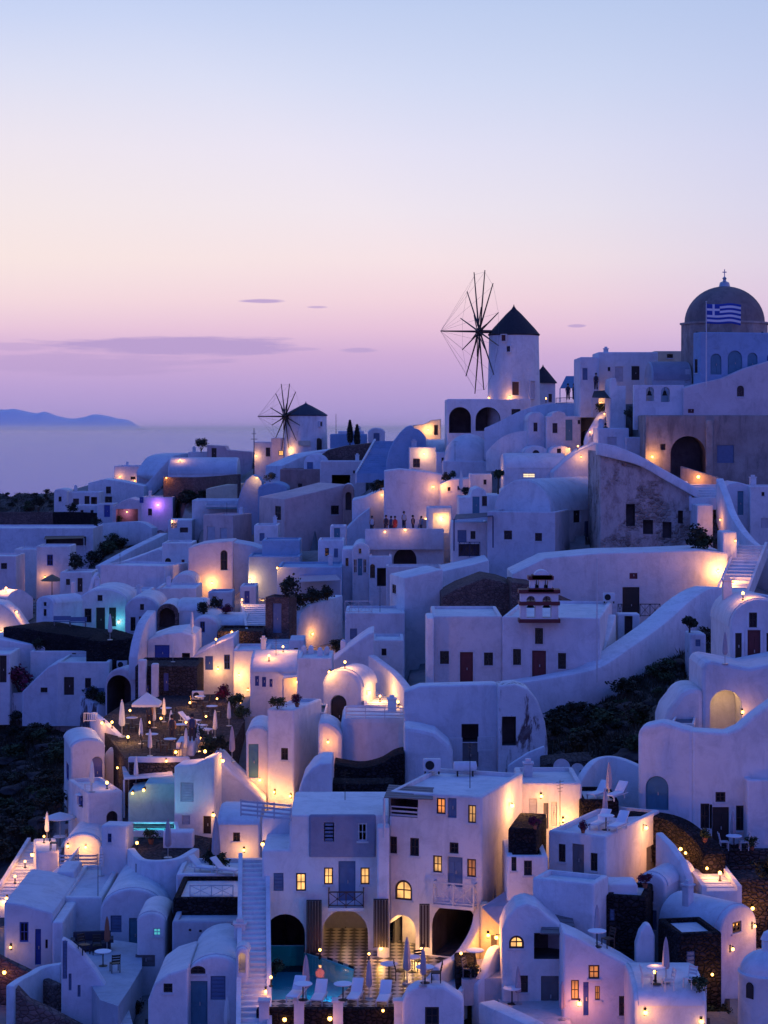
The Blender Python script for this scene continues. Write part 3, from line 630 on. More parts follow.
Wl('terrace_wall', 'curving white terrace wall at the foot of the small windmill', [(282, 466, 480, 272), (300, 458, 475, 275), (318, 452, 468, 278), (345, 448, 460, 280)], th=3)
H(h, 'pale cube house left of the small windmill', 254, 272, 442, 476, D=302, d=6, o=[('w', 268, 452, 4.5, 9)])
H('cream_house', 'cream lit cube touching the small windmill', 271, 287, 438, 466, D=300, d=5, m='palepink', o=[('W', 281, 453, 5, 5)])
H('pink_house', 'long low pink house on the left skyline', 207, 252, 444, 466, D=342, d=7, m='pink', top=[(207, 445), (225, 446), (227, 450), (252, 452)], o=[('d', 214, 453, 5, 10)])
H(h, 'small white house end left of the long pink house', 188, 208, 452, 466, D=345, d=6)
H('vaulted_house', 'long grey-blue barrel vault below the pink skyline house', 168, 237, 458, 481, D=326, d=8, roof='vaultx', rise=16)
Wl('stone_wall', 'dark stone terrace wall under the long grey-blue barrel', [(163, 477, 494), (200, 477, 494), (238, 474, 492)], m='brownstone')
Wl('sloping_wall', 'lamp-lit sloping white wall on the left ridge', [(141, 489, 498, 340), (152, 478, 490, 340), (163, 466, 480, 342), (174, 456, 470, 345), (190, 453, 464, 350)], th=5)
H(h, 'broad white terrace house below the dark ridge mound', 114, 161, 466, 488, D=352, d=8, o=[('w', 133, 478, 5, 3), ('w', 148, 478, 3, 4)])
H(h, 'white house with one dark window above a dark door on left slope', 88, 144, 480, 503, D=336, d=7, top=[(88, 483), (104, 479), (120, 481), (144, 486)], o=[('w', 108.5, 490, 5, 7), ('d', 108.5, 500.5, 7, 8)])
H('vaulted_house', 'narrow white gable house at the far left ridge end', 54, 67, 489, 513, D=326, d=6, roof='vault', rise=3, o=[('w', 60, 499, 3, 5)])
H(h, 'porch house with dark doorway right of the narrow ridge gable', 66, 99, 492, 513, D=328, d=6, o=[('d', 87, 504, 5, 16), ('v', 94, 503, 6, 12, 1.5), ('w', 76, 503, 6, 9)])
Wl('stone_wall', 'brown stone terrace wall at the far left', [(-60, 512, 530, 318), (0, 512, 530, 318), (53, 512, 528, 318)], m='brownstone')
Wl('stone_wall', 'nearly black stone terrace wall below the porch house', [(53, 512, 528, 318), (75, 512, 528, 316), (97, 513, 528, 315)], m='lava')
H(h, 'white house with a blue door beside the pink-lit tent', 97, 113, 504, 532, D=312, d=6, o=[('db', 107, 511, 6, 12)])
H('tent_house', 'pale pavilion washed in pink light on the left slope', 112, 142, 498, 526, D=308, d=6, m='palepink', top=[(112, 508), (122, 501), (130, 498), (142, 501)], o=[('v', 127, 516, 22, 14, 2)])
H(h, 'white block lit purple right of the pink pavilion', 141, 173, 497, 522, D=305, d=6, o=[('db', 141.5, 500, 4, 6), ('w', 150, 512, 4, 7)])
Wl('terrace_wall', 'white terrace wall under the pink pavilion', [(97, 524, 540, 300), (120, 522, 540, 298), (140, 522, 538, 296), (152, 528, 540, 295)], th=1.5)
H(h, 'broad flat-roofed white house at the left edge', -40, 93, 528, 562, D=285, d=10, o=[('v', 66, 541, 40, 9, 1.5)])
H(h, 'small white cube with a blue window below the broad flat roof', 36, 70, 546, 592, D=246, d=5, o=[('wb', 50, 560, 6, 11)])
H(h, 'white cube with chimney at the left edge among straw parasols', 14, 38, 549, 585, D=252, d=5)
H('pink_house', 'pinkish low house cut by the left edge', -30, 16, 556, 598, D=238, d=6, m='palepink', o=[('w', 4, 566, 6, 6)])
Wl('sloping_wall', 'long pale straight wall descending from the lit steps', [(104, 566, 574, 244), (135, 549, 560, 252), (168, 533, 548, 260)], th=1.2, curve=False)
H(h, 'large plain white house mass in the left middle', 100, 165, 566, 606, D=215, d=9, a=-18, xs=188)
H(h, 'upper white roof block behind the large plain house', 112, 166, 551, 580, D=234, d=8, top=[(112, 566), (140, 556), (158, 549), (166, 551)])
H(h, 'white house with maroon door and round dark hole', 162, 192, 543, 574, D=230, d=6, o=[('aw', 168, 561, 6, 6), ('dm', 183, 566, 3, 13)])
H(h, 'white stair house lit at its doorway on the left slope', 168, 192, 520, 544, D=266, d=5, o=[('V', 174, 524, 6, 8, 1), ('v', 184, 530, 8, 5, .5)])
H('pink_house', 'pink flat-roofed house with two pale shutters', 203, 233, 515, 550, D=240, d=6, a=-20, xs=252, m='pink', o=[('wg', 211, 533.5, 8, 14), ('wg', 223.5, 534.5, 7, 13)])
H('pink_house', 'curved pale pink house with a tall arched door', 188, 233, 542, 588, D=218, d=6, m='palepink', top=[(188, 548), (200, 544), (215, 542), (233, 541)], o=[('aw', 224, 560, 7, 20)])
H(h, 'plain white wall house right of the tall arched door', 232, 276, 546, 586, D=219, d=6, top=[(232, 542), (250, 545), (262, 549), (276, 540)])
H('flank_wall', 'rounded blue chimney-like wall by the glowing pool', 237, 262, 474, 522, D=250, d=5, m='bluewall', top=[(237, 504), (241, 490), (246, 480), (252, 475), (258, 477), (262, 482)], cat='wall')
H('vaulted_house', 'blue vaulted house with one tall dark window', 258, 287, 483, 525, D=247, d=8, roof='vault', rise=7, m='bluewall', rm='bluewall', o=[('w', 263.5, 503, 6, 13)])
H('pink_house', 'long pink-brown house with a sloping roofline and small windows', 284, 346, 484, 550, D=236, d=9, a=24, xs=259, m='pink', top=[(284, 499), (315, 492), (346, 484)], o=[('w', 278, 513, 6, 14), ('w', 335, 510, 8, 9), ('w', 270, 537, 6, 8)])
H('stone_gate', 'dark brown arched gateway at the end of the long pink house', 343, 354, 484, 514, D=236, d=3, m='rust', roof='vault', rise=6, o=[('av', 348.5, 501, 6, 18, 1)], cat='gate')
H('rust_house', 'reddish-brown block house above the long pink house', 280, 332, 469, 498, D=258, d=7, m='rust', o=[('w', 300, 488, 4, 9)])
H('blue_house', 'small blue wall right of the reddish-brown block', 331, 351, 474, 490, D=256, d=5, m='bluewall')
H('pool_house', 'cream wall glowing above a lit rooftop pool', 206, 241, 484, 505, D=286, d=6, m='cream', top=[(206, 489), (225, 485), (241, 484)])
H(h, 'white block under the glowing rooftop pool', 192, 242, 500, 522, D=270, d=7)
H(h, 'white slope-roofed house right of the long pink house', 330, 370, 508, 562, D=222, d=7, top=[(330, 548), (345, 530), (358, 517), (370, 508)])
H(h, 'bright white house between pink house and restaurant', 352, 392, 490, 535, D=226, d=7, top=[(352, 500), (365, 497), (380, 490), (392, 488)])

# ------------------------------------------------------------------ middle
H('blue_house', 'teal-blue house with a flat canopy in the middle', 277, 342, 567, 604, D=197, d=8, m='bluewall', rm='bluewall')
H('blue_house', 'teal garden wall house lit beside the pink wall', 248, 300, 556, 588, D=213, d=6, m='bluewall')
Wl('curved_wall', 'curved pale wall around the dark garden bushes', [(297, 634, 645, 180), (301, 614, 640, 181), (312, 604, 638, 183), (328, 600, 634, 185), (343, 595, 628, 187)], th=.8)
H('church_house', 'church-like vaulted white front with tall narrow windows', 352, 369.5, 544, 594, D=200, d=9, roof='vault', rise=9, o=[('wt', 355.3, 566, 3.6, 14), ('wt', 364.8, 566, 3.6, 14), ('dt', 360, 567, 4.4, 17), ('w', 360, 551, 2.5, 5)])
H(h, 'white annex with an arched window right of the church-like front', 369, 392, 556, 598, D=199, d=6, o=[('aw', 372.5, 571, 5, 14), ('v', 384, 577, 14, 18, 2)])
H(h, 'narrow white strip house left of the church-like front', 342, 353, 549, 605, D=201, d=6, o=[('w', 347, 562, 3, 8)])
H('restaurant_house', 'white house with a big arch carrying the busy restaurant terrace', 366, 444, 534, 580, D=203, d=8, o=[('av', 405, 561, 23, 26, 2)])
H('curved_wall_house', 'big smooth white wall with two tall wall-washer lights', 384, 453, 469, 518, D=219, d=5, top=[(384, 471), (400, 469), (430, 472), (453, 477)])
H(h, 'lamp-lit white wall closing the restaurant terrace on the right', 427, 452, 507, 545, D=207.5, d=3, o=[('V', 441, 523, 16, 20, .6)])
H(h, 'white house with teal door above the blue pergola', 459, 501, 491, 550, D=197, d=6, top=[(459, 497), (470, 497), (472, 490), (478, 487), (485, 490), (487, 495), (501, 495)], o=[('dt', 476, 505, 7, 17), ('w', 484.5, 501, 5, 10)])
H(h, 'white house with a dark balcony under the blue pergola', 452, 488, 522, 566, D=191, d=5, o=[('ws', 462, 536, 9, 12), ('w', 473, 535, 5, 8), ('v', 469, 550, 21, 12, 1)])
H(h, 'tall white box house with two small dark windows below the barrel', 487, 555, 512, 592, D=188, d=6, a=-16, xs=583, o=[('w', 508, 535, 8, 9), ('w', 538.5, 537, 7, 8)])
H('vaulted_house', 'great white barrel-vaulted house with shuttered side openings', 494, 551, 480, 530, D=192, a=-35, xs=617, roof='vault', rise=32, o=[('d', 577, 514, 7, 17), ('ws', 588, 529, 7, 16)])
H('sloping_house', 'white slope between the lamp-lit stairs and the ruined stone wall', 553, 604, 440, 492, D=204, d=6, top=[(553, 472), (565, 461), (580, 450), (600, 441), (604, 443)])
H('ruined_house', 'large ruined rubble house with black window holes', 600, 699, 446, 552, D=187, d=11, m='ruin', top=[(600, 451), (625, 457), (650, 467), (675, 480), (699, 494)], o=[('v', 630.5, 515, 9, 22, 1.2), ('v', 648, 527, 10, 14, 1), ('v', 667, 530, 9, 16, 1), ('v', 680.5, 517, 5, 13, 1)])
Wl('roof_coping', 'thick whitewashed sloping roof edge on the ruined house', [(598, 443, 455, 186.4), (615, 446, 459, 186.4), (640, 456, 466, 186.4), (665, 470, 480, 186.4), (690, 484, 494, 186.4), (699, 491, 499, 186.4)], th=2.2, down=0)
H(h, 'narrow bluish wall piece at the ruin\'s right edge', 697, 713, 505, 556, D=183, d=4)
H('terrace_house', 'long plain white terrace wall with one tall dark door', 512, 728, 550, 628, D=168, d=7, top=[(512, 574), (545, 558), (600, 553), (650, 552), (700, 550), (728, 553)], o=[('d', 631, 604, 17, 34), ('dm', 633.5, 576, 8, 6)])
H(h, 'small white chimney block on the terrace wall corner', 723, 737, 532, 560, D=168.5, d=3)
H('slanted_house', 'tall lavender house with a slanting white roof in the centre', 404, 443, 569, 655, D=172, d=17, a=14, xs=389.5, top=[(404, 578), (443, 569)], o=[('w', 394, 589, 4, 9)])
H(h, 'white wall block behind the slanting white roof', 442, 489, 561, 618, D=180, d=8, top=[(442, 571), (470, 565), (489, 560)])
H('stone_cistern', 'low brown stone house roof in front of the tall box house', 442, 512, 578, 626, D=166, d=8, m='brownstone', rm='brownstone', top=[(442, 597), (458, 588), (484, 578), (500, 581), (512, 585)])
H('stone_cistern', 'brown stone roof hump behind the red-trimmed bell gable', 511, 592, 582, 626, D=163, d=6, m='brownstone', top=[(511, 582), (530, 584), (560, 598), (592, 612)])
H('long_house', 'long white house with cream-framed dark door and two windows', 433, 502.5, 616, 688, D=142, d=8, trim='trim', o=[('w', 444.5, 657.5, 9, 13), ('dm', 466.5, 668, 13, 32), ('w', 488.5, 659, 9, 13)])
H('long_house', 'white house wing with stacked dark openings under the bell gable', 502, 600, 618, 688, D=140.5, d=9, a=-10, xs=612, trim='trim', o=[('w', 517, 657, 8, 16), ('dm', 539, 665, 14, 29), ('w', 539, 636, 8, 16), ('w', 562, 661, 8, 16)])
H('side_pillar', 'narrow white pier at the left end of the long house', 426.5, 434, 618, 684, D=141, d=4, cat='pillar')
H(h, 'white wall house with a black-topped grey door', 404, 498.5, 684, 772, D=122.5, d=1.6, top=[(404, 692), (420, 686), (495, 684), (498.5, 686)], o=[('v', 470, 733, 17, 18, 1.5), ('dg', 470, 755, 17, 24)])
H('peeling_house', 'white house with peeling plaster and black doorway', 498, 548, 684, 770, D=121.5, d=2.2, m='peel', top=[(498, 686), (515, 684), (528, 689), (538, 702), (545, 722), (548, 745)], o=[('v', 509, 731, 14, 29, 1.5)])
H('smooth_house', 'smooth rounded lavender house block with a railing on top', 341, 405, 717, 775, D=125, d=6, bev=.4)
H(h, 'low stepped white wall beside the smooth rounded block', 404, 453, 726, 772, D=119, d=3, top=[(404, 727), (420, 729), (436, 733), (450, 745), (453, 752)], bev=.25)
Wl('wedge_wall', 'white wedge wall descending left of the satellite dishes', [(508, 766, 775, 116), (528, 753, 775, 116), (545, 746, 775, 116)], curve=False)
H('cave_chapel', 'cave chapel with a tall arched dark door, lit at its corner', 322, 362, 670, 740, D=135, d=8, a=-18, xs=377, roof='vault', rise=18, bev=.3, o=[('ad', 338.5, 715, 16, 40)])
H(h, 'square white block lit warm left of the cave chapel', 297, 332, 658, 708, D=144, d=5)
H('lit_wall_house', 'broad lamp-washed sloping wall above the cave chapel', 331, 374, 632, 695, D=150, d=5, top=[(331, 662), (345, 651), (358, 641), (368, 634), (374, 632)])
Wl('stair_wall', 'glowing curved stair wall right of the cave chapel', [(368, 655, 700, 142), (380, 664, 705, 140), (392, 674, 712, 137), (403, 688, 722, 133), (408, 700, 726, 130)], th=.6)
S('staircase', 'glowing short steps climbing beside the cave chapel', (383, 716, 131), (376, 688, 142), 1.8, 12)
Wl('ramp_wall', 'wide white ramp wall sweeping up to the lit stairs on the right', [(500, 685, 722, 137), (530, 681, 716, 137.5), (560, 676, 706, 138), (600, 667, 690, 139), (630, 648, 678, 142), (664, 624, 660, 147), (694, 598, 645, 152), (716, 587, 634, 155), (737, 593, 630, 157)], th=1.9, bev=.2)
H('vaulted_house', 'small white bulge with dark door by the tall house', 246, 269, 727, 785, D=127, d=5, roof='vault', rise=9, o=[('dt', 253.5, 761, 10, 34)])
H('tall_house', 'tall white house with one small dark window and lit foot', 267, 294, 710, 815, D=126, d=6, a=-17, xs=322, o=[('w', 284.5, 754, 7, 12)])
H(h, 'rounded white flank right of the tall house', 318, 343, 722, 800, D=124, d=4, top=[(318, 722), (328, 722), (336, 727), (343, 735)], bev=.3)
H('rounded_wall_house', 'white rounded wedge in front of the tall house', 297, 332, 762, 820, D=114, d=4, top=[(297, 798), (303, 780), (312, 768), (320, 763), (332, 763)])
Wl('lava_wall', 'upper black stone wall under the smooth rounded block', [(334, 764, 782, 118), (360, 768, 782, 118), (380, 764, 782, 118), (394, 756, 782, 118), (404, 753, 782, 118)], th=2.5, m='lava')
Wl('lava_wall', 'lower black stone wall above the flat hotel roof', [(326, 783, 800, 115), (360, 784, 800, 115), (394, 783, 800, 115)], th=2, m='lava')

# ------------------------------------------------------------------ left middle
H('vaulted_house', 'narrow gabled house with two tiny windows at left', 36, 53, 597, 636, D=190, a=-38, xs=84, roof='vault', rise=7, o=[('w', 45, 604, 3, 4), ('w', 45, 612.5, 3, 7)])
H('vaulted_house', 'wide vaulted white house with three dark openings and high window', 79, 127, 589, 634, D=193, d=8, roof='vault', rise=13, o=[('d', 100.5, 619, 9, 23), ('w', 88, 615.5, 7, 14), ('d', 112.5, 617, 7, 19), ('w', 100, 598, 5, 6)])
H('vaulted_house', 'vaulted white house with maroon door and red-lit window', 125, 158, 597, 636, D=188, d=8, roof='vault', rise=12, o=[('w', 133, 624, 5, 14), ('dm', 142.5, 625, 7, 17), ('w', 142, 607, 4, 6)])
H('stone_vault', 'small brown stone vault with arched dark mouth', 157, 178, 604, 630, D=184, d=6, roof='vault', rise=9, m='brownstone', rm='roofwhite', o=[('av', 167, 618, 16, 20, 2)])
H('vaulted_house', 'low white barrel roof right of the brown stone vault', 177, 206, 601, 630, D=185, d=6, roof='vaultx', rise=10)
H(h, 'white roof block behind the maroon-door house', 156, 196, 588, 610, D=200, d=7)
Wl('lava_wall', 'black curving terrace wall below the narrow gabled house', [(3, 627, 640, 182), (22, 628, 642, 181), (45, 632, 645, 180), (68, 635, 648, 179), (86, 638, 652, 178)], m='lava', th=6)
Wl('lava_wall', 'black straight terrace wall below the maroon-door house', [(86, 640, 660, 174), (112, 641, 660, 174), (140, 636, 658, 175)], m='lava', th=7)
Wl('curved_wall', 'tall curved bluish wall left of the blue doorway', [(138, 658, 668, 165), (141, 640, 664, 166), (147, 622, 658, 168), (156, 610, 650, 172)], th=.8)
H(h, 'white house with a wide blue doorway and flat roof', 147, 194, 632, 672, D=168, d=7, top=[(147, 640), (165, 634), (182, 632), (194, 636)], o=[('db', 162, 653, 15, 16), ('v', 186, 660, 8, 14, 1)])
H('stone_house', 'dark rubble stone house front with blue openings', 135, 197, 666, 712, D=157, d=6, m='darkstone', rm='darkstone', o=[('db', 166, 682, 5, 18), ('db', 147, 690, 4, 10)])
H(h, 'broad white roof mass at the left edge', -40, 80, 641, 676, D=180, d=6, top=[(-40, 638), (0, 639), (40, 646), (80, 653)])
H(h, 'slanting white house end with a low window at left', 22, 58, 663, 697, D=172, d=6, top=[(22, 692), (34, 680), (48, 667), (58, 663)], o=[('w', 44, 690, 7, 5)])
H(h, 'white house with blue-black doors and flowers at left', 57, 109, 662, 697, D=172, d=6, o=[('d', 69, 686, 10, 18), ('w', 88, 683, 6, 10)])
H(h, 'pale blue roof terrace above the slanting white house', 30, 96, 651, 672, D=178, d=5, m='white', o=[('w', 74, 656, 4, 6)])
H(h, 'white house cut by the left edge with a tall dark door', -40, 10, 654, 696, D=174, d=5, o=[('d', 3, 669, 7, 27)])
H('arched_vault', 'big open brown vault facing the parasol terrace', 105, 137, 669, 726, D=166, d=7, a=-14, roof='vault', rise=16, m='palepink', o=[('av', 119, 703, 24, 56, 4)])
Wl('terrace_wall', 'long pale weathered wall above the dark empty slope', [(-60, 693, 720, 176), (0, 693, 720, 175), (50, 693, 720, 174), (80, 696, 722, 172), (98, 706, 724, 170)], m='peel', th=.8)
H('vaulted_house', 'white vaulted house end with one blue window', 191, 218, 617, 654, D=181, d=9, roof='vault', rise=11, o=[('wb', 202.5, 627, 5, 11)])
H('vaulted_house', 'bluish barrel roof right of the blue-windowed vault', 217, 246, 616, 640, D=184, d=6, roof='vaultx', rise=9)
H('stone_wall_house', 'dark stone wall with lamps before the bluish barrel roof', 217, 264, 631, 656, D=175, d=5, m='darkstone', rm='darkstone')
H(h, 'white house with two bright blue doors', 191, 234, 640, 685, D=168, d=6, top=[(191, 657), (205, 650), (220, 642), (234, 637)], o=[('db', 209, 663, 8, 14), ('wb', 227, 662, 6, 15), ('db', 194, 664, 4, 12)])
H(h, 'lamp-lit white cube right of the two blue doors', 233, 269, 650, 690, D=165, d=5)
H('stone_tower', 'brown stone tower house with a pale door by the lit steps', 265, 289, 597, 650, D=177, d=7, a=-14, xs=297, m='brownstone', rm='brownstone', o=[('ds', 277, 618, 9, 30)])
S('staircase', 'lit steps climbing left of the brown stone tower', (262, 634, 178), (255, 604, 194), 2.4, 14)
S('staircase', 'short lit steps below the brown stone tower', (277, 662, 166), (277, 639, 177), 2.4, 9)
H('vaulted_house', 'white rounded-roof house with small blue doors below the steps', 250, 299, 656, 696, D=151, d=7, roof='vaultx', rise=16, o=[('db', 257, 681, 4, 10), ('db', 264, 682, 4, 10), ('db', 271, 683, 3, 8)])
H(h, 'white terrace house with a railing in the centre', 345, 405, 613, 668, D=168, d=7, o=[('ws', 353.5, 634, 7, 11), ('v', 349, 603, 1, 1, .2)])
Wl('curved_wall', 'lamp-lit curved white wall at the left edge', [(-20, 620, 632, 205), (2, 604, 628, 205), (12, 592, 622, 206), (22, 590, 615, 207), (33, 598, 608, 208)], th=2)
H(h, 'bright sloping white roof glowing at the left edge', -20, 23, 606, 634, D=196, d=4, top=[(-20, 600), (2, 604), (12, 612), (23, 628)])
# ------------------------------------------------------------------ lower left
h = 'white_house'
T('parasol_terrace', [(96, 722), (120, 706), (142, 696), (222, 694), (245, 720), (232, 745), (190, 762), (130, 764)], (730, 139), th=3, m='darkstone')
Wl('terrace_wall', 'white wall edging the parasol terrace on its left', [(90, 712, 738, 140), (103, 722, 746, 138), (120, 738, 756, 136)])
Wl('planter_wall', 'lamp-lit curved planter wall under the parasols', [(190, 762, 772, 133), (198, 752, 770, 133), (212, 746, 766, 134), (228, 748, 766, 135), (236, 752, 768, 136)], th=1.5)
H('vaulted_house', 'white vaulted house with bright blue arched door at lower left', 71, 105, 740, 805, D=131, d=7, a=14, xs=64, roof='vault', rise=9, o=[('adb', 97, 772, 11, 31), ('wb', 67.5, 772, 2.5, 18)])
H('vaulted_house', 'warmly lit rounded house end beside the blue arched door', 104, 126, 749, 795, D=133, d=6, roof='vault', rise=10, bev=.3)
H(h, 'white terrace block with blue gates below the blue arched door', 88, 123, 793, 838, D=123, d=6, a=22, xs=68, o=[('db', 80, 800, 6, 12), ('av', 112, 818, 11, 14, 1)])
H('pool_wall_house', 'turquoise lit pool wall under the white slatted canopy', 128, 177, 783, 835, D=122, d=5, m='tealwall', top=[(128, 792), (144, 790), (145, 783), (177, 783)])
H(h, 'white house with slatted grey shutters right of the turquoise pool', 174, 214, 758, 862, D=120, d=7, a=-8, xs=222, top=[(174, 766), (195, 764), (206, 759), (214, 757)], o=[('wg', 187, 792, 13, 19), ('wg', 186, 820, 8, 9), ('d', 207, 825, 8, 18)])
H('flank_house', 'rounded white flank sloping down to the grey trellis', 212, 264, 757, 835, D=124, d=4, top=[(212, 757), (220, 760), (232, 773), (248, 788), (264, 803)])
H('vaulted_house', 'low rounded white annex with one small lit window', 217, 260, 813, 862, D=114, d=5, roof='vaultx', rise=12, o=[('w', 236.5, 837, 7, 9)])
Wl('terrace_wall', 'curved white wall of the small paved pool terrace', [(127, 848, 895, 113), (138, 859, 895, 109.5), (160, 861, 895, 108.3), (182, 858, 895, 108.8), (200, 848, 890, 111)])
T('pool_terrace', [(128, 852), (140, 836), (180, 832), (212, 838), (206, 858), (160, 866), (136, 864)], (848, 114), th=2.6, m='darkstone')
H('storage_chest', 'long white storage chest on the small pool terrace', 163, 193, 832, 847, D=114, d=1.1, down=.3, cat='chest')
H('tower_house', 'slim white tower with one blue window at lower left', 101, 127, 826, 888, D=114, d=5, a=-10, xs=134, o=[('wb', 109.5, 838, 4, 9)])
S('staircase', 'warm lit steps descending the left edge', (13, 902, 116), (48, 842, 128), 2.2, 18)
H(h, 'small white cube beside the warm lit steps', 36, 59, 852, 885, D=119, d=4, a=12)
H('vaulted_house', 'glowing rounded wall behind the grey slatted fence', 64, 101, 834, 866, D=120, d=5, roof='vault', rise=12)
H(h, 'white house with blue shutter and blue door at the left edge', 4, 53, 902, 972, D=104, d=8, top=[(4, 902), (25, 905), (53, 913)], o=[('wb', 24, 932, 9, 20), ('db', 38, 947, 6, 36), ('w', 46.5, 944, 2.5, 9)])
H(h, 'small bluish block right of the blue shuttered house', 52, 63, 922, 972, D=103.5, d=5)
H('sloping_house', 'pale sloping roof mass behind the blue shuttered house', 18, 64, 868, 925, D=113, d=6, top=[(18, 908), (34, 896), (50, 882), (64, 868)])
H(h, 'plain bluish cube house left of the wide vault', 61, 102, 897, 950, D=108, d=8)
H('vaulted_house', 'wide vaulted house with grey-blue door above a dining terrace', 100, 165, 889, 955, D=106, d=9, roof='vault', rise=24, o=[('ws', 116, 924, 11, 17), ('dt', 134.5, 935, 11, 34)])
H('vaulted_house', 'small annex with a glowing turquoise window', 137, 165, 913, 970, D=100, d=3.5, roof='vault', rise=9, o=[('wc', 157, 932, 8, 8), ('dg', 145, 961, 20, 12)])
T('dining_terrace', [(66, 948), (100, 938), (142, 944), (142, 968), (130, 988), (118, 1006), (100, 1000), (80, 966)], (966, 98.5), th=2.6, m='greywhite')
H('curved_front_house', 'white house front curving down below the dining terrace', 61, 124, 938, 1045, D=95, d=.7, top=[(61, 939), (70, 944), (82, 954), (94, 969), (106, 988), (116, 1006), (124, 1024)], o=[('ws', 64.8, 960, 4.5, 38), ('ws', 70, 982, 3, 17), ('ws', 79, 991, 3, 12)])
S('staircase', 'narrow steps dropping from the dining terrace', (124, 1034, 91), (114, 992, 97), 1, 12, sides=False)
Wl('curved_wall', 'scalloped white wall round the small blue terrace at lower left', [(14, 986, 1010, 97), (24, 979, 1008, 98), (34, 974, 1005, 99), (46, 967, 1000, 100), (60, 964, 996, 100)])
H('terrace_house', 'brown stone terrace house at the lower left corner', 15, 84, 1003, 1050, D=93, d=.8, m='brownstone', rm='bluewall', top=[(15, 988), (28, 1002), (50, 1012), (84, 1030)])
Wl('stone_wall', 'brown sloping wall below the blue door', [(-10, 950, 985, 101), (15, 965, 990, 101), (40, 978, 996, 100), (55, 985, 1000, 99)], m='brownstone')
H('vaulted_house', 'arched white house with fanlight and teal door at the bottom', 185, 247, 956, 1034, D=92.5, d=6, roof='vault', rise=26, o=[('aw', 198, 970, 15, 8), ('dt', 199, 1003, 17, 44), ('ws', 218, 988, 15, 24)])
H(h, 'low bluish house with one small square window at the bottom', 148, 188, 968, 1034, D=91.5, d=5, top=[(148, 1000), (154, 984), (168, 974), (188, 968)], o=[('w', 168, 988, 9, 9)])
H('pebbled_wall_house', 'bluish wall dotted with holes under the black stone band', 172, 247, 921, 965, D=99, d=4, m='greywhite', o=[('v', 190+i*8.5+(i*37 % 5), 930+(i*53 % 13), 2.6, 2.4, .25) for i in range(6)])
H('lava_house', 'black stone band below the white railing terrace', 173, 247.5, 898, 924, D=101, d=5, m='lava', rm='roofwhite')
H(h, 'white terrace parapet behind the two sunbeds by the stairs', 176, 247, 874, 902, D=106, d=4)
S('staircase', 'long straight stairway of bluish steps left of the hotel', (254, 1034, 88.5), (254, 858, 102), 1.15, 34, m='roofwhite')

# ------------------------------------------------------------------ hotel at the bottom centre
hotel = H('hotel_building', 'large white hotel wing with arched pool cave and lit passage', 262, 389, 815, 966, D=100, d=6.5, top=[(262, 850), (289, 850), (289.6, 815), (389, 815)], down=.5, cat='hotel',
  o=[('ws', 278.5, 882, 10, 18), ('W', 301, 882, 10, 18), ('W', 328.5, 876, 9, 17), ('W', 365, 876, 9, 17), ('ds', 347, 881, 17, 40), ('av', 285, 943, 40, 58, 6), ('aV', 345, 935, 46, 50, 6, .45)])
H('hotel_corner_room', 'recessed corner terrace wall under the grey trellis', 262, 290, 814, 860, D=104, d=2, top=[(262, 818), (290, 814)])
H('wall_panel_house', 'darker grey recessed-look upper panel of the hotel with two windows', 309, 376, 815, 857, D=99.9, d=.3, down=0, m='greyblue', cat='wall panel', o=[('ws', 329, 832, 10, 19), ('wt', 362.5, 832, 9, 18)])
right_wing = H('hotel_building', 'tall corner wing of the hotel with lattice balcony and lit arched door', 389, 482, 797, 962, D=98, a=-20, xs=523, d=8, down=.5, cat='hotel',
  o=[('v', 404, 806, 28, 22, 2.5), ('wo', 441, 806, 9, 16), ('ds', 452, 808, 9, 20), ('W', 472, 814, 8, 18), ('w', 393.5, 845, 7, 17), ('w', 414.5, 847, 9, 18), ('w', 454, 848, 9, 11), ('W', 437.5, 864, 9, 17), ('wo', 471.5, 868, 9, 18), ('ds', 455, 872, 15, 30), ('aW', 403.5, 890, 17, 20), ('aV', 402, 941, 27, 52, 2, 3.5), ('av', 455, 930, 46, 54, 7), ('v', 514, 862, 4, 12, .2)])
H('chimney_pier', 'raised pale pier between the two hotel wings', 377, 389.5, 827, 962, D=98.6, d=1, down=.5, cat='pillar')
H('courtyard_house', 'warmly lit white house front with louvred window right of the hotel', 520, 582, 783, 836, D=105, d=5, o=[('wg', 533, 806, 8, 15), ('dg', 546, 816, 5, 26), ('dw', 554, 814, 6, 24), ('w', 518, 812, 1, 1)])
H('lava_house', 'black stone balcony block below the lit courtyard', 508, 536, 829, 866, D=97, d=4, m='lava', a=-12)
H(h, 'white house with narrow windows behind the black balcony block', 507, 548, 856, 910, D=96.5, d=4, o=[('w', 514, 864, 5, 14), ('w', 528, 868, 8, 15)])
H(h, 'white corner house with terrace in front, two sunbeds on its roof', 548, 606, 836, 888, D=97.5, a=-28, xs=660, o=[('w', 562, 853, 7, 18), ('dg', 578, 860, 12, 32), ('w', 594, 862, 7, 18), ('dg', 652, 860, 11, 30)])
Wl('wedge_wall', 'white wedge wall running down to the lit garden steps', [(655, 832, 885, 100), (668, 845, 890, 99), (680, 862, 895, 98), (687, 880, 898, 97.5)], curve=False)
H('wall_house', 'long plain white wall below the corner house terrace', 532, 594, 884, 940, D=93, a=-26, xs=609, d=3)
H('lit_courtyard_house', 'orange glowing courtyard wall under the cloth sail', 480, 512, 904, 975, D=97.3, d=.6, m='cream', top=[(480, 905), (487, 903), (500, 912), (512, 920)], o=[('dg', 494, 948, 6, 26)])
T('patio', [(498, 998), (566, 998), (572, 1030), (508, 1026)], (1010, 90.6), th=1.5, m='greywhite')
T('courtyard_floor', [(458, 962), (505, 956), (503, 978), (462, 980)], (966, 94.5), th=1.2, m='greywhite')
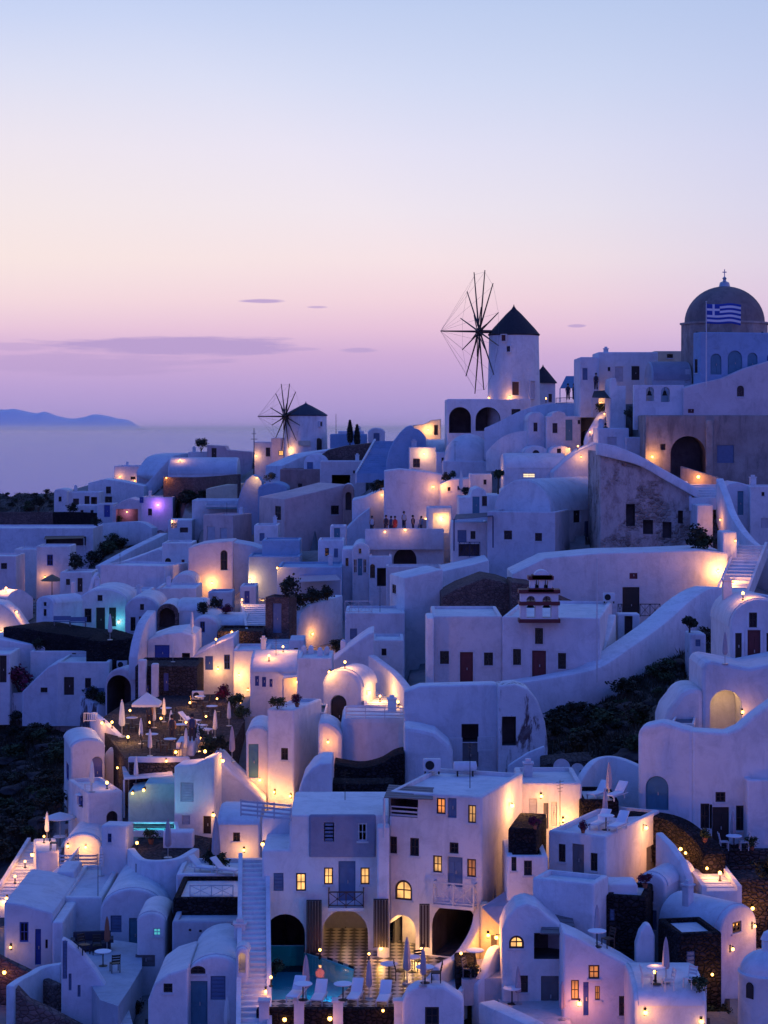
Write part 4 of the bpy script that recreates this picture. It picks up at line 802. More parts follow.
Wl('curved_wall', 'sweeping curved white wall right of the hotel terrace', [(439, 968, 1002, 93.5), (450, 962, 998, 94), (462, 955, 990, 95), (472, 942, 980, 96.5), (480, 925, 972, 97.5), (483, 908, 968, 98)])
S('staircase', 'curling white steps beside the hotel terrace', (440, 996, 92), (456, 974, 95), 1.6, 6)
H('lava_house', 'black stone base with plants at the foot of the glowing courtyard', 456, 478, 966, 1006, D=92.5, d=2.5, m='lava')
Wl('garden_wall', 'white scalloped wall piece left of the small patio', [(478, 985, 1012, 92), (488, 970, 1008, 92.5), (496, 950, 1000, 93.5), (503, 946, 995, 94)])
H(h, 'white house top with a square dark window at the bottom edge', 402, 464, 984, 1040, D=88.9, d=1.1, top=[(402, 1004), (408, 992), (418, 986), (445, 987), (464, 1000)], o=[('w', 432, 1016, 14, 18)])
Wl('ramp_wall', 'thick white ramp beam crossing the bottom patio', [(478, 1002, 1016, 90), (500, 1012, 1026, 88.5), (530, 1026, 1040, 87)], th=.9, curve=False)
H('cottage', 'white vaulted cottage with an orange half-moon window', 502, 567, 903, 1030, D=92, d=2.2, top=[(502, 930), (507, 917), (516, 907), (526, 903), (538, 907), (550, 918), (567, 930)], o=[('aW', 516.5, 942, 15, 13), ('v', 549, 946, 30, 26, 2), ('w', 523, 984, 10, 17), ('dg', 550, 996, 18, 40)])
H('sloping_house', 'white house with slanting roofline and small orange windows', 563, 656, 932, 1045, D=89.5, d=2, top=[(563, 932), (580, 939), (600, 950), (625, 963), (645, 976), (656, 990)], o=[('wo', 594, 972, 11, 14), ('wo', 575, 990, 8, 20), ('db', 586, 999, 5.5, 34), ('wo', 597.5, 993, 5, 14), ('w', 625, 1006, 12, 20)])
H('lava_house', 'black stone cube with white bench on top near the patio parasol', 606, 646, 897, 944, D=94, d=3, a=-14, m='lava', o=[('ws', 612, 915, 5, 12)])
H('bench_box', 'white bench box resting on the black stone cube', 608, 638, 884, 899, D=95, d=1.6, down=.4, cat='bench')
H('arched_screen', 'small free-standing arched white screen with a seat', 636, 655, 922, 966, D=91.5, d=.7, roof='none', top=[(636, 945), (640, 932), (646, 924), (651, 926), (655, 936)], cat='wall')
H('vaulted_house', 'white vault end with grey door left of the long barrel', 637, 665, 875, 930, D=96.5, a=-30, xs=694, roof='vault', rise=12, o=[('w', 650.5, 896, 6, 11), ('ds', 651, 920, 11, 20)])
H('vaulted_house', 'long white barrel house showing its round end to the right', 720, 757, 910, 975, D=93, a=42, xs=659, roof='vault', rise=24, o=[('w', 737, 927, 9, 11), ('dw', 672, 943, 11, 38)])
H('lava_house', 'black stone room with flat white roof before the long barrel', 678, 722, 934, 982, D=90.2, d=3, a=10, m='lava', o=[('ws', 691, 958, 9, 14)])
H('vaulted_house', 'low white barrel roof at the bottom edge lit from below', 634, 707, 984, 1040, D=86, d=5, roof='vaultx', rise=22)
def dome_chapel():
    D = 88; k = D/F; c = P(768, 1020, D); root = empty('domed_chapel', 'small round domed chapel at the lower right corner', 'chapel', c); r = 29*k
    bm = bm_new(); lathe(bm, [(r*1.05, -2), (r*1.03, 0), (r, 44*k), (r*1.04, 46*k), (r*1.04, 49*k), (r*.98, 50*k)], 30); obj('wall', bm, 'white', root)
    bm = bm_new(); lathe(bm, [(r*.96, 49*k)]+[(r*.96*math.cos(t), 49.5*k+r*.72*math.sin(t)) for t in [i*math.pi/20 for i in range(1, 10)]]+[(.03, 49.5*k+r*.72)], 30); obj('roof', bm, 'roofwhite', root, smooth=60)
    bm = bm_new(); lathe(bm, [(.28, 48*k+r*.7), (.28, 48*k+r*.7+.5), (.34, 48*k+r*.7+.55), (.2, 48*k+r*.7+.85), (.02, 48*k+r*.7+.95)], 12); obj('lantern', bm, 'white', root)
    x = (746-768)*k; y = -math.sqrt(r*r-x*x); M = Matrix.Translation((x, y-.03, 27*k)) @ Matrix.Rotation(math.atan2(x, -y), 4, 'Z')
    bm = bm_new(); prism(bm, [(a_, 0, b_) for a_, b_ in arch_pts(9*k, 16*k)], (0, .15, 0), M); obj('window', bm, 'glass', root)
dome_chapel()

# ------------------------------------------------------------------ right side
H('tower_house', 'lighter left flank of the white tower with a teal arched window', 638, 693, 720, 842, D=106, a=-14, d=1.6, bev=.2, top=[(638, 732), (643, 726), (662, 722), (693, 731)], o=[('adt', 657, 793, 23, 34)])
H('tower_house', 'big white tower house front with three black doorways at right', 692, 790, 715, 850, D=106, d=1.6, bev=.15, top=[(692, 731), (728, 733), (740, 728), (755, 715), (790, 690)],
  trim='white', o=[('w', 705, 816, 9, 25), ('d', 720.5, 827, 17, 40), ('w', 740.5, 818, 9, 25), ('w', 720.5, 797, 10, 10)])
H(h, 'white terrace level with a glowing arched alcove', 702, 790, 656, 738, D=112, d=5, top=[(702, 668), (705, 662), (712, 661), (750, 668), (790, 660)], bev=.2, o=[('aV', 726, 712, 32, 44, 2.2)])
H('vaulted_house', 'round-topped white house with framed dark openings at right', 730, 790, 599, 672, D=118, d=7, roof='vault', rise=28, trim='white', o=[('w', 753, 620, 8, 15), ('dm', 754, 650, 13, 40), ('d', 738.5, 646, 6.5, 26), ('d', 770, 646, 7, 26)])
H('stepped_house', 'rounded white shoulder wall left of the glowing alcove', 664, 704, 687, 740, D=112, d=4, bev=.3, top=[(664, 722), (668, 710), (676, 700), (680, 693), (690, 688), (704, 689)])
H(h, 'white side house cut by the right edge', 747, 800, 780, 842, D=105, d=4)
Wl('curved_wall', 'curved white wall sheltering two sunbeds', [(574, 805, 840, 108), (580, 786, 838, 109), (590, 768, 832, 110), (602, 758, 830, 111), (618, 758, 830, 111), (642, 768, 830, 110)])
H('lava_house', 'black stone terrace front below the two sheltered sunbeds', 580, 619, 800, 842, D=104.5, d=4, m='lava')
Wl('stone_wall', 'curved dark stone wall with a lamp under the teal window', [(616, 817, 842, 103), (640, 815, 842, 103.5), (662, 818, 845, 103), (680, 828, 852, 102), (696, 842, 862, 101), (703, 855, 870, 100)], m='lava', th=1.2)
Wl('stone_wall', 'dark stone wall carrying two satellite dishes', [(544, 764, 795, 112.5), (565, 762, 795, 112.5), (594, 760, 795, 112.5)], m='darkstone', th=3)
S('staircase', 'lamp-lit garden steps at the right', (722, 892, 97), (682, 838, 107), 1.5, 14)
H('stone_terrace', 'dark stone dining terrace before the black doors', 712, 800, 850, 890, D=103.6, d=1.7, m='darkstone', rm='darkstone', cat='terrace')
H('stone_terrace', 'lower dark stone terrace at the right edge', 728, 800, 880, 915, D=99, d=3.5, m='darkstone', rm='darkstone', cat='terrace')
H(h, 'white house with teal door at the right edge below the stone building', 722, 752, 480, 548, D=188, d=6, top=[(722, 492), (728, 484), (738, 482), (752, 486)], o=[('dt', 740.5, 503, 6, 24)])
H(h, 'white cube with a pale hatch cut by the right edge', 750, 800, 486, 560, D=187, d=5, o=[('wg', 765, 523, 8, 10), ('w', 763, 494, 3, 4)])
Wl('curved_wall', 'glowing curved wall sweeping down along the right stairs', [(716, 478, 512, 184), (723, 496, 530, 181), (730, 515, 548, 178), (742, 533, 562, 175), (756, 545, 575, 173), (790, 560, 590, 171)], th=.7)
S('staircase', 'lit stairway at the right edge above the round-topped house', (728, 604, 158), (752, 545, 172), 2.2, 18)
S('staircase', 'few lit steps under the old stone building', (708, 500, 186), (703, 484, 194), 3, 6)
Wl('garden_wall', 'low brown wall lit by a lamp below the arched porch', [(680, 466, 486, 195), (700, 472, 490, 194), (720, 478, 496, 193)], m='oldstone')
Wl('garden_wall', 'small white wall by the flagged steps on the right', [(735, 590, 612, 154), (748, 592, 614, 152), (780, 598, 616, 150)])
# ------------------------------------------------------------------ small stepped pieces between the houses
S('staircase', 'broad white steps right of the large plain house', (188, 604, 217), (170, 572, 229), 3, 14)
Wl('garden_wall', 'pointed white wall piece left of the large plain house', [(90, 596, 602, 216), (95, 578, 602, 217), (99, 572, 602, 218), (103, 580, 602, 219)], curve=False)
H('chimney_block', 'thin white post block on the bank left of the pointed wall', 71, 75, 582, 600, D=210, d=.8, cat='post')
H('white_house', 'small white step house behind the wide vaulted three-opening house', 128, 150, 590, 606, D=205, d=4)
H('white_house', 'white corner block beside the wide blue doorway', 138, 146, 660, 676, D=156.4, d=.8)
H('white_house', 'second white corner block on the dark rubble house', 151, 158, 664, 678, D=156, d=.8)
H('white_house', 'small white cube with dark window above the black straight terrace wall', 150, 168, 646, 664, D=171, d=3, o=[('w', 158, 654, 3, 5)])
Wl('curved_wall', 'small curved white wall left of the sweeping ramp', [(592, 668, 690, 142), (603, 652, 682, 144), (611, 632, 668, 147), (616, 614, 650, 150)], th=.7)
H('white_house', 'narrow white gate wall with dark doorway at the ramp courtyard', 618, 640, 614, 650, D=152, d=1.5, o=[('v', 628.5, 628, 8, 24, .8)])
H('white_house', 'small white house over the curved pink wall', 254, 278, 525, 552, D=226, d=5, o=[('ws', 262, 537, 5, 8)])
H('blue_house', 'low blue house roof between pink house and teal wall', 262, 300, 540, 560, D=216, d=5, m='bluewall')
H('white_house', 'low white stepped house left of the church-like front', 318, 344, 540, 572, D=206, d=5, o=[('w', 327, 552, 4, 8), ('ws', 336, 553, 4, 9)])
H('white_house', 'white cube with a teal hatch below the slope-roofed house', 330, 346, 526, 548, D=213, d=4, o=[('dt', 337, 534, 6, 12)])
H('white_house', 'long thin white parapet house under the restaurant arch', 386, 442, 566, 590, D=196, d=3)
H('white_house', 'white stepped cube right of the slanted tall house', 443, 462, 600, 624, D=168, d=4, o=[('w', 452, 608, 3, 5)])
H('white_house', 'small white box house in front of the ribbed barrel roof', 436, 450, 452, 470, D=229, d=3, o=[('w', 443, 460, 3, 5)])
H('white_house', 'tiny white house under the dome beside the cream parasols', 470, 492, 474, 492, D=214, d=4, o=[('w', 485, 482, 3, 5)])
H('white_house', 'low white wall house with two slits below the dome', 440, 472, 478, 496, D=216, d=4, top=[(440, 484), (452, 479), (472, 478)], o=[('w', 449, 489, 3, 4), ('w', 459, 488, 3, 4)])
H('vaulted_house', 'half-hidden small vault right of the cream parasols', 500, 520, 488, 512, D=200, d=5, roof='vault', rise=8, o=[('w', 510, 500, 4, 6)])
H('white_house', 'white cube with two windows on the slope above the long barrel', 568, 592, 468, 490, D=205, d=4, o=[('w', 575, 478, 3, 6), ('w', 584, 478, 3, 6)])
Wl('garden_wall', 'low parapet wall in front of the restaurant guests', [(365, 529, 540, 202.4), (405, 528, 540, 202.2), (444, 529, 540, 202.4)], th=.35, curve=False)
Wl('terrace_wall', 'low white wall edging the front of the parasol terrace', [(128, 757, 785, 125.6), (160, 757, 785, 125.4), (190, 757, 785, 125.8)], th=.3, curve=False)
H('white_house', 'white box room with slatted shutter beside the parasol terrace rim', 176, 194, 742, 762, D=128, d=2.5, o=[('wg', 185, 752, 7, 9)])
H('white_house', 'low white wing with dark slit between stone tower and white posts', 289, 304, 640, 668, D=168, d=4, o=[('d', 296, 655, 4, 14)])
H('white_house', 'stepped white house below the centre railing terrace', 372, 404, 640, 676, D=160, d=5, o=[('w', 384, 652, 5, 7)])
H('white_house', 'small white shed with blue door under the teal garden wall', 240, 256, 586, 606, D=202, d=4, o=[('db', 247, 597, 5, 12)])
H('blue_house', 'dim blue cube among the dark garden by the tower steps', 208, 232, 592, 616, D=200, d=4, m='bluewall', o=[('db', 220, 606, 5, 12)])
H('white_house', 'tiny white house with blue hatch left of the wide steps', 14, 34, 634, 652, D=186, d=4, o=[('wb', 24, 644, 4, 6)])
H('white_house', 'low white annex with two slits left of the pale pavilion', 76, 100, 505, 524, D=318, d=4, o=[('w', 82, 513, 3, 6), ('w', 92, 513, 3, 6)])
H('white_house', 'flat white house tucked under the long pale straight wall', 60, 92, 572, 596, D=226, d=5, o=[('w', 68, 582, 4, 6), ('d', 80, 585, 5, 14)])
H('vaulted_house', 'small white vault under the pink flat-roofed house', 172, 196, 574, 600, D=212, d=5, roof='vault', rise=9, o=[('d', 184, 590, 5, 15)])
H('white_house', 'squat white pump house between the two right hand stairs', 690, 706, 634, 652, D=143, d=2.5, o=[('ws', 698, 643, 5, 7)])
H('lit_niche_house', 'small cream arched niche glowing right of the fanlight house', 236, 248, 948, 978, D=92, d=1.2, roof='vault', rise=6, o=[('aV', 242, 963, 7, 20, .6)])
H('white_house', 'stacked white landing block beside the warm left-edge steps', 56, 74, 872, 900, D=112, d=3, o=[('wb', 64, 885, 4, 8)])

apply_cuts()
terrain()
SKY = 1.0
# ------------------------------------------------------------------ hotel terrace, pools
TZ = (HY-950)*100/F
T('hotel_terrace', [(304, 950), (318, 946), (321, 928), (369, 928), (371, 946), (388, 946), (390, 930), (416, 930), (418, 944), (478, 944), (468, 992), (440, 1006), (258, 1009), (258, 1001), (290, 999), (332, 1002), (353, 984), (355, 967), (330, 958)], (950, 100), th=1.2, m='tiles')
def pool(label, poly, ref, depth, light=None, m='basin', rim=True, glow=(.3, .85, .8)):
    z = (HY-ref[0])*ref[1]/F; pts = [plane_pt(x, y, z) for x, y in poly]; c = sum(pts, Vector())/len(pts); root = empty('swimming_pool', label, 'pool', c)
    rel = [p-c for p in pts]; n = len(rel); bm = bm_new(); fl = [bm.verts.new((p.x, p.y, -depth)) for p in rel]; up = [bm.verts.new((p.x, p.y, -.06)) for p in rel]
    bm.faces.new(fl)
    for i in range(n): bm.faces.new((fl[i], fl[(i+1) % n], up[(i+1) % n], up[i]))
    obj('basin', bm, m, root, smooth=0, fix=False)
    bm = bm_new(); f = bm.faces.new([bm.verts.new((p.x, p.y, -.1)) for p in rel]); f.normal_update()
    if f.normal.z < 0: f.normal_flip()
    obj('water', bm, 'water', root, smooth=0, fix=False)
    if rim:
        bm = bm_new()
        for i in range(n):
            a, b = rel[i], rel[(i+1) % n]; o1, o2 = a*(1+.28/a.length), b*(1+.28/b.length)
            prism(bm, [(a.x, a.y, -.3), (b.x, b.y, -.3), (o2.x, o2.y, -.3), (o1.x, o1.y, -.3)], (0, 0, .34))
        obj('rim', bm, 'white', root, smooth=0)
    if light:
        for x, y, e in light: p = plane_pt(x, y, z)-c; plight('underwater_light', (p.x, p.y, -.3), e, glow, .15, root)
pool('curving dark blue hotel pool running into the arched cave', [(266, 1000), (270, 962), (266, 944), (304, 944), (304, 951), (330, 959), (354, 968), (352, 983), (331, 1001), (290, 998)], (950, 100), 1.1, [(338, 980, 90), (300, 975, 22)], m='basin', rim=False, glow=(.05, .5, .8))
pool('lit turquoise plunge pool under the teal wall', [(131, 831), (133, 823), (174, 823), (176, 831)], (827, 118), .6, [(142, 827, 75), (163, 827, 75)])
pool('small pale plunge pool on the roof terrace beside the cave chapel', [(297, 713), (303, 705), (326, 705), (324, 713)], (709, 133), .5, [(312, 709, 7)])
pool('small plunge pool before the glowing alcove on the right', [(672, 724), (677, 717), (694, 717), (692, 724)], (720, 111), .5)
pool('glowing yellow-green rooftop pool on the left hillside', [(206, 505), (208, 500), (240, 500), (240, 505)], (502, 276), .5, [(215, 502, 70), (232, 502, 70)], glow=(.95, .9, .35))
Wl('terrace_front_wall', 'black stone terrace front with fairy lights below the sunbeds', [(256, 1009, 1040, 89.4), (300, 1009, 1040, 89.3), (350, 1009, 1040, 89.3), (404, 1009, 1040, 89.3)], m='lava', curve=False)
for i, (px, where) in enumerate([(264, 'at the stair end'), (299, 'second from the stairs'), (338, 'third from the stairs'), (399, 'nearest the cut-off house at the bottom')]):
    k = 91/F; c = P(px, 1016, 89.2); r = empty('terrace_pillar', 'short white capped pillar %s of the sunbed terrace' % where, 'pillar', c, group='pillars along the sunbed terrace')
    bm = bm_new(); box(bm, -.22, .22, -.1, .34, -1, .62); obj('shaft', bm, 'white', r, smooth=0); bm = bm_new(); box(bm, -.28, .28, -.16, .4, .625, .72); obj('cap', bm, 'white', r, smooth=0)

def body_mesh():
    a = .05
    V = [(0, 0, .95), (0, 0, 1.15), (0, 0, 1.38), (0, 0, 1.5), (0, -.01, 1.6), (0, -.01, 1.74), (.1, 0, .9), (.12, -.05-a, .5), (.12, a, .07), (.13, -.14+a, .04), (-.1, 0, .9), (-.12, -.02+a, .5), (-.12, .05-a, .07), (-.13, -.14-a, .04), (.2, 0, 1.38), (.25, .02, 1.1), (.23, -.1-a, .86), (-.2, 0, 1.38), (-.25, .02, 1.1), (-.22, -.12+a, .87)]
    E = [(0, 1), (1, 2), (2, 3), (3, 4), (4, 5), (0, 6), (6, 7), (7, 8), (8, 9), (0, 10), (10, 11), (11, 12), (12, 13), (2, 14), (14, 15), (15, 16), (2, 17), (17, 18), (18, 19)]
    rad = [.15, .14, .15, .06, .1, .09, .1, .07, .045, .04, .1, .07, .045, .04, .07, .05, .04, .07, .05, .04]
    me = bpy.data.meshes.new('body'); me.from_pydata(V, E, []); o = bpy.data.objects.new('body', me); C.objects.link(o); o.modifiers.new('k', 'SKIN'); o.modifiers.new('u', 'SUBSURF').levels = 1
    for i, sv in enumerate(me.skin_vertices[0].data): sv.radius = (rad[i],)*2; sv.use_root = i == 0
    bpy.context.view_layer.update(); dg = bpy.context.evaluated_depsgraph_get(); dg.update(); m2 = bpy.data.meshes.new_from_object(o.evaluated_get(dg)); bpy.data.objects.remove(o); m2.materials.append(MT['skin']); m2.shade_smooth(); return m2
BODY = body_mesh()
# ------------------------------------------------------------------ finding surfaces
bpy.context.view_layer.update(); DG = bpy.context.evaluated_depsgraph_get(); DG.update()
def ray(px, py):
    d = Vector(((px-CX)/F, 1, (HY-py)/F)).normalized(); ok, loc, nor, _, ob, _ = sc.ray_cast(DG, Vector((0, 0, 0)), d)
    return (loc, nor, ob) if ok else (P(px, py, G(px, py)), Vector((0, 0, 1)), None)
def ground(px, py):
    """point of the nearest floor seen at (or just below, or just above) a pixel"""
    for dy in (0, 2, 4, 6, 8, 10, -2, 12, 14, -4, 16, -6, 20, -9, -12):
        loc, nor, ob = ray(px, py+dy)
        if nor.z > .6 and ob is not None and ob.name[:5] not in ('water', 'folia', 'crown', 'seat', 'cushi'): return loc
    loc, nor, ob = ray(px, py); p = loc+nor*.35; p.z += .2
    ok, l2, n2, _, o2, _ = sc.ray_cast(DG, p, Vector((0, 0, -1)))
    return l2 if ok else loc
MESH = {}
def shared(key, build):
    if key not in MESH: o = build(); MESH[key] = o.data; bpy.data.objects.remove(o)
    return MESH[key]
def child(name, key, build, parent, loc=(0, 0, 0), rot=(0, 0, 0), sc_=1):
    o = bpy.data.objects.new(name, shared(key, build)); C.objects.link(o); o.parent = parent; o.location = loc; o.rotation_euler = rot
    o.scale = (sc_,)*3 if not hasattr(sc_, '__len__') else sc_; return o

# ------------------------------------------------------------------ lamps
def g_globe(): bm = bm_new(); lathe(bm, [(.02, -.11), (.08, -.08), (.11, 0), (.08, .08), (.02, .11)], 10); return obj('globe', bm, 'bulb', smooth=60)
def g_brkt(): bm = bm_new(); box(bm, -.06, .06, 0, .03, -.16, .2); tube(bm, (0, .02, .15), (0, -.17, .17), .018); tube(bm, (0, -.17, .11), (0, -.17, .18), .05, .02, 8); return obj('bracket', bm, 'iron')
def g_post(): bm = bm_new(); tube(bm, (0, 0, -.1), (0, 0, .3), .035); lathe(bm, [(.09, -.02), (.09, .03), (.04, .04)], 10); return obj('post', bm, 'iron')
def lamp(px, py, e, label, col=(1, .36, .055), s=1, grp=None):
    loc, nor, ob = ray(px, py)
    if nor.z > .6:
        r = empty('ground_lamp', label, 'lamp', loc, group=grp); child('post', 'post', g_post, r); child('globe', 'globe', g_globe, r, (0, 0, .4), sc_=s*LR.uniform(.55, .9)); lp = (0, 0, .75)
    else:
        h = Vector((nor.x, nor.y, 0)).normalized(); r = empty('wall_lamp', label, 'lamp', loc, math.atan2(h.y, h.x)+math.pi/2, grp)
        child('bracket', 'brkt', g_brkt, r); child('globe', 'globe', g_globe, r, (0, -.17, .02), sc_=s*LR.uniform(.55, .95)); lp = (0, -.8, 0)
    k_ = LR.random(); plight('lamp_light', lp, e*LAMPK*LR.uniform(.55, 1.5)*(1.7 if px < 400 and 560 < py < 810 else 1), tuple(c+(c2-c)*k_*.8 for c, c2 in zip(col, (1, .5, .16))) if col[1] > .35 and col[2] < .3 else col, .22, r)
LAMPK = 1.3; LR = random.Random(11)
B_, M_, S_ = 70, 30, 9
for a in [
 (718, 571, B_*2.2, 'bright lamp on the right end of the long terrace wall', None, 1.4), (510, 397, M_*1.4, 'uplight at the door of the tall windmill'),
 (652, 457, B_*1.3, 'bright wall lamp left of the arched stone porch', None, 1.6), (699, 477, B_*1.2, 'bright lamp on the low brown wall below the stone porch', None, 1.6),
 (600, 403, M_, 'lamp under the dark pergola left of the pillar wall'), (606, 414, S_, 'small lamp at the foot of the slim pillar wall'),
 (578, 450, B_, 'lamp at the head of the lit diagonal wall'), (581, 457, B_, 'second lamp, just below the head of the lit diagonal wall'), (590, 436, M_, 'lamp washing the middle of the diagonal wall'), (569, 449, M_, 'lamp beside the twin arched annexes'),
 (546, 402, B_, 'bright lamp right of the tall windmill foot'), (490, 398, S_, 'small roof lamp left of the tall windmill'), (424, 454, B_, 'wall lamp on the small house left of the dome'),
 (433, 487, B_*.8, 'left of two tall wall washers on the smooth wall'), (442, 486, B_*1.1, 'right of two tall wall washers on the smooth wall'), (502, 473, M_*1.5, 'lamp on the white pot beside the topiary tree'),
 (426, 519, M_, 'wall lamp at the left end of the restaurant terrace wall'), (443, 519, B_, 'wall lamp at the right end of the restaurant terrace wall'), (405, 530, M_, 'candle lamp in the middle of the restaurant terrace'), (385, 532, S_, 'candle lamp at the left rim of the restaurant terrace'),
 (733, 581, B_*2.2, 'brightest lamp beside the right-hand stairs'), (743, 600, B_*1.6, 'lamp at the foot of the right-hand stairs'), (722, 520, M_, 'lamp along the glowing curved wall'), (735, 541, M_, 'lamp lower on the glowing curved wall'),
 (643, 828, B_, 'orange lamp on the curved dark wall under the teal window', (1, .4, .08), 1.4), (683, 849, M_, 'upper lamp on the garden steps'), (688, 853, M_, 'second lamp on the garden steps'), (720, 881, M_, 'lamp at the foot of the garden steps'), (706, 868, M_, 'lamp midway down the garden steps'),
 (752, 908, M_, 'lamp above the round end of the long barrel house'), (752, 926, M_, 'lamp right of the round end of the long barrel house'), (730, 949, S_, 'small red lamp under the long barrel house', (1, .2, .05)), (711, 974, M_, 'lamp among plants by the flat-roofed black room'), (655, 981, S_, 'small lamp left of the patio parasol table'),
 (579, 1003, M_, 'pinkish candle lamp before the orange windows', (1, .3, .2)), (645, 1012, M_*1.5, 'lamp glowing on the low barrel roof at the bottom'), (701, 1021, S_, 'small lamp at the bottom edge near the chapel'),
 (509, 806, B_*1.5, 'bright lamp on the hotel side wall at the top floor', None, 1.5), (563, 820, B_, 'lamp at the right end of the lit courtyard front'), (541, 796, M_*1.3, 'lamp above the louvred window of the lit courtyard'),
 (461, 962, M_, 'table lamp on the glowing courtyard'), (500, 938, B_*1.5, 'wall lamp in the orange glowing courtyard', (1, .36, .04)), (488, 935, B_, 'second wall lamp deep in the orange courtyard', (1, .36, .04)),
 (381, 948, M_, 'uplight in the climber left of the lit hotel arch', (1, .5, .12)), (423, 948, M_, 'uplight in the climber right of the lit hotel arch', (1, .5, .12)), (320, 958, S_*.6, 'red ember lamp at the pool corner', (1, .15, .04)), (369, 962, S_, 'lantern on the floor at the lit passage'),
 (271, 986, M_*.6, 'lantern beside the stone basin left of the pool'), (266, 991, S_, 'small lantern at the terrace corner by the stairs'), (330, 1018, S_, 'fairy light cluster below the third sunbed', (1, .35, .1)), (285, 1019, S_, 'fairy light cluster below the first sunbed', (1, .35, .1)), (383, 1010, S_, 'floor light below the fourth sunbed'),
 (367, 693, B_*1.2, 'lamp at the corner of the cave chapel', None, 1.4), (345, 668, B_, 'lamp washing the sloping wall above the chapel'), (380, 702, B_, 'lamp on the glowing chapel steps'), (330, 672, M_, 'lamp on the square block above the chapel'), (398, 708, M_, 'lamp behind the railing of the smooth block'),
 (311, 634, M_, 'lamp among the white garden posts'), (262, 601, B_, 'lamp at the head of the steps by the stone tower'), (242, 604, B_, 'lamp on the garden wall left of the stone tower'), (232, 632, M_*1.3, 'lamp on the dark stone wall near the bluish barrel roof'), (216, 644, M_, 'lamp over the two blue doors'), (218, 669, M_, 'lamp between the two blue doors and the planting'),
 (239, 675, B_, 'lamp on the white cube above the flowers'), (248, 690, M_, 'lamp in the flower bed by the white cube'), (269, 661, M_*1.3, 'lamp beside the short lit steps'), (297, 682, M_, 'lamp on the pergola post by the rounded roof'), (283, 652, M_, 'lamp at the top of the short lit steps'),
 (217, 704, M_, 'lamp at the upper rim of the parasol terrace'), (239, 704, M_*1.3, 'lamp at the right rim of the parasol terrace'), (220, 761, M_, 'lamp under the curved planter wall'), (205, 758, M_, 'lamp in the curved planter'), (166, 761, S_, 'small lamp at the front rim of the parasol terrace'), (128, 743, B_*1.2, 'bright lamp behind the blue-doored vault', (1, .6, .2)), (104, 723, M_, 'orange lamp at the left rim of the parasol terrace', (1, .4, .08)), (186, 728, M_, 'lamp under the parasols at the right'), (150, 728, S_, 'candle lamp in the middle of the parasol terrace'),
 (120, 768, M_*1.2, 'lamp washing the rounded house end'), (133, 793, S_*.5, 'lamp under the white slatted canopy'), (145, 790, S_*.5, 'second lamp under the white slatted canopy'), (107, 789, S_, 'candle lamp on the blue-gated terrace'), (140, 736, M_, 'candle lamp left of the terrace middle table', (1, .4, .08)), (161, 724, M_, 'candle lamp at the back of the parasol terrace', (1, .4, .08)), (177, 752, M_, 'candle lamp near the white box room on the terrace', (1, .4, .08)), (200, 744, B_*.7, 'lantern by the planting in the curved planter', (1, .4, .08)), (206, 722, M_, 'candle lamp at the upper right of the parasol terrace', (1, .4, .08)), (130, 716, M_, 'candle lamp under the big tan parasol side', (1, .4, .08)), (190, 708, B_*.6, 'lantern at the foot of the dark rubble house', (1, .4, .08)), (112, 728, M_, 'lantern at the left steps of the parasol terrace', (1, .4, .08)),
 (328, 742, M_, 'lamp at the chapel side steps'), (260, 780, M_*.8, 'path lamp at the tall house door'), (275, 792, M_*.8, 'path lamp at the tall house foot'), (291, 796, M_, 'path lamp at the tall house corner'), (264, 844, M_, 'lamp in the hotel corner terrace under the trellis'), (213, 815, M_, 'lamp above the dark door by the low annex'), (244, 850, M_, 'lamp behind the low rounded annex'),
 (6, 592, B_*1.4, 'big lamp on the curved wall at the left edge', None, 1.5), (1, 632, M_, 'lamp cut by the left edge above the black wall'), (15, 612, M_, 'lamp washing the bright sloping roof at left'),
 (51, 832, M_, 'top lamp along the left-edge steps'), (44, 843, M_, 'second lamp along the left-edge steps'), (35, 855, M_, 'third lamp along the left-edge steps'), (25, 868, M_, 'fourth lamp along the left-edge steps'), (15, 883, M_, 'fifth lamp along the left-edge steps'), (7, 898, M_*1.4, 'lowest lamp along the left-edge steps'),
 (11, 947, S_*1.5, 'wall lamp left of the blue shutter'), (5, 972, S_, 'red lamp at the left edge under the blue shutter', (1, .25, .05)), (68, 846, M_, 'lamp behind the grey slatted fence'), (86, 847, M_*1.3, 'right-hand lamp behind the grey slatted fence'), (137, 850, S_, 'lamp on the wall of the small pool terrace'),
 (167, 478, B_*1.6, 'lamp on the lit sloping wall of the left ridge'), (180, 462, B_, 'upper lamp on the lit sloping wall of the left ridge'), (120, 477, M_, 'lamp on the broad ridge terrace'), (135, 481, M_, 'right-hand lamp on the broad ridge terrace'), (256, 456, B_, 'lamp on the pale cube left of the small windmill'), (291, 450, B_*1.5, 'lamp on the small windmill wall'), (257, 478, B_, 'lamp below the pale cube near the small windmill'), (172, 521, B_, 'lamp on the white stair house'), (212, 583, B_*1.2, 'lamp washing the curved pink wall from below', (1, .4, .06)),
 (382, 495, M_, 'lamp by the bushes above the restaurant'), (278, 568, M_, 'small square lamp on the teal house roof'), (250, 580, B_, 'lamp on the teal garden wall'), (45, 577, M_, 'lamp among the straw parasols'), (428, 430, B_*1.2, 'lamp in the yellow rooftop room'), (742, 712, M_, 'lamp inside the glowing alcove'),
]:
    px, py, e, lb = a[:4]; lamp(px, py, e, lb, (a[4] if len(a) > 4 and a[4] else (1, .36, .055)), a[5] if len(a) > 5 else 1)
lamp(127, 512, 110, 'pink floodlight in the pale pavilion', (1, .35, .6)); lamp(158, 505, 110, 'purple floodlight on the white block', (.45, .15, 1)); lamp(119, 622, 18, 'turquoise lamp beside the high-windowed vault', (.1, .8, .9))

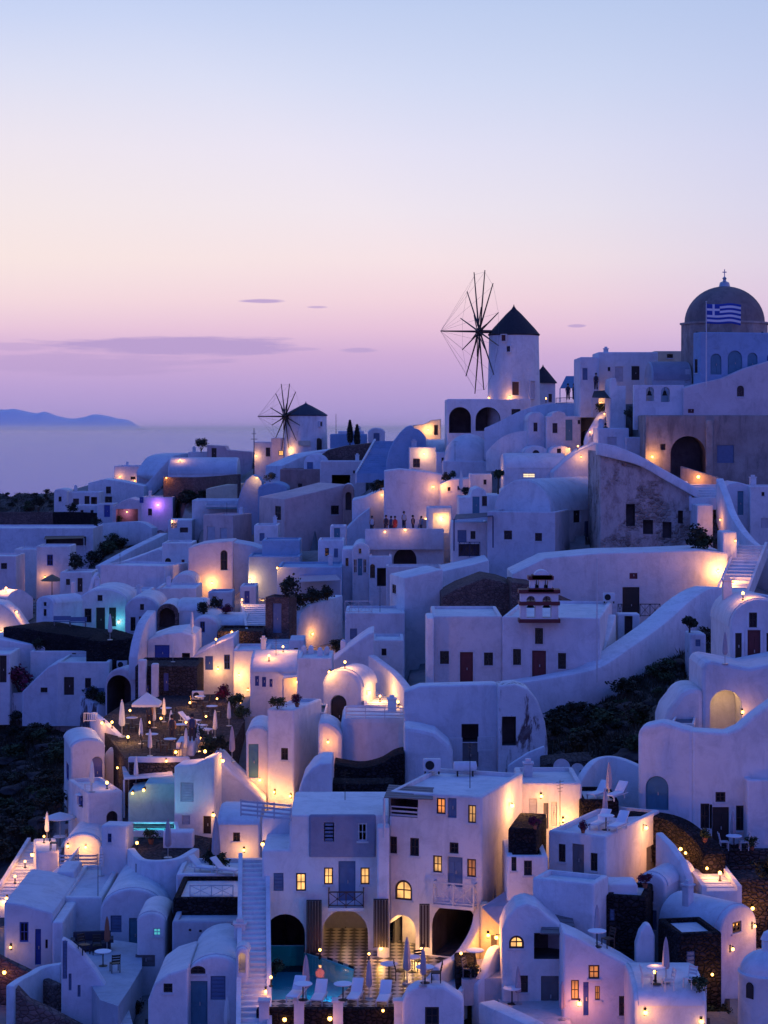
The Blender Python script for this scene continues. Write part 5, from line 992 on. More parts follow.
# ------------------------------------------------------------------ parasols, sunbeds, tables
def parasol(px, py, h, label, m='canvas', name='folded_parasol'):
    p = ground(px, py); hm = max(1.7, min(3.0, h*p.y/F*.92)); r = empty(name, label, 'parasol', p, random.random()*6, 'folded parasols')
    def gp(): bm = bm_new(); tube(bm, (0, 0, 0), (0, 0, 1), .012); lathe(bm, [(.11, 0), (.11, .02), (.03, .03)], 10); return obj('pole', bm, 'steel')
    def gc():
        bm = bm_new(); n = 14; rr = [(.055, .3), (.095, .36), (.09, .5), (.075, .7), (.05, .9), (.012, 1.02)]; rings = []
        for q, z in rr: rings.append([bm.verts.new((q*(1+.3*(i % 2))*math.cos(i*2*math.pi/n), q*(1+.3*(i % 2))*math.sin(i*2*math.pi/n), z)) for i in range(n)])
        for a, b in zip(rings, rings[1:]):
            for i in range(n): bm.faces.new((a[i], a[(i+1) % n], b[(i+1) % n], b[i]))
        bm.faces.new(rings[0][::-1]); bm.faces.new(rings[-1]); return obj('canopy', bm, m)
    child('pole', 'ppole', gp, r, sc_=hm); child('canopy', 'pcan'+m, gc, r, sc_=(hm*.72, hm*.72, hm))
for px, py, h, lb, m in [
 (461, 500, 27, 'left of two folded cream parasols above the teal door', 'canvas'), (469.5, 500, 27, 'right of two folded cream parasols above the teal door', 'canvas'),
 (122, 737, 40, 'folded parasol with blue lower half at the left of the terrace', 'canvas'), (154, 728, 26, 'folded parasol at the back of the parasol terrace', 'canvas'), (164, 722, 20, 'small folded parasol at the far rim of the parasol terrace', 'canvas'), (171, 740, 32, 'tall folded parasol in the middle of the parasol terrace', 'canvas'), (186, 746, 30, 'folded parasol right of the middle of the parasol terrace', 'canvas'), (150, 756, 26, 'folded parasol at the front of the parasol terrace', 'canvas'), (141, 744, 24, 'folded parasol left of the terrace middle', 'canvas'), (136, 764, 20, 'folded parasol at the front left corner of the terrace', 'canvas'), (198, 752, 22, 'folded parasol by the curved planter', 'canvas'), (215, 738, 30, 'folded parasol above the curved planter', 'canvas'), (229, 726, 26, 'folded cream parasol at the right rim', 'canvas'), (232, 762, 38, 'folded grey parasol beside the tall house door', 'canvasgrey'),
 (192, 634, 24, 'folded parasol behind the blue-windowed vault', 'canvas'), (110, 640, 28, 'folded white parasol before the high-windowed vault', 'canvas'), (173, 656, 20, 'folded parasol beside the wide blue doorway', 'canvas'), (92, 794, 34, 'folded pinkish parasol before the bright blue arched door', 'canvas'), (47, 824, 30, 'folded tan parasol on the lower left slope', 'canvas'), (103, 826, 24, 'folded tan parasol on the blue-gated block', 'canvas'), (168, 858, 42, 'folded grey parasol on the small pool terrace', 'canvasgrey'), (216, 870, 56, 'tall folded grey parasol near the long stairs', 'canvasgrey'), (107, 952, 38, 'folded reddish parasol on the dining terrace', 'terracotta'), (227, 1020, 42, 'folded beige parasol before the fanlight house', 'canvas'),
 (306, 994, 50, 'folded grey parasol between the first two sunbeds', 'canvasgrey'), (369, 998, 40, 'folded grey parasol between the third and fourth sunbeds', 'canvasgrey'), (407, 984, 50, 'folded dark parasol before the lit hotel arch', 'canvasgrey'), (423, 990, 34, 'folded dark parasol right of the lit hotel arch', 'canvasgrey'), (597, 944, 42, 'folded grey parasol left of the black stone cube', 'canvasgrey'), (666, 982, 48, 'folded grey parasol on the candlelit patio', 'canvasgrey'), (518, 1004, 38, 'folded pale parasol on the bottom patio', 'canvasgrey'), (562, 1020, 34, 'folded grey parasol before the small orange windows', 'canvasgrey'), (603, 1028, 30, 'folded grey parasol at the bottom edge', 'canvasgrey'), (609, 800, 40, 'folded pink-grey parasol behind the sheltered sunbeds', 'canvasgrey'), (605, 822, 30, 'folded pink-grey parasol on the corner house roof', 'canvasgrey'), (725, 664, 34, 'folded pink parasol left of the round-topped house', 'canvasgrey'), (733, 842, 34, 'folded grey parasol before the black tower doors', 'canvasgrey')]: parasol(px, py, h, lb, m)
def open_parasol():
    p = ground(60, 846); r = empty('open_parasol', 'open white parasol beside the warm lit steps', 'parasol', p); R_, z = 1.05, 1.9
    bm = bm_new(); tube(bm, (0, 0, 0), (0, 0, z+.35), .025); lathe(bm, [(.25, 0), (.25, .05), (.04, .07)], 12); obj('pole', bm, 'steel', r)
    bm = bm_new(); n = 8; k = 8; rings = []
    for j in range(6):
        t = j/5; rings.append([bm.verts.new((R_*t*math.cos(i*2*math.pi/(n*3))*(1-.06*t*(i % 3 != 0)), R_*t*math.sin(i*2*math.pi/(n*3))*(1-.06*t*(i % 3 != 0)), z+.35*(1-t**1.3))) for i in range(n*3)] if j else [bm.verts.new((0, 0, z+.37))]*(n*3))
    for a, b in zip(rings, rings[1:]):
        for i in range(n*3):
            q = [a[i], b[i], b[(i+1) % (n*3)], a[(i+1) % (n*3)]]; u = []
            for v in q:
                if v not in u: u.append(v)
            bm.faces.new(u)
    o = obj('canopy', bm, 'canvas', r, smooth=20); md = o.modifiers.new('s', 'SOLIDIFY'); md.thickness = .02
    bm = bm_new()
    for i in range(n): a = i*2*math.pi/n; tube(bm, (0, 0, z-.2), (.6*math.cos(a), .6*math.sin(a), z+.12), .012, n=4)
    obj('rib_frame', bm, 'steel', r)
open_parasol()
def g_lf():
    bm = bm_new()
    for s in (-.3, .3): box(bm, s-.03, s+.03, -.95, .95, .26, .31)
    for y in (-.8, .5):
        for s in (-.3, .3): box(bm, s-.03, s+.03, y-.03, y+.03, 0, .26)
    for s in (-.26, .26): tube(bm, (s, .35, .3), (s, .95, .86), .025); tube(bm, (s, .75, .28), (s, .8, .7), .018)
    return obj('frame', bm, 'trim')
def g_lc():
    bm = bm_new(); box(bm, -.31, .31, -.95, .35, .315, .4); M = Matrix.Translation((0, .35, .36)) @ Matrix.Rotation(R(42), 4, 'X'); box(bm, -.31, .31, 0, .88, -.045, .045, M); sharp_bevel(bm, .03); return obj('cushion', bm, 'cushion')
def lounger(px, py, label, rz=0, s=.86):
    r = empty('sunbed', label, 'sunbed', ground(px, py), R(rz), 'white sunbeds'); r.scale = (s,)*3
    child('frame', 'lf', g_lf, r); child('cushion', 'lc', g_lc, r)
for px, py, lb, rz in [(296, 999, 'white sunbed nearest the long stairs on the hotel terrace', -12), (319, 1000, 'second white sunbed from the long stairs', -8), (355, 1001, 'third white sunbed from the long stairs', -10), (384, 1003, 'white sunbed nearest the hotel arch, at the right end', -8),
 (598, 798, 'left sheltered sunbed behind the curved white wall', -35), (616, 799, 'right sheltered sunbed behind the curved white wall', -35), (600, 828, 'left sunbed on the corner house roof', -30), (618, 832, 'right sunbed on the corner house roof', -30),
 (172, 1018, 'left white sunbed before the fanlight house', 0), (186, 1018, 'right white sunbed before the fanlight house', 0), (204, 872, 'left sunbed on the railing terrace by the long stairs', 60), (226, 874, 'right sunbed on the railing terrace by the long stairs', 60)]: lounger(px, py, lb, rz)
def g_tt(): bm = bm_new(); lathe(bm, [(.4, .7), (.42, .715), (.42, .735), (.4, .75)], 20); return obj('table_top', bm, 'cushion')
def g_tl(): bm = bm_new(); tube(bm, (0, 0, .02), (0, 0, .7), .03); lathe(bm, [(.22, 0), (.22, .02), (.04, .05)], 12); return obj('pedestal', bm, 'iron')
def g_ch(m):
    def f():
        bm = bm_new(); box(bm, -.22, .22, -.22, .22, .42, .46)
        for sx in (-.2, .2):
            for sy in (-.2, .2): box(bm, sx-.02, sx+.02, sy-.02, sy+.02, 0, .42)
        return obj('seat', bm, m)
    return f
def g_cb(m):
    def f():
        bm = bm_new()
        for sx in (-.2, .2): tube(bm, (sx, .2, .45), (sx, .3, .92), .02)
        for i in range(3): box(bm, -.2, .2, .235+.03*i, .255+.03*i, .55+.13*i, .64+.13*i)
        return obj('backrest', bm, m)
    return f
def table(px, py, label): r = empty('round_table', label, 'table', ground(px, py), 0, 'small round tables'); child('table_top', 'tt', g_tt, r); child('pedestal', 'tl', g_tl, r)
def chair(px, py, label, rz, m='iron'): r = empty('chair', label, 'chair', ground(px, py), R(rz), 'terrace chairs'); child('seat', 'chs'+m, g_ch(m), r); child('backrest', 'chb'+m, g_cb(m), r)
for px, py, lb in [(343, 1000, 'small table between third and fourth sunbed'), (303, 1000, 'small table between the first two sunbeds'), (412, 972, 'round table before the lit hotel arch'), (389, 979, 'round table left of the dark folded parasol'), (425, 983, 'round table right of the dark folded parasol'), (734, 848, 'round table before the black tower doors'), (656, 984, 'round table under the candlelit patio parasol'), (60, 848, 'round table under the open white parasol'), (597, 947, 'round table left of the black stone cube'), (606, 830, 'small table between the corner-roof sunbeds'), (512, 1004, 'round table on the bottom patio'), (103, 966, 'pale low table on the dining terrace'), (152, 745, 'table in the middle of the parasol terrace'), (180, 735, 'table at the right of the parasol terrace'), (132, 728, 'table beside the big tan parasol'), (166, 718, 'table at the back of the parasol terrace'), (170, 750, 'table at the front of the parasol terrace'), (212, 716, 'table at the upper right of the parasol terrace'), (200, 706, 'table before the dark rubble house'), (82, 798, 'table on the blue-gated terrace block'), (475, 966, 'table in the orange glowing courtyard'), (398, 531, 'set table at the restaurant rim'), (418, 532, 'second set table along the restaurant rim')]: table(px, py, lb)
for px, py, lb, rz, m in [(115, 972, 'black wicker chair alone on the dining terrace', 200, 'iron'), (84, 958, 'black chair at the left of the dining terrace', 40, 'iron'), (97, 954, 'black chair at the back of the dining terrace', 10, 'iron'), (400, 980, 'dark chair left of the lit-arch table', 90, 'iron'), (436, 982, 'dark chair at the right of the hotel terrace', -90, 'iron'), (420, 970, 'dark chair facing the lit hotel arch', 20, 'iron'), (469, 968, 'chair at the orange courtyard table', 60, 'greywood'), (647, 986, 'pale chair left of the patio table', 90, 'trim'), (668, 990, 'pale chair right of the patio table', -80, 'trim'), (690, 988, 'pale chair before the flat-roofed black room', -40, 'trim'), (724, 850, 'pale chair left of the tower door table', 90, 'trim'), (744, 850, 'pale chair right of the tower door table', -90, 'trim'), (145, 748, 'dark chair left of the terrace middle table', 90, 'iron'), (160, 748, 'dark chair right of the terrace middle table', -90, 'iron'), (188, 738, 'dark chair at the right terrace table', -90, 'iron'), (608, 948, 'wooden chair beside the black stone cube', -60, 'wood'), (54, 850, 'dark chair under the open parasol', 90, 'iron'), (126, 730, 'dark chair left of the big tan parasol table', 90, 'iron'), (139, 731, 'dark chair right of the big tan parasol table', -90, 'iron'), (160, 720, 'dark chair left of the back terrace table', 90, 'iron'), (172, 720, 'dark chair right of the back terrace table', -90, 'iron'), (164, 752, 'wooden chair left of the front terrace table', 90, 'wood'), (177, 752, 'wooden chair right of the front terrace table', -90, 'wood'), (206, 718, 'dark chair left of the upper right terrace table', 90, 'iron'), (218, 718, 'dark chair right of the upper right terrace table', -90, 'iron'), (194, 708, 'wooden chair left of the rubble house table', 90, 'wood'), (206, 708, 'wooden chair right of the rubble house table', -90, 'wood'), (76, 800, 'white chair on the blue-gated terrace block', 90, 'trim'), (88, 800, 'second white chair by the blue gates', -90, 'trim')]: chair(px, py, lb, rz, m)
r = empty('sofa', 'black padded sofa at the back of the dining terrace', 'sofa', ground(92, 950), R(8)); bm = bm_new(); box(bm, -.95, .95, -.4, .35, .08, .42); sharp_bevel(bm, .06); obj('seat', bm, 'cloth', r); bm = bm_new(); box(bm, -.95, .95, .36, .55, .05, .85); sharp_bevel(bm, .06); obj('backrest', bm, 'cloth', r)
for sx in (-1, 1): bm = bm_new(); box(bm, sx*.96-.12, sx*.96+.12, -.4, .34, .43, .6); obj('armrest', bm, 'cloth', r)

# ------------------------------------------------------------------ plants
def leaves(n, rad, seed, size=.12, m='leaf', flat=1.0, hol=.45, lumps=7):
    rr = random.Random(seed); bm = bm_new(); cs = []
    for _ in range(lumps):
        a = rr.random()*6.28; q = rr.random()**.5*.6; cs.append((Vector((q*math.cos(a), q*math.sin(a), rr.uniform(-.4, .5)*flat))*rad, rad*rr.uniform(.35, .62)))
    for _ in range(n):
        c, r = rr.choice(cs); d = Vector((rr.gauss(0, 1), rr.gauss(0, 1), rr.gauss(0, 1))).normalized(); p = c+d*r*(hol+(1-hol)*rr.random()); p.z *= flat
        u = Vector((rr.gauss(0, 1), rr.gauss(0, 1), rr.gauss(0, 1))).normalized(); w = u.cross(d).normalized()*size*.5*rr.uniform(.6, 1.3); u = u*size*rr.uniform(.7, 1.4)
        bm.faces.new([bm.verts.new(x) for x in (p-w*.4, p+u*.5-w, p+u, p+u*.5+w)])
    return obj('foliage', bm, m, smooth=0, fix=False)
def shrub(px, py, rad, label, m='leaf', grp=None, var=0, flat=.8, name='shrub', pot=None):
    p = ground(px, py) if not isinstance(px, Vector) else px
    r = empty(name, label, 'shrub' if not pot else 'potted plant', p, random.random()*6, grp); z = 0
    if pot:
        def gp(): bm = bm_new(); lathe(bm, [(.2, 0), (.3, .4), (.33, .42), (.33, .5), (.27, .5), (.25, .42)], 14); return obj('pot', bm, pot)
        child('pot', 'pot'+pot, gp, r, sc_=rad*1.1); z = .45*rad
    def gs(): bm = bm_new(); [tube(bm, (0, 0, -.2), (math.cos(i*1.9)*.35, math.sin(i*1.9)*.35, .7), .04, .015, 5) for i in range(5)]; return obj('stem', bm, 'bark')
    child('stem', 'stem', gs, r, (0, 0, z), sc_=rad); child('foliage', 'sh%s%d' % (m, var), lambda: leaves(520, 1, 5+var, .2, m), r, (0, 0, z+rad*.7), sc_=(rad, rad, rad*flat))
def tree(px, py, h, crown, label, m='leafolive', name='small_tree', D=None):
    p = D or ground(px, py); r = empty(name, label, 'tree', p); bm = bm_new(); tube(bm, (0, 0, -.3), (.05, 0, h-crown*.5), .11, .06, 7)
    for i in range(6): a = i*1.05; tube(bm, (.05, 0, h-crown*(.9+.1*(i % 2))), (.05+crown*.6*math.cos(a), crown*.6*math.sin(a), h-.1*crown+.1*(i % 3)), .04, .015, 5)
    obj('trunk', bm, 'bark', r); o = leaves(900, crown, 77+int(px), .2, m, .75); o.name = 'crown'; o.parent = r; o.location = (.05, 0, h)
tree(635, 436, 2.6, 1.05, 'small olive tree in a white planter before the bell wall'); tree(498, 474, 2.0, .55, 'clipped round tree in a white pot near the barrel houses', 'leaf'); tree(689, 628, 1.9, .55, 'lone small round tree on the slope below the ramp wall', 'leafdark', D=P(689, 648, 144))
tree(145, 459, 2.4, 2.2, 'dark round-crowned tree on the left ridge', 'leafdark'); tree(38, 456+44, 1.6, 1.6, 'dark low tree at the far left shore edge', 'leafdark'); tree(601-400, 452, 1.6, 1.5, 'dark bush tree beside the long pink skyline house', 'leafdark')
def cypress(px, py, h, label):
    p = P(px, py, 278); r = empty('cypress', label, 'tree', p); bm = bm_new(); tube(bm, (0, 0, -1), (0, 0, h*.4), .12, .06); obj('trunk', bm, 'bark', r)
    rr = random.Random(int(px)); bm = bm_new()
    for _ in range(1100):
        t = rr.random(); q = .52*math.sin(math.pi*min(1, .12+t*.9))**.6*(1-.45*t)*rr.uniform(.6, 1.1); a = rr.random()*6.28; c = Vector((q*math.cos(a), q*math.sin(a), .3+t*(h-.3))); u = Vector((rr.gauss(0, .5), rr.gauss(0, .5), 1)).normalized()*.28; w = Vector((math.cos(a+1.6), math.sin(a+1.6), 0))*.08
        bm.faces.new([bm.verts.new(x) for x in (c-w, c+u*.5-w, c+u, c+w)])
    obj('crown', bm, 'leafdark', r, smooth=0, fix=False)
cypress(350, 445, 3.3, 'taller dark cypress, left of the skyline pair'); cypress(357, 448, 3.1, 'shorter dark cypress, right of the skyline pair')
for i, (px, py, rad, lb, m, pot) in enumerate([
 (374, 494, .8, 'dark bush left above the restaurant', 'leafdark', None), (381, 492, .9, 'dark bush right above the restaurant', 'leafdark', None), (697, 542, 1.5, 'big dark bush growing against the ruined house', 'leafdark', None), (705, 535, 1.1, 'smaller bush at the right end of the ruin', 'leaf', None),
 (287, 603, 1.3, 'dark bush left before the flat canopy house', 'leafdark', None), (298, 608, 1.2, 'second dark bush before the flat canopy house', 'leafdark', None), (312, 612, 1.1, 'dark bush behind the curved pale wall', 'leafdark', None), (327, 606, 1.0, 'dark bush at the right of the canopy house garden', 'leafdark', None),
 (337, 640, .7, 'round bush among the white garden posts', 'leafdark', None), (20, 690, 1.7, 'reddish flowering bush before the white wall at left', 'flower', None), (93, 700, .9, 'dark bush beside the blue-black doors', 'leafdark', None), (101, 702, .8, 'leafy bush climbing by the open brown vault', 'leaf', None), (36, 661, .7, 'dark bush on the pale roof terrace', 'leafdark', None),
 (234, 694, .8, 'lamp-lit flowering bush before the white cube', 'leaf', None), (224, 692, .8, 'orange-lit bush left of the white cube', 'flower', None), (243, 698, .7, 'lamp-lit bush at the right of the flower bed', 'leaf', None), (268, 600, .6, 'small bush by the head of the tower steps', 'leaf', None), (268, 598, .7, 'potted bush beside the tower head', 'flower', 'terracotta'), (215, 606, .8, 'dark bush under the curved pink wall', 'leafdark', None), (226, 606, .7, 'lamp-lit bush under the arched pink door', 'flower', None), (204, 612, .8, 'dark bush on the stone garden bank', 'leafdark', None),
 (278, 693, .6, 'bush by the white pergola posts', 'leaf', None), (209, 752, .8, 'leafy planting in the curved planter', 'leaf', None), (218, 750, .7, 'second planting in the curved planter', 'leafdark', None), (196, 738, .6, 'bush between the terrace parasols', 'leaf', None), (151, 844, .5, 'potted plant on the small pool terrace', 'leaf', 'terracotta'), (218, 868, .7, 'spiky bush on the railing terrace', 'leaf', None), (212, 864, .6, 'dark bush beside the tall grey parasol', 'leafdark', None), (137, 1014, .35, 'round dark potted bush on the narrow steps', 'leafdark', 'dark'), (152, 1014, .35, 'second dark potted bush before the bottom bluish house', 'leafdark', 'dark'),
 (73, 510, 1.1, 'dark bush before the porch house', 'leafdark', None), (97, 535, 1.0, 'dark bush on the bank under the pavilion', 'leafdark', None), (117, 521, .8, 'small palm-like bush in the pink pavilion', 'leaf', None), (270, 470, .9, 'olive bush beside the pale cube', 'leafolive', None), (75, 553, 1.4, 'dark bush at the end of the broad flat roof', 'leafdark', None), (705, 842, .4, 'potted plant by the tower windows', 'leaf', 'terracotta'), (752, 842, .4, 'potted plant right of the black tower doors', 'leaf', 'terracotta'), (645, 884, .4, 'potted plant on the corner house terrace', 'flower', 'terracotta'), (583, 842, .35, 'potted plant on the corner house roof edge', 'flower', 'terracotta'), (535, 838, .35, 'red potted plant on the black balcony block', 'flower', 'terracotta'), (297, 716, .45, 'potted plant left of the roof plunge pool', 'flower', 'terracotta'), (279, 716, .4, 'leafy pot on the tall house roof', 'leaf', 'terracotta'), (446, 477, .7, 'plant on the smooth wall top', 'leafdark', None), (453, 474, .6, 'second plant on the smooth wall top', 'leaf', None), (465, 504, .6, 'bush at the foot of the cream parasols', 'leafdark', None),
 (470, 984, .5, 'bush at the foot of the black stone base', 'leafdark', None), (466, 995, .5, 'low bush beside the curling steps', 'leafdark', None), (706, 985, .6, 'lamp-lit bush by the flat-roofed black room', 'leaf', None), (718, 990, .6, 'bush between the black room and round chapel', 'leafdark', None), (700, 992, .5, 'lamp-lit low bush near the bottom right patio', 'leaf', None), (770, 880, .9, 'dark bush at the right edge terrace', 'leafdark', None), (275, 975, .55, 'bush at the stone rim left of the pool', 'leafdark', None), (600, 408, .7, 'planting on the terrace under the skyline house', 'leaf', None), (580, 408, .7, 'planting left on the terrace under the skyline house', 'leaf', None)]):
    shrub(px, py, rad, lb, m, 'garden plants', i % 4, .85, pot=pot, name='potted_plant' if pot else 'shrub')
def panel(x0, x1, y0, y1, D, label):
    a, b = P(x0, y1, D), P(x1, y0, D); w, h = b.x-a.x, b.z-a.z; r = empty('privacy_panel', label, 'screen panel', a, 0, 'dark privacy panels on the hotel front'); bm = bm_new(); n = max(3, int(w/.13))
    for i in range(n): box(bm, w*i/n+.008, w*(i+1)/n-.008, .02, .07, .02, h-.02)
    obj('boards', bm, 'darkwood', r, smooth=0); bm = bm_new(); box(bm, -.03, 0, 0, .1, 0, h); box(bm, w, w+.03, 0, .1, 0, h); box(bm, -.03, w+.03, 0, .1, h, h+.04); obj('frame', bm, 'iron', r, smooth=0)
panel(307, 321, 901, 960, 99.6, 'dark tall panel left of the lit passage'); panel(374, 388, 900, 948, 98.3, 'dark tall panel on the pier between the arches'); panel(420, 429, 905, 948, 97.7, 'narrow dark panel right of the lit arched door')
def rock(loc, rr, where):
    v = rr.randrange(5)
    def gr():
        q = random.Random(v); bm = bm_new(); bmesh.ops.create_icosphere(bm, subdivisions=2, radius=1)
        for p in bm.verts: p.co *= 1+.45*mnoise.noise(p.co*1.3+Vector((v*7, 0, 0))); p.co.z *= .62
        return obj('rock', bm, 'rockface', smooth=0)
    o = bpy.data.objects.new('rock', shared('rock%d' % v, gr)); C.objects.link(o); o.location = loc; o.rotation_euler = (0, 0, rr.random()*6); sz = rr.uniform(.3, 1.1); o.scale = (sz*rr.uniform(1, 1.8), sz, sz*rr.uniform(.5, 1))
    tag(o, 'rough dark rock lying on the bare slope below the '+where, 'rock', 'rocks on the slope below the '+where)
for poly, n, lb, grp in [(SCRUB[0], 34, 'dark low shrub on the bare slope below the ramp wall', 'shrubs on the slope below the ramp wall'), (SCRUB[1], 60, 'dark low shrub on the empty slope at lower left', 'shrubs on the lower left slope'), (SCRUB[2], 26, 'dark shrub along the far left ridge', 'shrubs on the far left ridge'), (SCRUB[3], 24, 'dark shrub on the bank beneath the long pale wall', 'shrubs on the bank under the long pale wall'), (SCRUB[7], 22, 'dark shrub on the mound of the left ridge', 'shrubs on the ridge mound'), (SCRUB[8], 14, 'dark shrub below the long grey-blue barrel', 'shrubs below the grey-blue barrel'), (SCRUB[9], 10, 'dark garden shrub by the flat canopy house', 'shrubs in the canopy house garden')]:
    rr = random.Random(n); k = 0; tries = 0; xs = [q[0] for q in poly]; ys = [q[1] for q in poly]
    while k < n and tries < 4000:
        tries += 1; px, py = rr.uniform(max(-20, min(xs)), min(790, max(xs))), rr.uniform(min(ys), max(ys))
        if not inpoly(px, py, poly): continue
        loc, nor, ob = ray(px, py)
        if ob is None or not ob.name.startswith('hillside'): continue
        if poly in (SCRUB[0], SCRUB[1]) and rr.random() < .45: rock(loc, rr, 'ramp wall' if poly is SCRUB[0] else 'long weathered wall'); continue
        shrub(loc, 0, rr.uniform(.5, 1.25)*(.75 if poly is SCRUB[2] else 1+.4*(loc.y > 230)), lb, rr.choice(['leafdark', 'leafdark', 'leaf', 'drygrass']), grp, k % 4, .6); k += 1
def undergrowth():
    rr = random.Random(3); bm = bm_new(); k = 0
    for poly in SCRUB:
        xs = [q[0] for q in poly]; ys = [q[1] for q in poly]; area = (min(790, max(xs))-max(-20, min(xs)))*(max(ys)-min(ys))
        for _ in range(int(area*.16)):
            px, py = rr.uniform(max(-20, min(xs)), min(790, max(xs))), rr.uniform(min(ys), max(ys))
            if not inpoly(px, py, poly): continue
            loc, nor, ob = ray(px, py)
            if ob is None or not ob.name.startswith('hillside'): continue
            for _ in range(9):
                p = loc+Vector((rr.gauss(0, .25), rr.gauss(0, .25), -.05)); u = Vector((rr.gauss(0, .5), rr.gauss(0, .5), 1)).normalized()*rr.uniform(.2, .55); w = Vector((rr.gauss(0, 1), rr.gauss(0, 1), 0)).normalized()*.06
                bm.faces.new([bm.verts.new(q) for q in (p-w, p+w, p+u+w*.3)])
    o = obj('undergrowth', bm, 'drygrass', smooth=0, fix=False); o['kind'] = 'stuff'
undergrowth()

# ------------------------------------------------------------------ railings, balconies, pergolas, canopies
def rail_bm(bm, a, b, h, style, m=None):
    d = b-a; L_ = d.length; ux = d.normalized(); M = Matrix.Translation(a) @ Matrix(((ux.x, -ux.y, 0, 0), (ux.y, ux.x, 0, 0), (ux.z, 0, 1, 0), (0, 0, 0, 1)))
    t = .025; n = max(1, round(L_/1.1))
    for i in range(n+1): x = L_*i/n; box(bm, x-t, x+t, -t, t, 0, h, M)
    if style == 'slat':
        k = max(3, int(h/.2))
        for i in range(k): z = h*(i+.5)/k; box(bm, -t, L_+t, -t*.6-.002, t*.6+.002, z-.05, z+.05, M)
        return
    box(bm, -t, L_+t, -t-.003, t+.003, h-.04, h+.02, M); box(bm, -t, L_+t, -t*.9, t*.9, .08, .13, M)
    for i in range(n):
        x0, x1 = L_*i/n+t, L_*(i+1)/n-t
        if style == 'x':
            for z0, z1 in ((.13, h-.04), (h-.04, .13)): tube(bm, M @ Vector((x0, 0, z0)), M @ Vector((x1, 0, z1)), .018, n=4)
            tube(bm, M @ Vector(((x0+x1)/2, 0, .13)), M @ Vector(((x0+x1)/2, 0, h-.04)), .015, n=4)
        elif style == 'bar':
            k = int((x1-x0)/.13)
            for j in range(k): x = x0+(x1-x0)*(j+.5)/k; box(bm, x-.012, x+.012, -.012, .012, .13, h-.04, M)
        else:
            for z in (.35*h, .65*h): box(bm, x0, x1, -.03, .03, z-.045, z+.045, M)
def railing(label, p0, p1, hpx, style, m='trim', name='railing', cat='railing'):
    a, b = P(*p0), P(*p1); bm = bm_new(); rail_bm(bm, Vector((0, 0, 0)), b-a, hpx*a.y/F, style); tag(obj(name, bm, m, loc=a, smooth=0), label, cat)
railing('white plank railing on top of the smooth rounded block', (346, 719, 124.6), (404, 720, 124.6), 12, 'plank')
railing('white railing on the centre terrace house', (345, 613, 167.9), (372, 613, 167.9), 12, 'x'); railing('dark iron railing left of the tall dark terrace door', (618, 617, 167), (622, 617, 167), 13, 'x', 'iron'); railing('dark crossed iron railing right of the tall dark terrace door', (640, 617, 167), (660, 617, 167), 13, 'x', 'iron')
railing('white lattice railing above the black stone band', (190, 898, 101.4), (233, 898, 101.4), 13, 'x'); railing('dark balcony railing under the blue pergola', (459, 557, 190.5), (480, 557, 190.5), 15, 'x', 'navy')
railing('grey slatted trellis fence beside the hotel roof', (241, 816, 101), (291, 821, 99.6), 17, 'slat', 'shutter', 'trellis', 'fence'); railing('grey slatted fence before the glowing rounded wall', (60, 872, 117), (97, 872, 117), 18, 'slat', 'shutter', 'trellis', 'fence')
railing('thin white railing beside the black-topped grey door', (478, 752, 121.5), (494, 752, 121.5), 15, 'bar'); railing('thin white railing left of the grey door', (450, 764, 121), (462, 764, 121), 26, 'bar')
railing('low white railing at the far end of the parasol terrace', (84, 722, 139), (97, 722, 139), 9, 'bar'); railing('dark skyline terrace railing beside the tall windmill', (556, 404, 222), (598, 402, 222), 6, 'bar', 'greywood')
railing('white fence of the candlelit patio', (690, 994, 88.5), (706, 1000, 88), 14, 'x')
def attach(o, root): o.matrix_basis = (Matrix.Translation(root.location) @ root.rotation_euler.to_matrix().to_4x4()).inverted() @ o.matrix_basis; o.parent = root
def balcony(root, px0, px1, ybot, hpx, D, a, m, depth=1.0):
    A = P(px0, ybot, D); ca = math.cos(R(a)); w = (px1-px0)*D/F/ca; bm = bm_new(); box(bm, 0, w, 0, depth+.4, -.16, 0); o = bpy.data.objects.new('t', None)
    sl = obj('balcony', bm, 'trim', None, A, smooth=0); sl.rotation_euler = (0, 0, R(a)); bm = bm_new(); h = hpx*D/F
    rail_bm(bm, Vector((.03, .03, 0)), Vector((w-.03, .03, 0)), h, 'x'); rail_bm(bm, Vector((.03, depth, 0)), Vector((.03, .08, 0)), h, 'x'); rail_bm(bm, Vector((w-.03, .08, 0)), Vector((w-.03, depth, 0)), h, 'x')
    attach(sl, root); rl = obj('railing', bm, m, sl, smooth=0)
balcony(hotel, 328, 364, 908, 16, 99.1, 0, 'wood'); balcony(right_wing, 432, 473, 904, 22, 98.3, -20, 'trim')
def front_rail(root, p0, p1, hpx, style, m): a, b = P(*p0), P(*p1); bm = bm_new(); rail_bm(bm, Vector((0, 0, 0)), b-a, hpx*a.y/F, style); o = obj('terrace_railing', bm, m, None, a, smooth=0); attach(o, root)
front_rail(right_wing, (391, 819, 99.75), (418, 821, 99.2), 13, 'plank', 'trim')
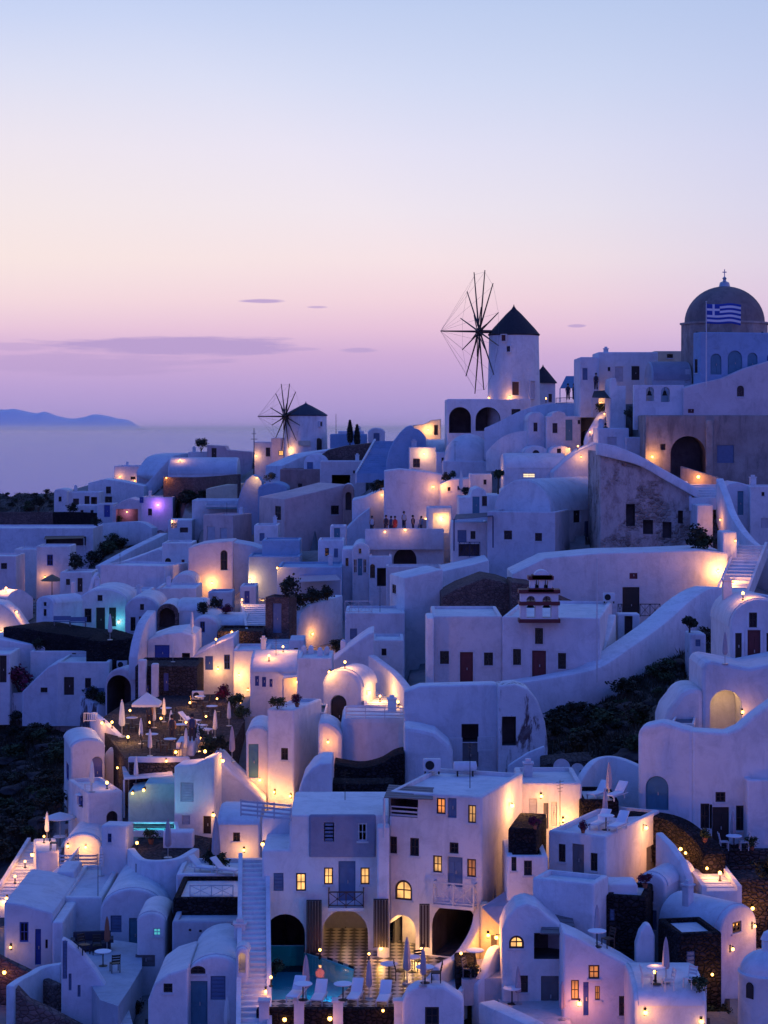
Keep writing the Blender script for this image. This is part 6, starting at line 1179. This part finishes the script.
def pergola(label, pts, hz, m, slats, posts, name='pergola', post_m='trim', z2=0):
    """pts: four (px, py, D) roof corners: near left, near right, far right, far left"""
    q = [P(*p) for p in pts]; c = q[0].copy(); root = empty(name, label, name.replace('_', ' '), c); q = [p-c for p in q]; bm = bm_new()
    for i in range(slats):
        t0, t1 = i/slats, (i+.78)/slats if slats > 1 else 1
        a, b = q[0].lerp(q[3], t0), q[0].lerp(q[3], t1); e, f = q[1].lerp(q[2], t0), q[1].lerp(q[2], t1); prism(bm, [a, e, f, b], (0, 0, -.05))
    obj('roof', bm, m, root, smooth=0)
    for i in posts: bm = bm_new(); tube(bm, q[i]+Vector((0, 0, -.052)), q[i]+Vector((0, 0, -hz)), .06, n=8); obj('post', bm, post_m, root)
    return root
pergola('white slatted canopy over the lamp-lit bar', [(124, 779, 124), (173, 776, 124), (171, 764, 127.5), (122, 766, 127.5)], 2.4, 'canvas', 5, (0, 1), 'canopy')
pergola('weathered plank pergola on the hotel top floor', [(384, 797, 98.2), (433, 799, 98), (433, 787, 101.5), (389, 784, 101.5)], 2, 'greywood', 6, (0,), 'pergola')
pergola('striped plank pergola beside the orange half-moon window', [(540, 933, 91.2), (577, 934, 91), (572, 915, 94), (545, 912, 94)], 1.2, 'greywood', 5, (1,), 'pergola')
pergola('flat pale canopy of the teal-blue house', [(296, 582, 192), (341, 580, 192), (334, 572, 199), (300, 573, 199)], 2.2, 'canvasgrey', 1, (0, 1), 'canopy')
pergola('dark blue pergola over the balcony house', [(454, 519, 189), (493, 516, 189), (492, 512, 193), (456, 514, 193)], 3, 'navy', 4, (0, 1), 'pergola', 'navy')
pergola('white post pergola by the rounded-roof house', [(283, 678, 149), (303, 676, 149), (303, 673, 152), (284, 674, 152)], 1.9, 'white', 1, (0, 1), 'pergola')
pergola('dark pergola roof beside the slim pillar wall', [(592, 397, 207), (611, 398, 207), (611, 390, 213), (594, 391, 213)], 2, 'thatch', 1, (0, 1), 'pergola')
pergola('reed awning on the broad flat-roofed house at left', [(44, 539, 282), (84, 538, 282), (84, 534, 287), (46, 534, 287)], 1.6, 'straw', 6, (0, 1), 'awning')
pergola('taut cloth sail shading the orange glowing courtyard', [(482, 907, 96.6), (503, 928, 94.4), (533, 904, 95.5), (507, 890, 97.8)], .4, 'canvasgrey', 1, (), 'shade_sail')
pergola('blue canopy roof on the skyline behind the windmill', [(560, 388, 224), (581, 388, 224), (576, 376, 228), (566, 376, 228)], 1.6, 'canvasblue', 1, (0, 1), 'canopy')
for px, py, lb in [(20, 573, 'straw parasol at the left edge'), (37, 573, 'second straw parasol from the left edge'), (52, 589, 'straw parasol before the blue-windowed cube')]:
    p = P(px, py+7, G(px, py+7)); r = empty('straw_parasol', lb, 'parasol', p, 0, 'straw parasols'); bm = bm_new(); tube(bm, (0, 0, -.5), (0, 0, 2.2), .05); obj('pole', bm, 'bark', r); bm = bm_new(); lathe(bm, [(1.25, 1.75), (1.2, 1.85), (.6, 2.2), (.05, 2.5)], 16, wob=.05); obj('thatch', bm, 'straw', r)
p = P(543, 403, 246); r = empty('round_mill_house', 'low round house with a black cone roof beside the tall windmill', 'round house', p); k = 243/F
bm = bm_new(); lathe(bm, [(12.5*k, -2), (12.5*k, 20*k)], 24); obj('wall', bm, 'white', r); bm = bm_new(); lathe(bm, [(14.5*k, 20*k), (14*k, 21*k), (7.5*k, 29*k), (.8*k, 37*k), (.1*k, 39*k)], 24, wob=.01); obj('roof', bm, 'thatch', r); bm = bm_new(); box(bm, 4*k, 8*k, -11.5*k, -9*k, 1*k, 9*k); obj('door', bm, 'wood', r)
p = P(254, 470, 300); bm = bm_new(); tube(bm, (0, 0, -1), (0, 0, 6.3), .09, .05); box(bm, -.5, .5, -.03, .03, 4.6, 4.68); box(bm, -.35, .35, -.03, .03, 5.4, 5.46); tag(obj('antenna_mast', bm, 'iron', loc=p), 'thin antenna mast left of the small windmill', 'mast')
p = P(336, 436, 292); bm = bm_new(); tube(bm, (0, 0, -1), (0, 0, 3.2), .05, .03); tag(obj('antenna_mast', bm, 'iron', loc=p), 'thin bare pole right of the small windmill', 'mast')
p = P(597, 668, 138); bm = bm_new(); tube(bm, (0, 0, -1), (0, 0, 7.5), .05, .035); lathe(bm, [(.02, 7.48), (.07, 7.55), (.02, 7.62)], 8); tag(obj('flagpole', bm, 'trim', loc=p), 'bare white flagpole right of the bell gable house', 'flagpole')
p = P(24.5, 551, 262); bm = bm_new(); tube(bm, (0, 0, -1), (0, 0, 2.3), .06, .05); tag(obj('flagpole', bm, 'trim', loc=p), 'short white pole on the cube at the left edge', 'flagpole')
for i, (px, py) in enumerate([(304, 652), (311, 640), (320, 636), (327, 635), (335, 637), (343, 640)]):
    r = ground(px, py); k = r.y/F; bm = bm_new(); box(bm, -2.6*k, 2.6*k, -.15, .15, -.3, 6*k); lathe(bm, [(2.5*k, 6.02*k), (2*k, 8*k), (.2*k, 9*k)], 12); tag(obj('garden_post', bm, 'white', loc=r), 'round-topped white garden post near the centre, number of its row told by neighbours'.replace(', number of its row told by neighbours', ''), 'post', 'round-topped white garden posts')
def ac(px, py, label):
    r = empty('air_conditioner', label, 'air conditioner', ground(px, py)); bm = bm_new(); box(bm, -.45, .45, -.18, .18, .06, .7); sharp_bevel(bm, .02); obj('casing', bm, 'trim', r)
    bm = bm_new(); lathe(bm, [(.24, 0), (.24, .02), (.05, .03)], 18, M=Matrix.Translation((-.12, -.183, .38)) @ Matrix.Rotation(R(90), 4, 'X')); obj('fan', bm, 'dark', r); bm = bm_new(); box(bm, -.4, -.32, -.15, .15, -.1, .058); box(bm, .32, .4, -.15, .15, -.1, .058); obj('foot', bm, 'iron', r)
ac(432, 772, 'air conditioner unit on the hotel roof behind the pergola'); ac(609, 600, 'air conditioner left of the tall dark terrace door'); ac(198, 700, 'air conditioner by the dark rubble house'); ac(121, 664, 'boxy white unit on the roof above the open brown vault')
def dish(px, py, rpx, label):
    D = 111.6; p = P(px, py, D); r0 = rpx*D/F; r = empty('satellite_dish', label, 'satellite dish', p, R(15)); M = Matrix.Rotation(R(72), 4, 'X'); bm = bm_new()
    lathe(bm, [(.02, 0), (r0*.4, .02), (r0*.75, .07), (r0, .13), (r0, .145), (r0*.75, .085), (r0*.4, .035), (.02, .015)], 24, M=M); obj('reflector', bm, 'shutter', r, smooth=60)
    bm = bm_new(); tube(bm, M @ Vector((0, -r0, .1)), M @ Vector((0, -.1, .55)), .02); tube(bm, M @ Vector((0, -.12, .5)), M @ Vector((0, -.08, .62)), .05); obj('feed_arm', bm, 'iron', r); bm = bm_new(); tube(bm, (0, .12, 0), (0, .2, -.9), .04); obj('mast', bm, 'iron', r)
dish(561, 768, 9, 'larger satellite dish, left of two on the dark wall'); dish(577, 771, 7.5, 'smaller satellite dish, right of two on the dark wall')

# ------------------------------------------------------------------ people
def person(px, py, label, top, legs='cloth', hair='dark', rz=0, D=None, pose=0, s=1.0):
    p = ground(px, py) if D is None else P(px, py, D)
    r = empty('person', label, 'person', p, R(rz)); r.scale = (s,)*3; a = .12 if pose else .0
    o = bpy.data.objects.new('body', BODY); C.objects.link(o); o.parent = r
    bm = bm_new(); lathe(bm, [(.16, .92), (.2, 1.1), (.21, 1.3), (.17, 1.44), (.08, 1.5)], 14); obj('shirt', bm, top, r)
    bm = bm_new()
    for sx in (-1, 1): tube(bm, (sx*.1, 0, .94), (sx*.12, 0, .1), .125, .075, 10)
    obj('trousers', bm, legs, r); bm = bm_new(); lathe(bm, [(.1, 1.62), (.125, 1.7), (.11, 1.79), (.03, 1.85)], 12, (0, .03, 0)); obj('hair', bm, hair, r)
person(568, 400, 'person in dark clothes standing at the skyline terrace rail', 'cloth', D=221); person(574, 400, 'person in a dark top right of the terrace rail pair', 'cloth', D=221, rz=40); person(596, 390, 'person standing before the cubic skyline house', 'cloth', D=213)
person(605.5, 441, 'person in olive clothes on the white garden block wall', 'drygrass' if 'drygrass' in MT else 'cloth', D=203.5, rz=160); person(395, 534, 'person in a red dress at the restaurant rim', 'red', 'red', D=202.6); person(386, 533, 'person in dark clothes at the left restaurant rim', 'cloth', D=202.8); person(413, 533, 'person in dark clothes right of the red dress', 'cloth', D=203, rz=90); person(404, 529, 'person in a pale shirt among the restaurant tables', 'clothlight', D=204.5, rz=30)

for px, lb, top, rz, dd in [(372, 'guest in white leaning at the far left of the restaurant parapet', 'clothlight', 20, 3.6), (391, 'guest in navy just left of the red dress', 'navy', 200, 4), (421, 'guest in pale blue at the right restaurant tables', 'bluegrey', 260, 5)]:
    person(px, 533.5, lb, top, rz=rz, D=203.3+dd)
for px, py, lb in [(150, 728, 'seated-height guest in dark clothes by the middle terrace table'.replace('seated-height guest', 'guest'), ), (172, 742, 'guest in grey walking along the parasol terrace', ), (192, 742, 'guest in pale clothes by the right terrace table', )]: person(px, py, lb, random.choice(['cloth', 'clothlight', 'navy']), rz=px)
for px, py, lb, rz in [(190, 724, 'first pale sunbed in the diagonal row by the planter', 60), (196, 729, 'second pale sunbed in the diagonal row by the planter', 60), (202, 733, 'third pale sunbed in the diagonal row by the planter', 60)]: lounger(px, py, lb, rz)
pergola('white slab awning beside the wide blue doorway', [(178, 664, 164), (196, 662, 164), (196, 658, 167), (180, 659, 167)], 1.8, 'white', 1, (0, 1), 'awning')
def pyramid():
    p = ground(147, 728); r = empty('open_parasol', 'big square tan parasol open on the parasol terrace', 'parasol', p); bm = bm_new(); tube(bm, (0, 0, 0), (0, 0, 2.4), .03); obj('pole', bm, 'wood', r)
    bm = bm_new(); a = [bm.verts.new((x, y, 1.75)) for x, y in ((-.95, -.95), (0, -1.02), (.95, -.95), (1.02, 0), (.95, .95), (0, 1.02), (-.95, .95), (-1.02, 0))]; t = bm.verts.new((0, 0, 2.5)); b = [bm.verts.new(v.co-Vector((0, 0, .16))) for v in a]
    for i in range(8): bm.faces.new((a[i], a[(i+1) % 8], t)); bm.faces.new((b[i], b[(i+1) % 8], a[(i+1) % 8], a[i]))
    obj('canopy', bm, 'canvas', r, smooth=20)
pyramid()
r = empty('grill_cabinet', 'steel grill cabinet on the ledge of the pebbled wall', 'grill', P(234, 945, 98.2)); bm = bm_new(); box(bm, -.42, .42, -.1, .4, 0, .62); sharp_bevel(bm, .02); obj('cabinet', bm, 'steel', r); bm = bm_new(); lathe(bm, [(.02, .4), (.4, .3), (.42, 0)][::-1], 14, (0, .12, .625)); obj('lid', bm, 'iron', r)
for px, py, lb, rz in [(62, 626, 'blue-grey bench left of the high-windowed vault', 5), (78, 627, 'second blue-grey bench before the high-windowed vault', 5), (95, 672, 'plain bench on the pale roof terrace', 0)]:
    r = empty('garden_bench', lb, 'bench', ground(px, py), R(rz)); bm = bm_new(); box(bm, -.8, .8, -.22, .22, .4, .46); obj('seat', bm, 'bluegrey', r); bm = bm_new(); box(bm, -.8, .8, .23, .27, .5, .9); obj('backrest', bm, 'bluegrey', r)
    for sx in (-.7, .7): bm = bm_new(); box(bm, sx-.04, sx+.04, -.2, .27, 0, .395); obj('leg', bm, 'greywood', r)
for px, py, lb in [(610, 354, 'thin aerial on the cubic skyline house'), (455, 447, 'thin aerial behind the blue-white dome'), (228, 514, 'thin aerial on the pink flat-roofed house'), (380, 612, 'thin aerial on the centre railing house'), (345, 800, 'thin aerial on the flat hotel roof'), (560, 838, 'thin aerial on the corner house roof'), (120, 566, 'thin aerial on the large plain house'), (98, 902, 'thin aerial on the plain bluish cube house'), (470, 788, 'thin aerial on the hotel corner wing'), (276, 656, 'thin aerial on the rounded-roof house')]:
    p = ground(px, py); bm = bm_new(); h_ = 1.5+.4*((px*7) % 3); tube(bm, (0, 0, -.1), (0, 0, h_), .022, .015, 5)
    for q in range(4): box(bm, -.32+.05*q, .32-.05*q, -.008, .008, h_-.1-.16*q, h_-.085-.16*q)
    o = tag(obj('aerial', bm, 'iron', loc=p), lb, 'aerial', 'roof aerials'); o.rotation_euler.z = px
for px, py, lb in [(640, 356, 'white water tank on the cubic skyline house'), (465, 776, 'white water tank on the hotel corner wing roof'), (424, 622, 'white water tank left of the long house pier')]:
    r = empty('water_tank', lb, 'water tank', ground(px, py), px); M = Matrix.Translation((0, 0, .5)) @ Matrix.Rotation(R(90), 4, 'Y'); bm = bm_new(); lathe(bm, [(.1, -.62), (.27, -.58), (.28, 0), (.27, .58), (.1, .62)], 14, M=M); obj('tank', bm, 'trim', r); bm = bm_new()
    for sx in (-.4, .4): box(bm, sx-.03, sx+.03, -.2, .2, 0, .3)
    obj('stand', bm, 'iron', r)
# ------------------------------------------------------------------ air, sky, light
def haze():
    bm = bm_new(); box(bm, -151000, 151000, -300, 201000, -112, 90)
    m = bpy.data.materials.new('haze_air'); m.use_nodes = True; nt = m.node_tree; nt.nodes.clear(); MT['haze_air'] = m
    v = node(nt, 'ShaderNodeVolumePrincipled', Color=(.92, .88, 1, 1), Density=HAZE, Anisotropy=.72); o = nt.nodes.new('ShaderNodeOutputMaterial'); nt.links.new(v.outputs[0], o.inputs['Volume'])
    ob = obj('haze', bm, 'haze_air', smooth=0); ob['kind'] = 'stuff'
HAZE = 1e-5
if HAZE: haze()
w = bpy.data.worlds.new('World'); sc.world = w; w.use_nodes = True; nt = w.node_tree; nt.nodes.clear(); L = nt.links.new
tc = nt.nodes.new('ShaderNodeTexCoord'); sp = nt.nodes.new('ShaderNodeSeparateXYZ'); L(tc.outputs['Generated'], sp.inputs[0])
def mth(op, a, b=None, c=None, clamp=False):
    n = nt.nodes.new('ShaderNodeMath'); n.operation = op; n.use_clamp = clamp
    for i, v in enumerate((a, b, c)):
        if v is None: continue
        if hasattr(v, 'links'): L(v, n.inputs[i])
        else: n.inputs[i].default_value = v
    return n.outputs[0]
X_, Y_, Z_ = sp.outputs
def el(py): t = (HY-py)/F; return t/math.sqrt(1+t*t)
SK = [(440,(160,146,206)),(415,(170,152,210)),(385,(188,162,214)),(355,(208,174,216)),(330,(230,193,219)),(300,(242,211,223)),(260,(246,226,231)),(210,(240,230,240)),(150,(232,228,246)),(80,(216,222,247)),(10,(200,212,244))]
zt = .75
front = ramp(nt, mth('MULTIPLY', Z_, 1/zt, clamp=True), [(max(0, el(p))/zt, rgb(*c)) for p, c in SK]+[(.25/zt, (.36, .5, .85, 1)), (.34/zt, (.12, .26, .75, 1)), (1, (.04, .15, .68, 1))])
back = ramp(nt, mth('MULTIPLY', Z_, 1/zt, clamp=True), [(0, (.155, .13, .58, 1)), (.1, (.24, .2, .79, 1)), (.25, (.225, .21, .86, 1)), (.5, (.075, .17, .8, 1)), (1, (.035, .15, .7, 1))])
fy = mth('ADD', mth('MULTIPLY', Y_, 1.1), .25, clamp=True)
fy = mth('SMOOTH_MIN', fy, 1, .3) if False else fy
base = mixc(nt, fy, back, front)
# blue towards the left, lavender towards the right, well outside the frame
lf = mth('MULTIPLY', mth('SUBTRACT', mth('MULTIPLY', X_, -1), .3), 1.3, clamp=True); base = mixc(nt, lf, base, (.05, .15, .7, 1))
rf = mth('MULTIPLY', mth('MULTIPLY', mth('SUBTRACT', X_, .1), 1.3, clamp=True), mth('MULTIPLY', mth('SUBTRACT', .55, Z_), 2, clamp=True)); base = mixc(nt, rf, base, (.47, .33, .9, 1))
# thin cloud streaks low over the sea
mp = nt.nodes.new('ShaderNodeCombineXYZ'); L(mth('MULTIPLY', mth('DIVIDE', X_, Y_), 9), mp.inputs[0]); L(mth('MULTIPLY', Z_, 105), mp.inputs[1])
nz = node(nt, 'ShaderNodeTexNoise', Scale=1.3, Detail=8.0, Roughness=.62); L(mp.outputs[0], nz.inputs[0])
xy = mth('DIVIDE', X_, Y_); zy = mth('DIVIDE', Z_, Y_); cl = None
for cx_, cy_, rx, ry, st in ((170, 346, 160, 11, 1), (90, 363, 150, 12, .6), (20, 347, 60, 5, .5), (266, 301, 26, 2.6, .9), (318, 307, 14, 1.8, .7), (357, 350, 24, 3.4, .75), (300, 349, 30, 2.2, .5), (577, 326, 10, 1.8, .8), (215, 361, 40, 3, .7)):
    u = mth('MULTIPLY', mth('SUBTRACT', xy, (cx_-CX)/F), F/rx); v = mth('MULTIPLY', mth('SUBTRACT', zy, (HY-cy_)/F), F/ry)
    q = mth('SUBTRACT', 1, mth('ADD', mth('MULTIPLY', u, u), mth('MULTIPLY', v, v)))
    q = mth('ADD', q, mth('MULTIPLY', mth('SUBTRACT', nz.outputs[0], .5), 4.2)); q = mth('MULTIPLY', mth('MULTIPLY', q, 1.8, clamp=True), st)
    cl = q if cl is None else mth('MAXIMUM', cl, q)
cl = mth('MULTIPLY', cl, mth('GREATER_THAN', Y_, .3))
ur = mth('MULTIPLY', mth('ADD', mth('MULTIPLY', xy, 2.2), mth('MULTIPLY', mth('SUBTRACT', zy, .1), 2.6)), mth('GREATER_THAN', Y_, .3), clamp=True); base = mixc(nt, mth('MULTIPLY', ur, .6), base, rgb(160, 186, 226))
wl = mth('MULTIPLY', mth('MULTIPLY', mth('SUBTRACT', .02, xy), 5, clamp=True), ramp(nt, mth('MULTIPLY', Z_, 5, clamp=True), [(.2, 0), (.42, 1), (.7, .6), (1, 0)])); wl = mth('MULTIPLY', wl, mth('GREATER_THAN', Y_, .3)); base = mixc(nt, mth('MULTIPLY', wl, .5), base, rgb(250, 232, 222))
base = mixc(nt, mth('MULTIPLY', cl, .95), base, rgb(184, 158, 208))
dn = mth('MULTIPLY', Z_, -8, clamp=True); base = mixc(nt, dn, base, (.03, .03, .09, 1))
bg = nt.nodes.new('ShaderNodeBackground'); L(base, bg.inputs[0]); bg.inputs[1].default_value = SKY
nish = nt.nodes.new('ShaderNodeTexSky'); nish.sky_type = 'NISHITA'; nish.sun_disc = False; nish.sun_elevation = R(-4); nish.sun_rotation = R(-25)
bg2 = nt.nodes.new('ShaderNodeBackground'); L(nish.outputs[0], bg2.inputs[0]); bg2.inputs[1].default_value = .05
ad = nt.nodes.new('ShaderNodeAddShader'); L(bg.outputs[0], ad.inputs[0]); L(bg2.outputs[0], ad.inputs[1])
wo = nt.nodes.new('ShaderNodeOutputWorld'); L(ad.outputs[0], wo.inputs[0])
sl = bpy.data.lights.new('afterglow_sun', 'SUN'); sl.energy = .12; sl.angle = R(15); sl.color = (.66, .52, 1); so = bpy.data.objects.new('afterglow_sun', sl); C.objects.link(so)
az, elv = R(-22), R(4); so.rotation_euler = Vector((math.sin(az)*math.cos(elv), math.cos(az)*math.cos(elv), math.sin(elv))).to_track_quat('Z', 'Y').to_euler()
vs = sc.view_settings; sc.display_settings.display_device = 'sRGB'; vs.view_transform = 'Standard'; vs.look = 'None'; vs.gamma = 1; vs.exposure = 0; vs.use_curve_mapping = False
sc.render.engine = 'CYCLES'; cy = sc.cycles; cy.use_denoising = True; cy.max_bounces = 5; cy.diffuse_bounces = 2; cy.glossy_bounces = 2; cy.transmission_bounces = 2; cy.transparent_max_bounces = 6; cy.volume_bounces = 0
cy.sample_clamp_indirect = 3; cy.sample_clamp_direct = 0; cy.use_light_tree = True; cy.caustics_reflective = False; cy.caustics_refractive = False
for l, n in LABELS.items():
    if len(n) > 1: print('DUPLICATE LABEL', l, n)
    k = len(l.split())
    if not 4 <= k <= 16: print('LABEL LENGTH', k, l)
print('OBJECTS', len(bpy.data.objects), 'TOP', len([o for o in bpy.data.objects if o.parent is None]))
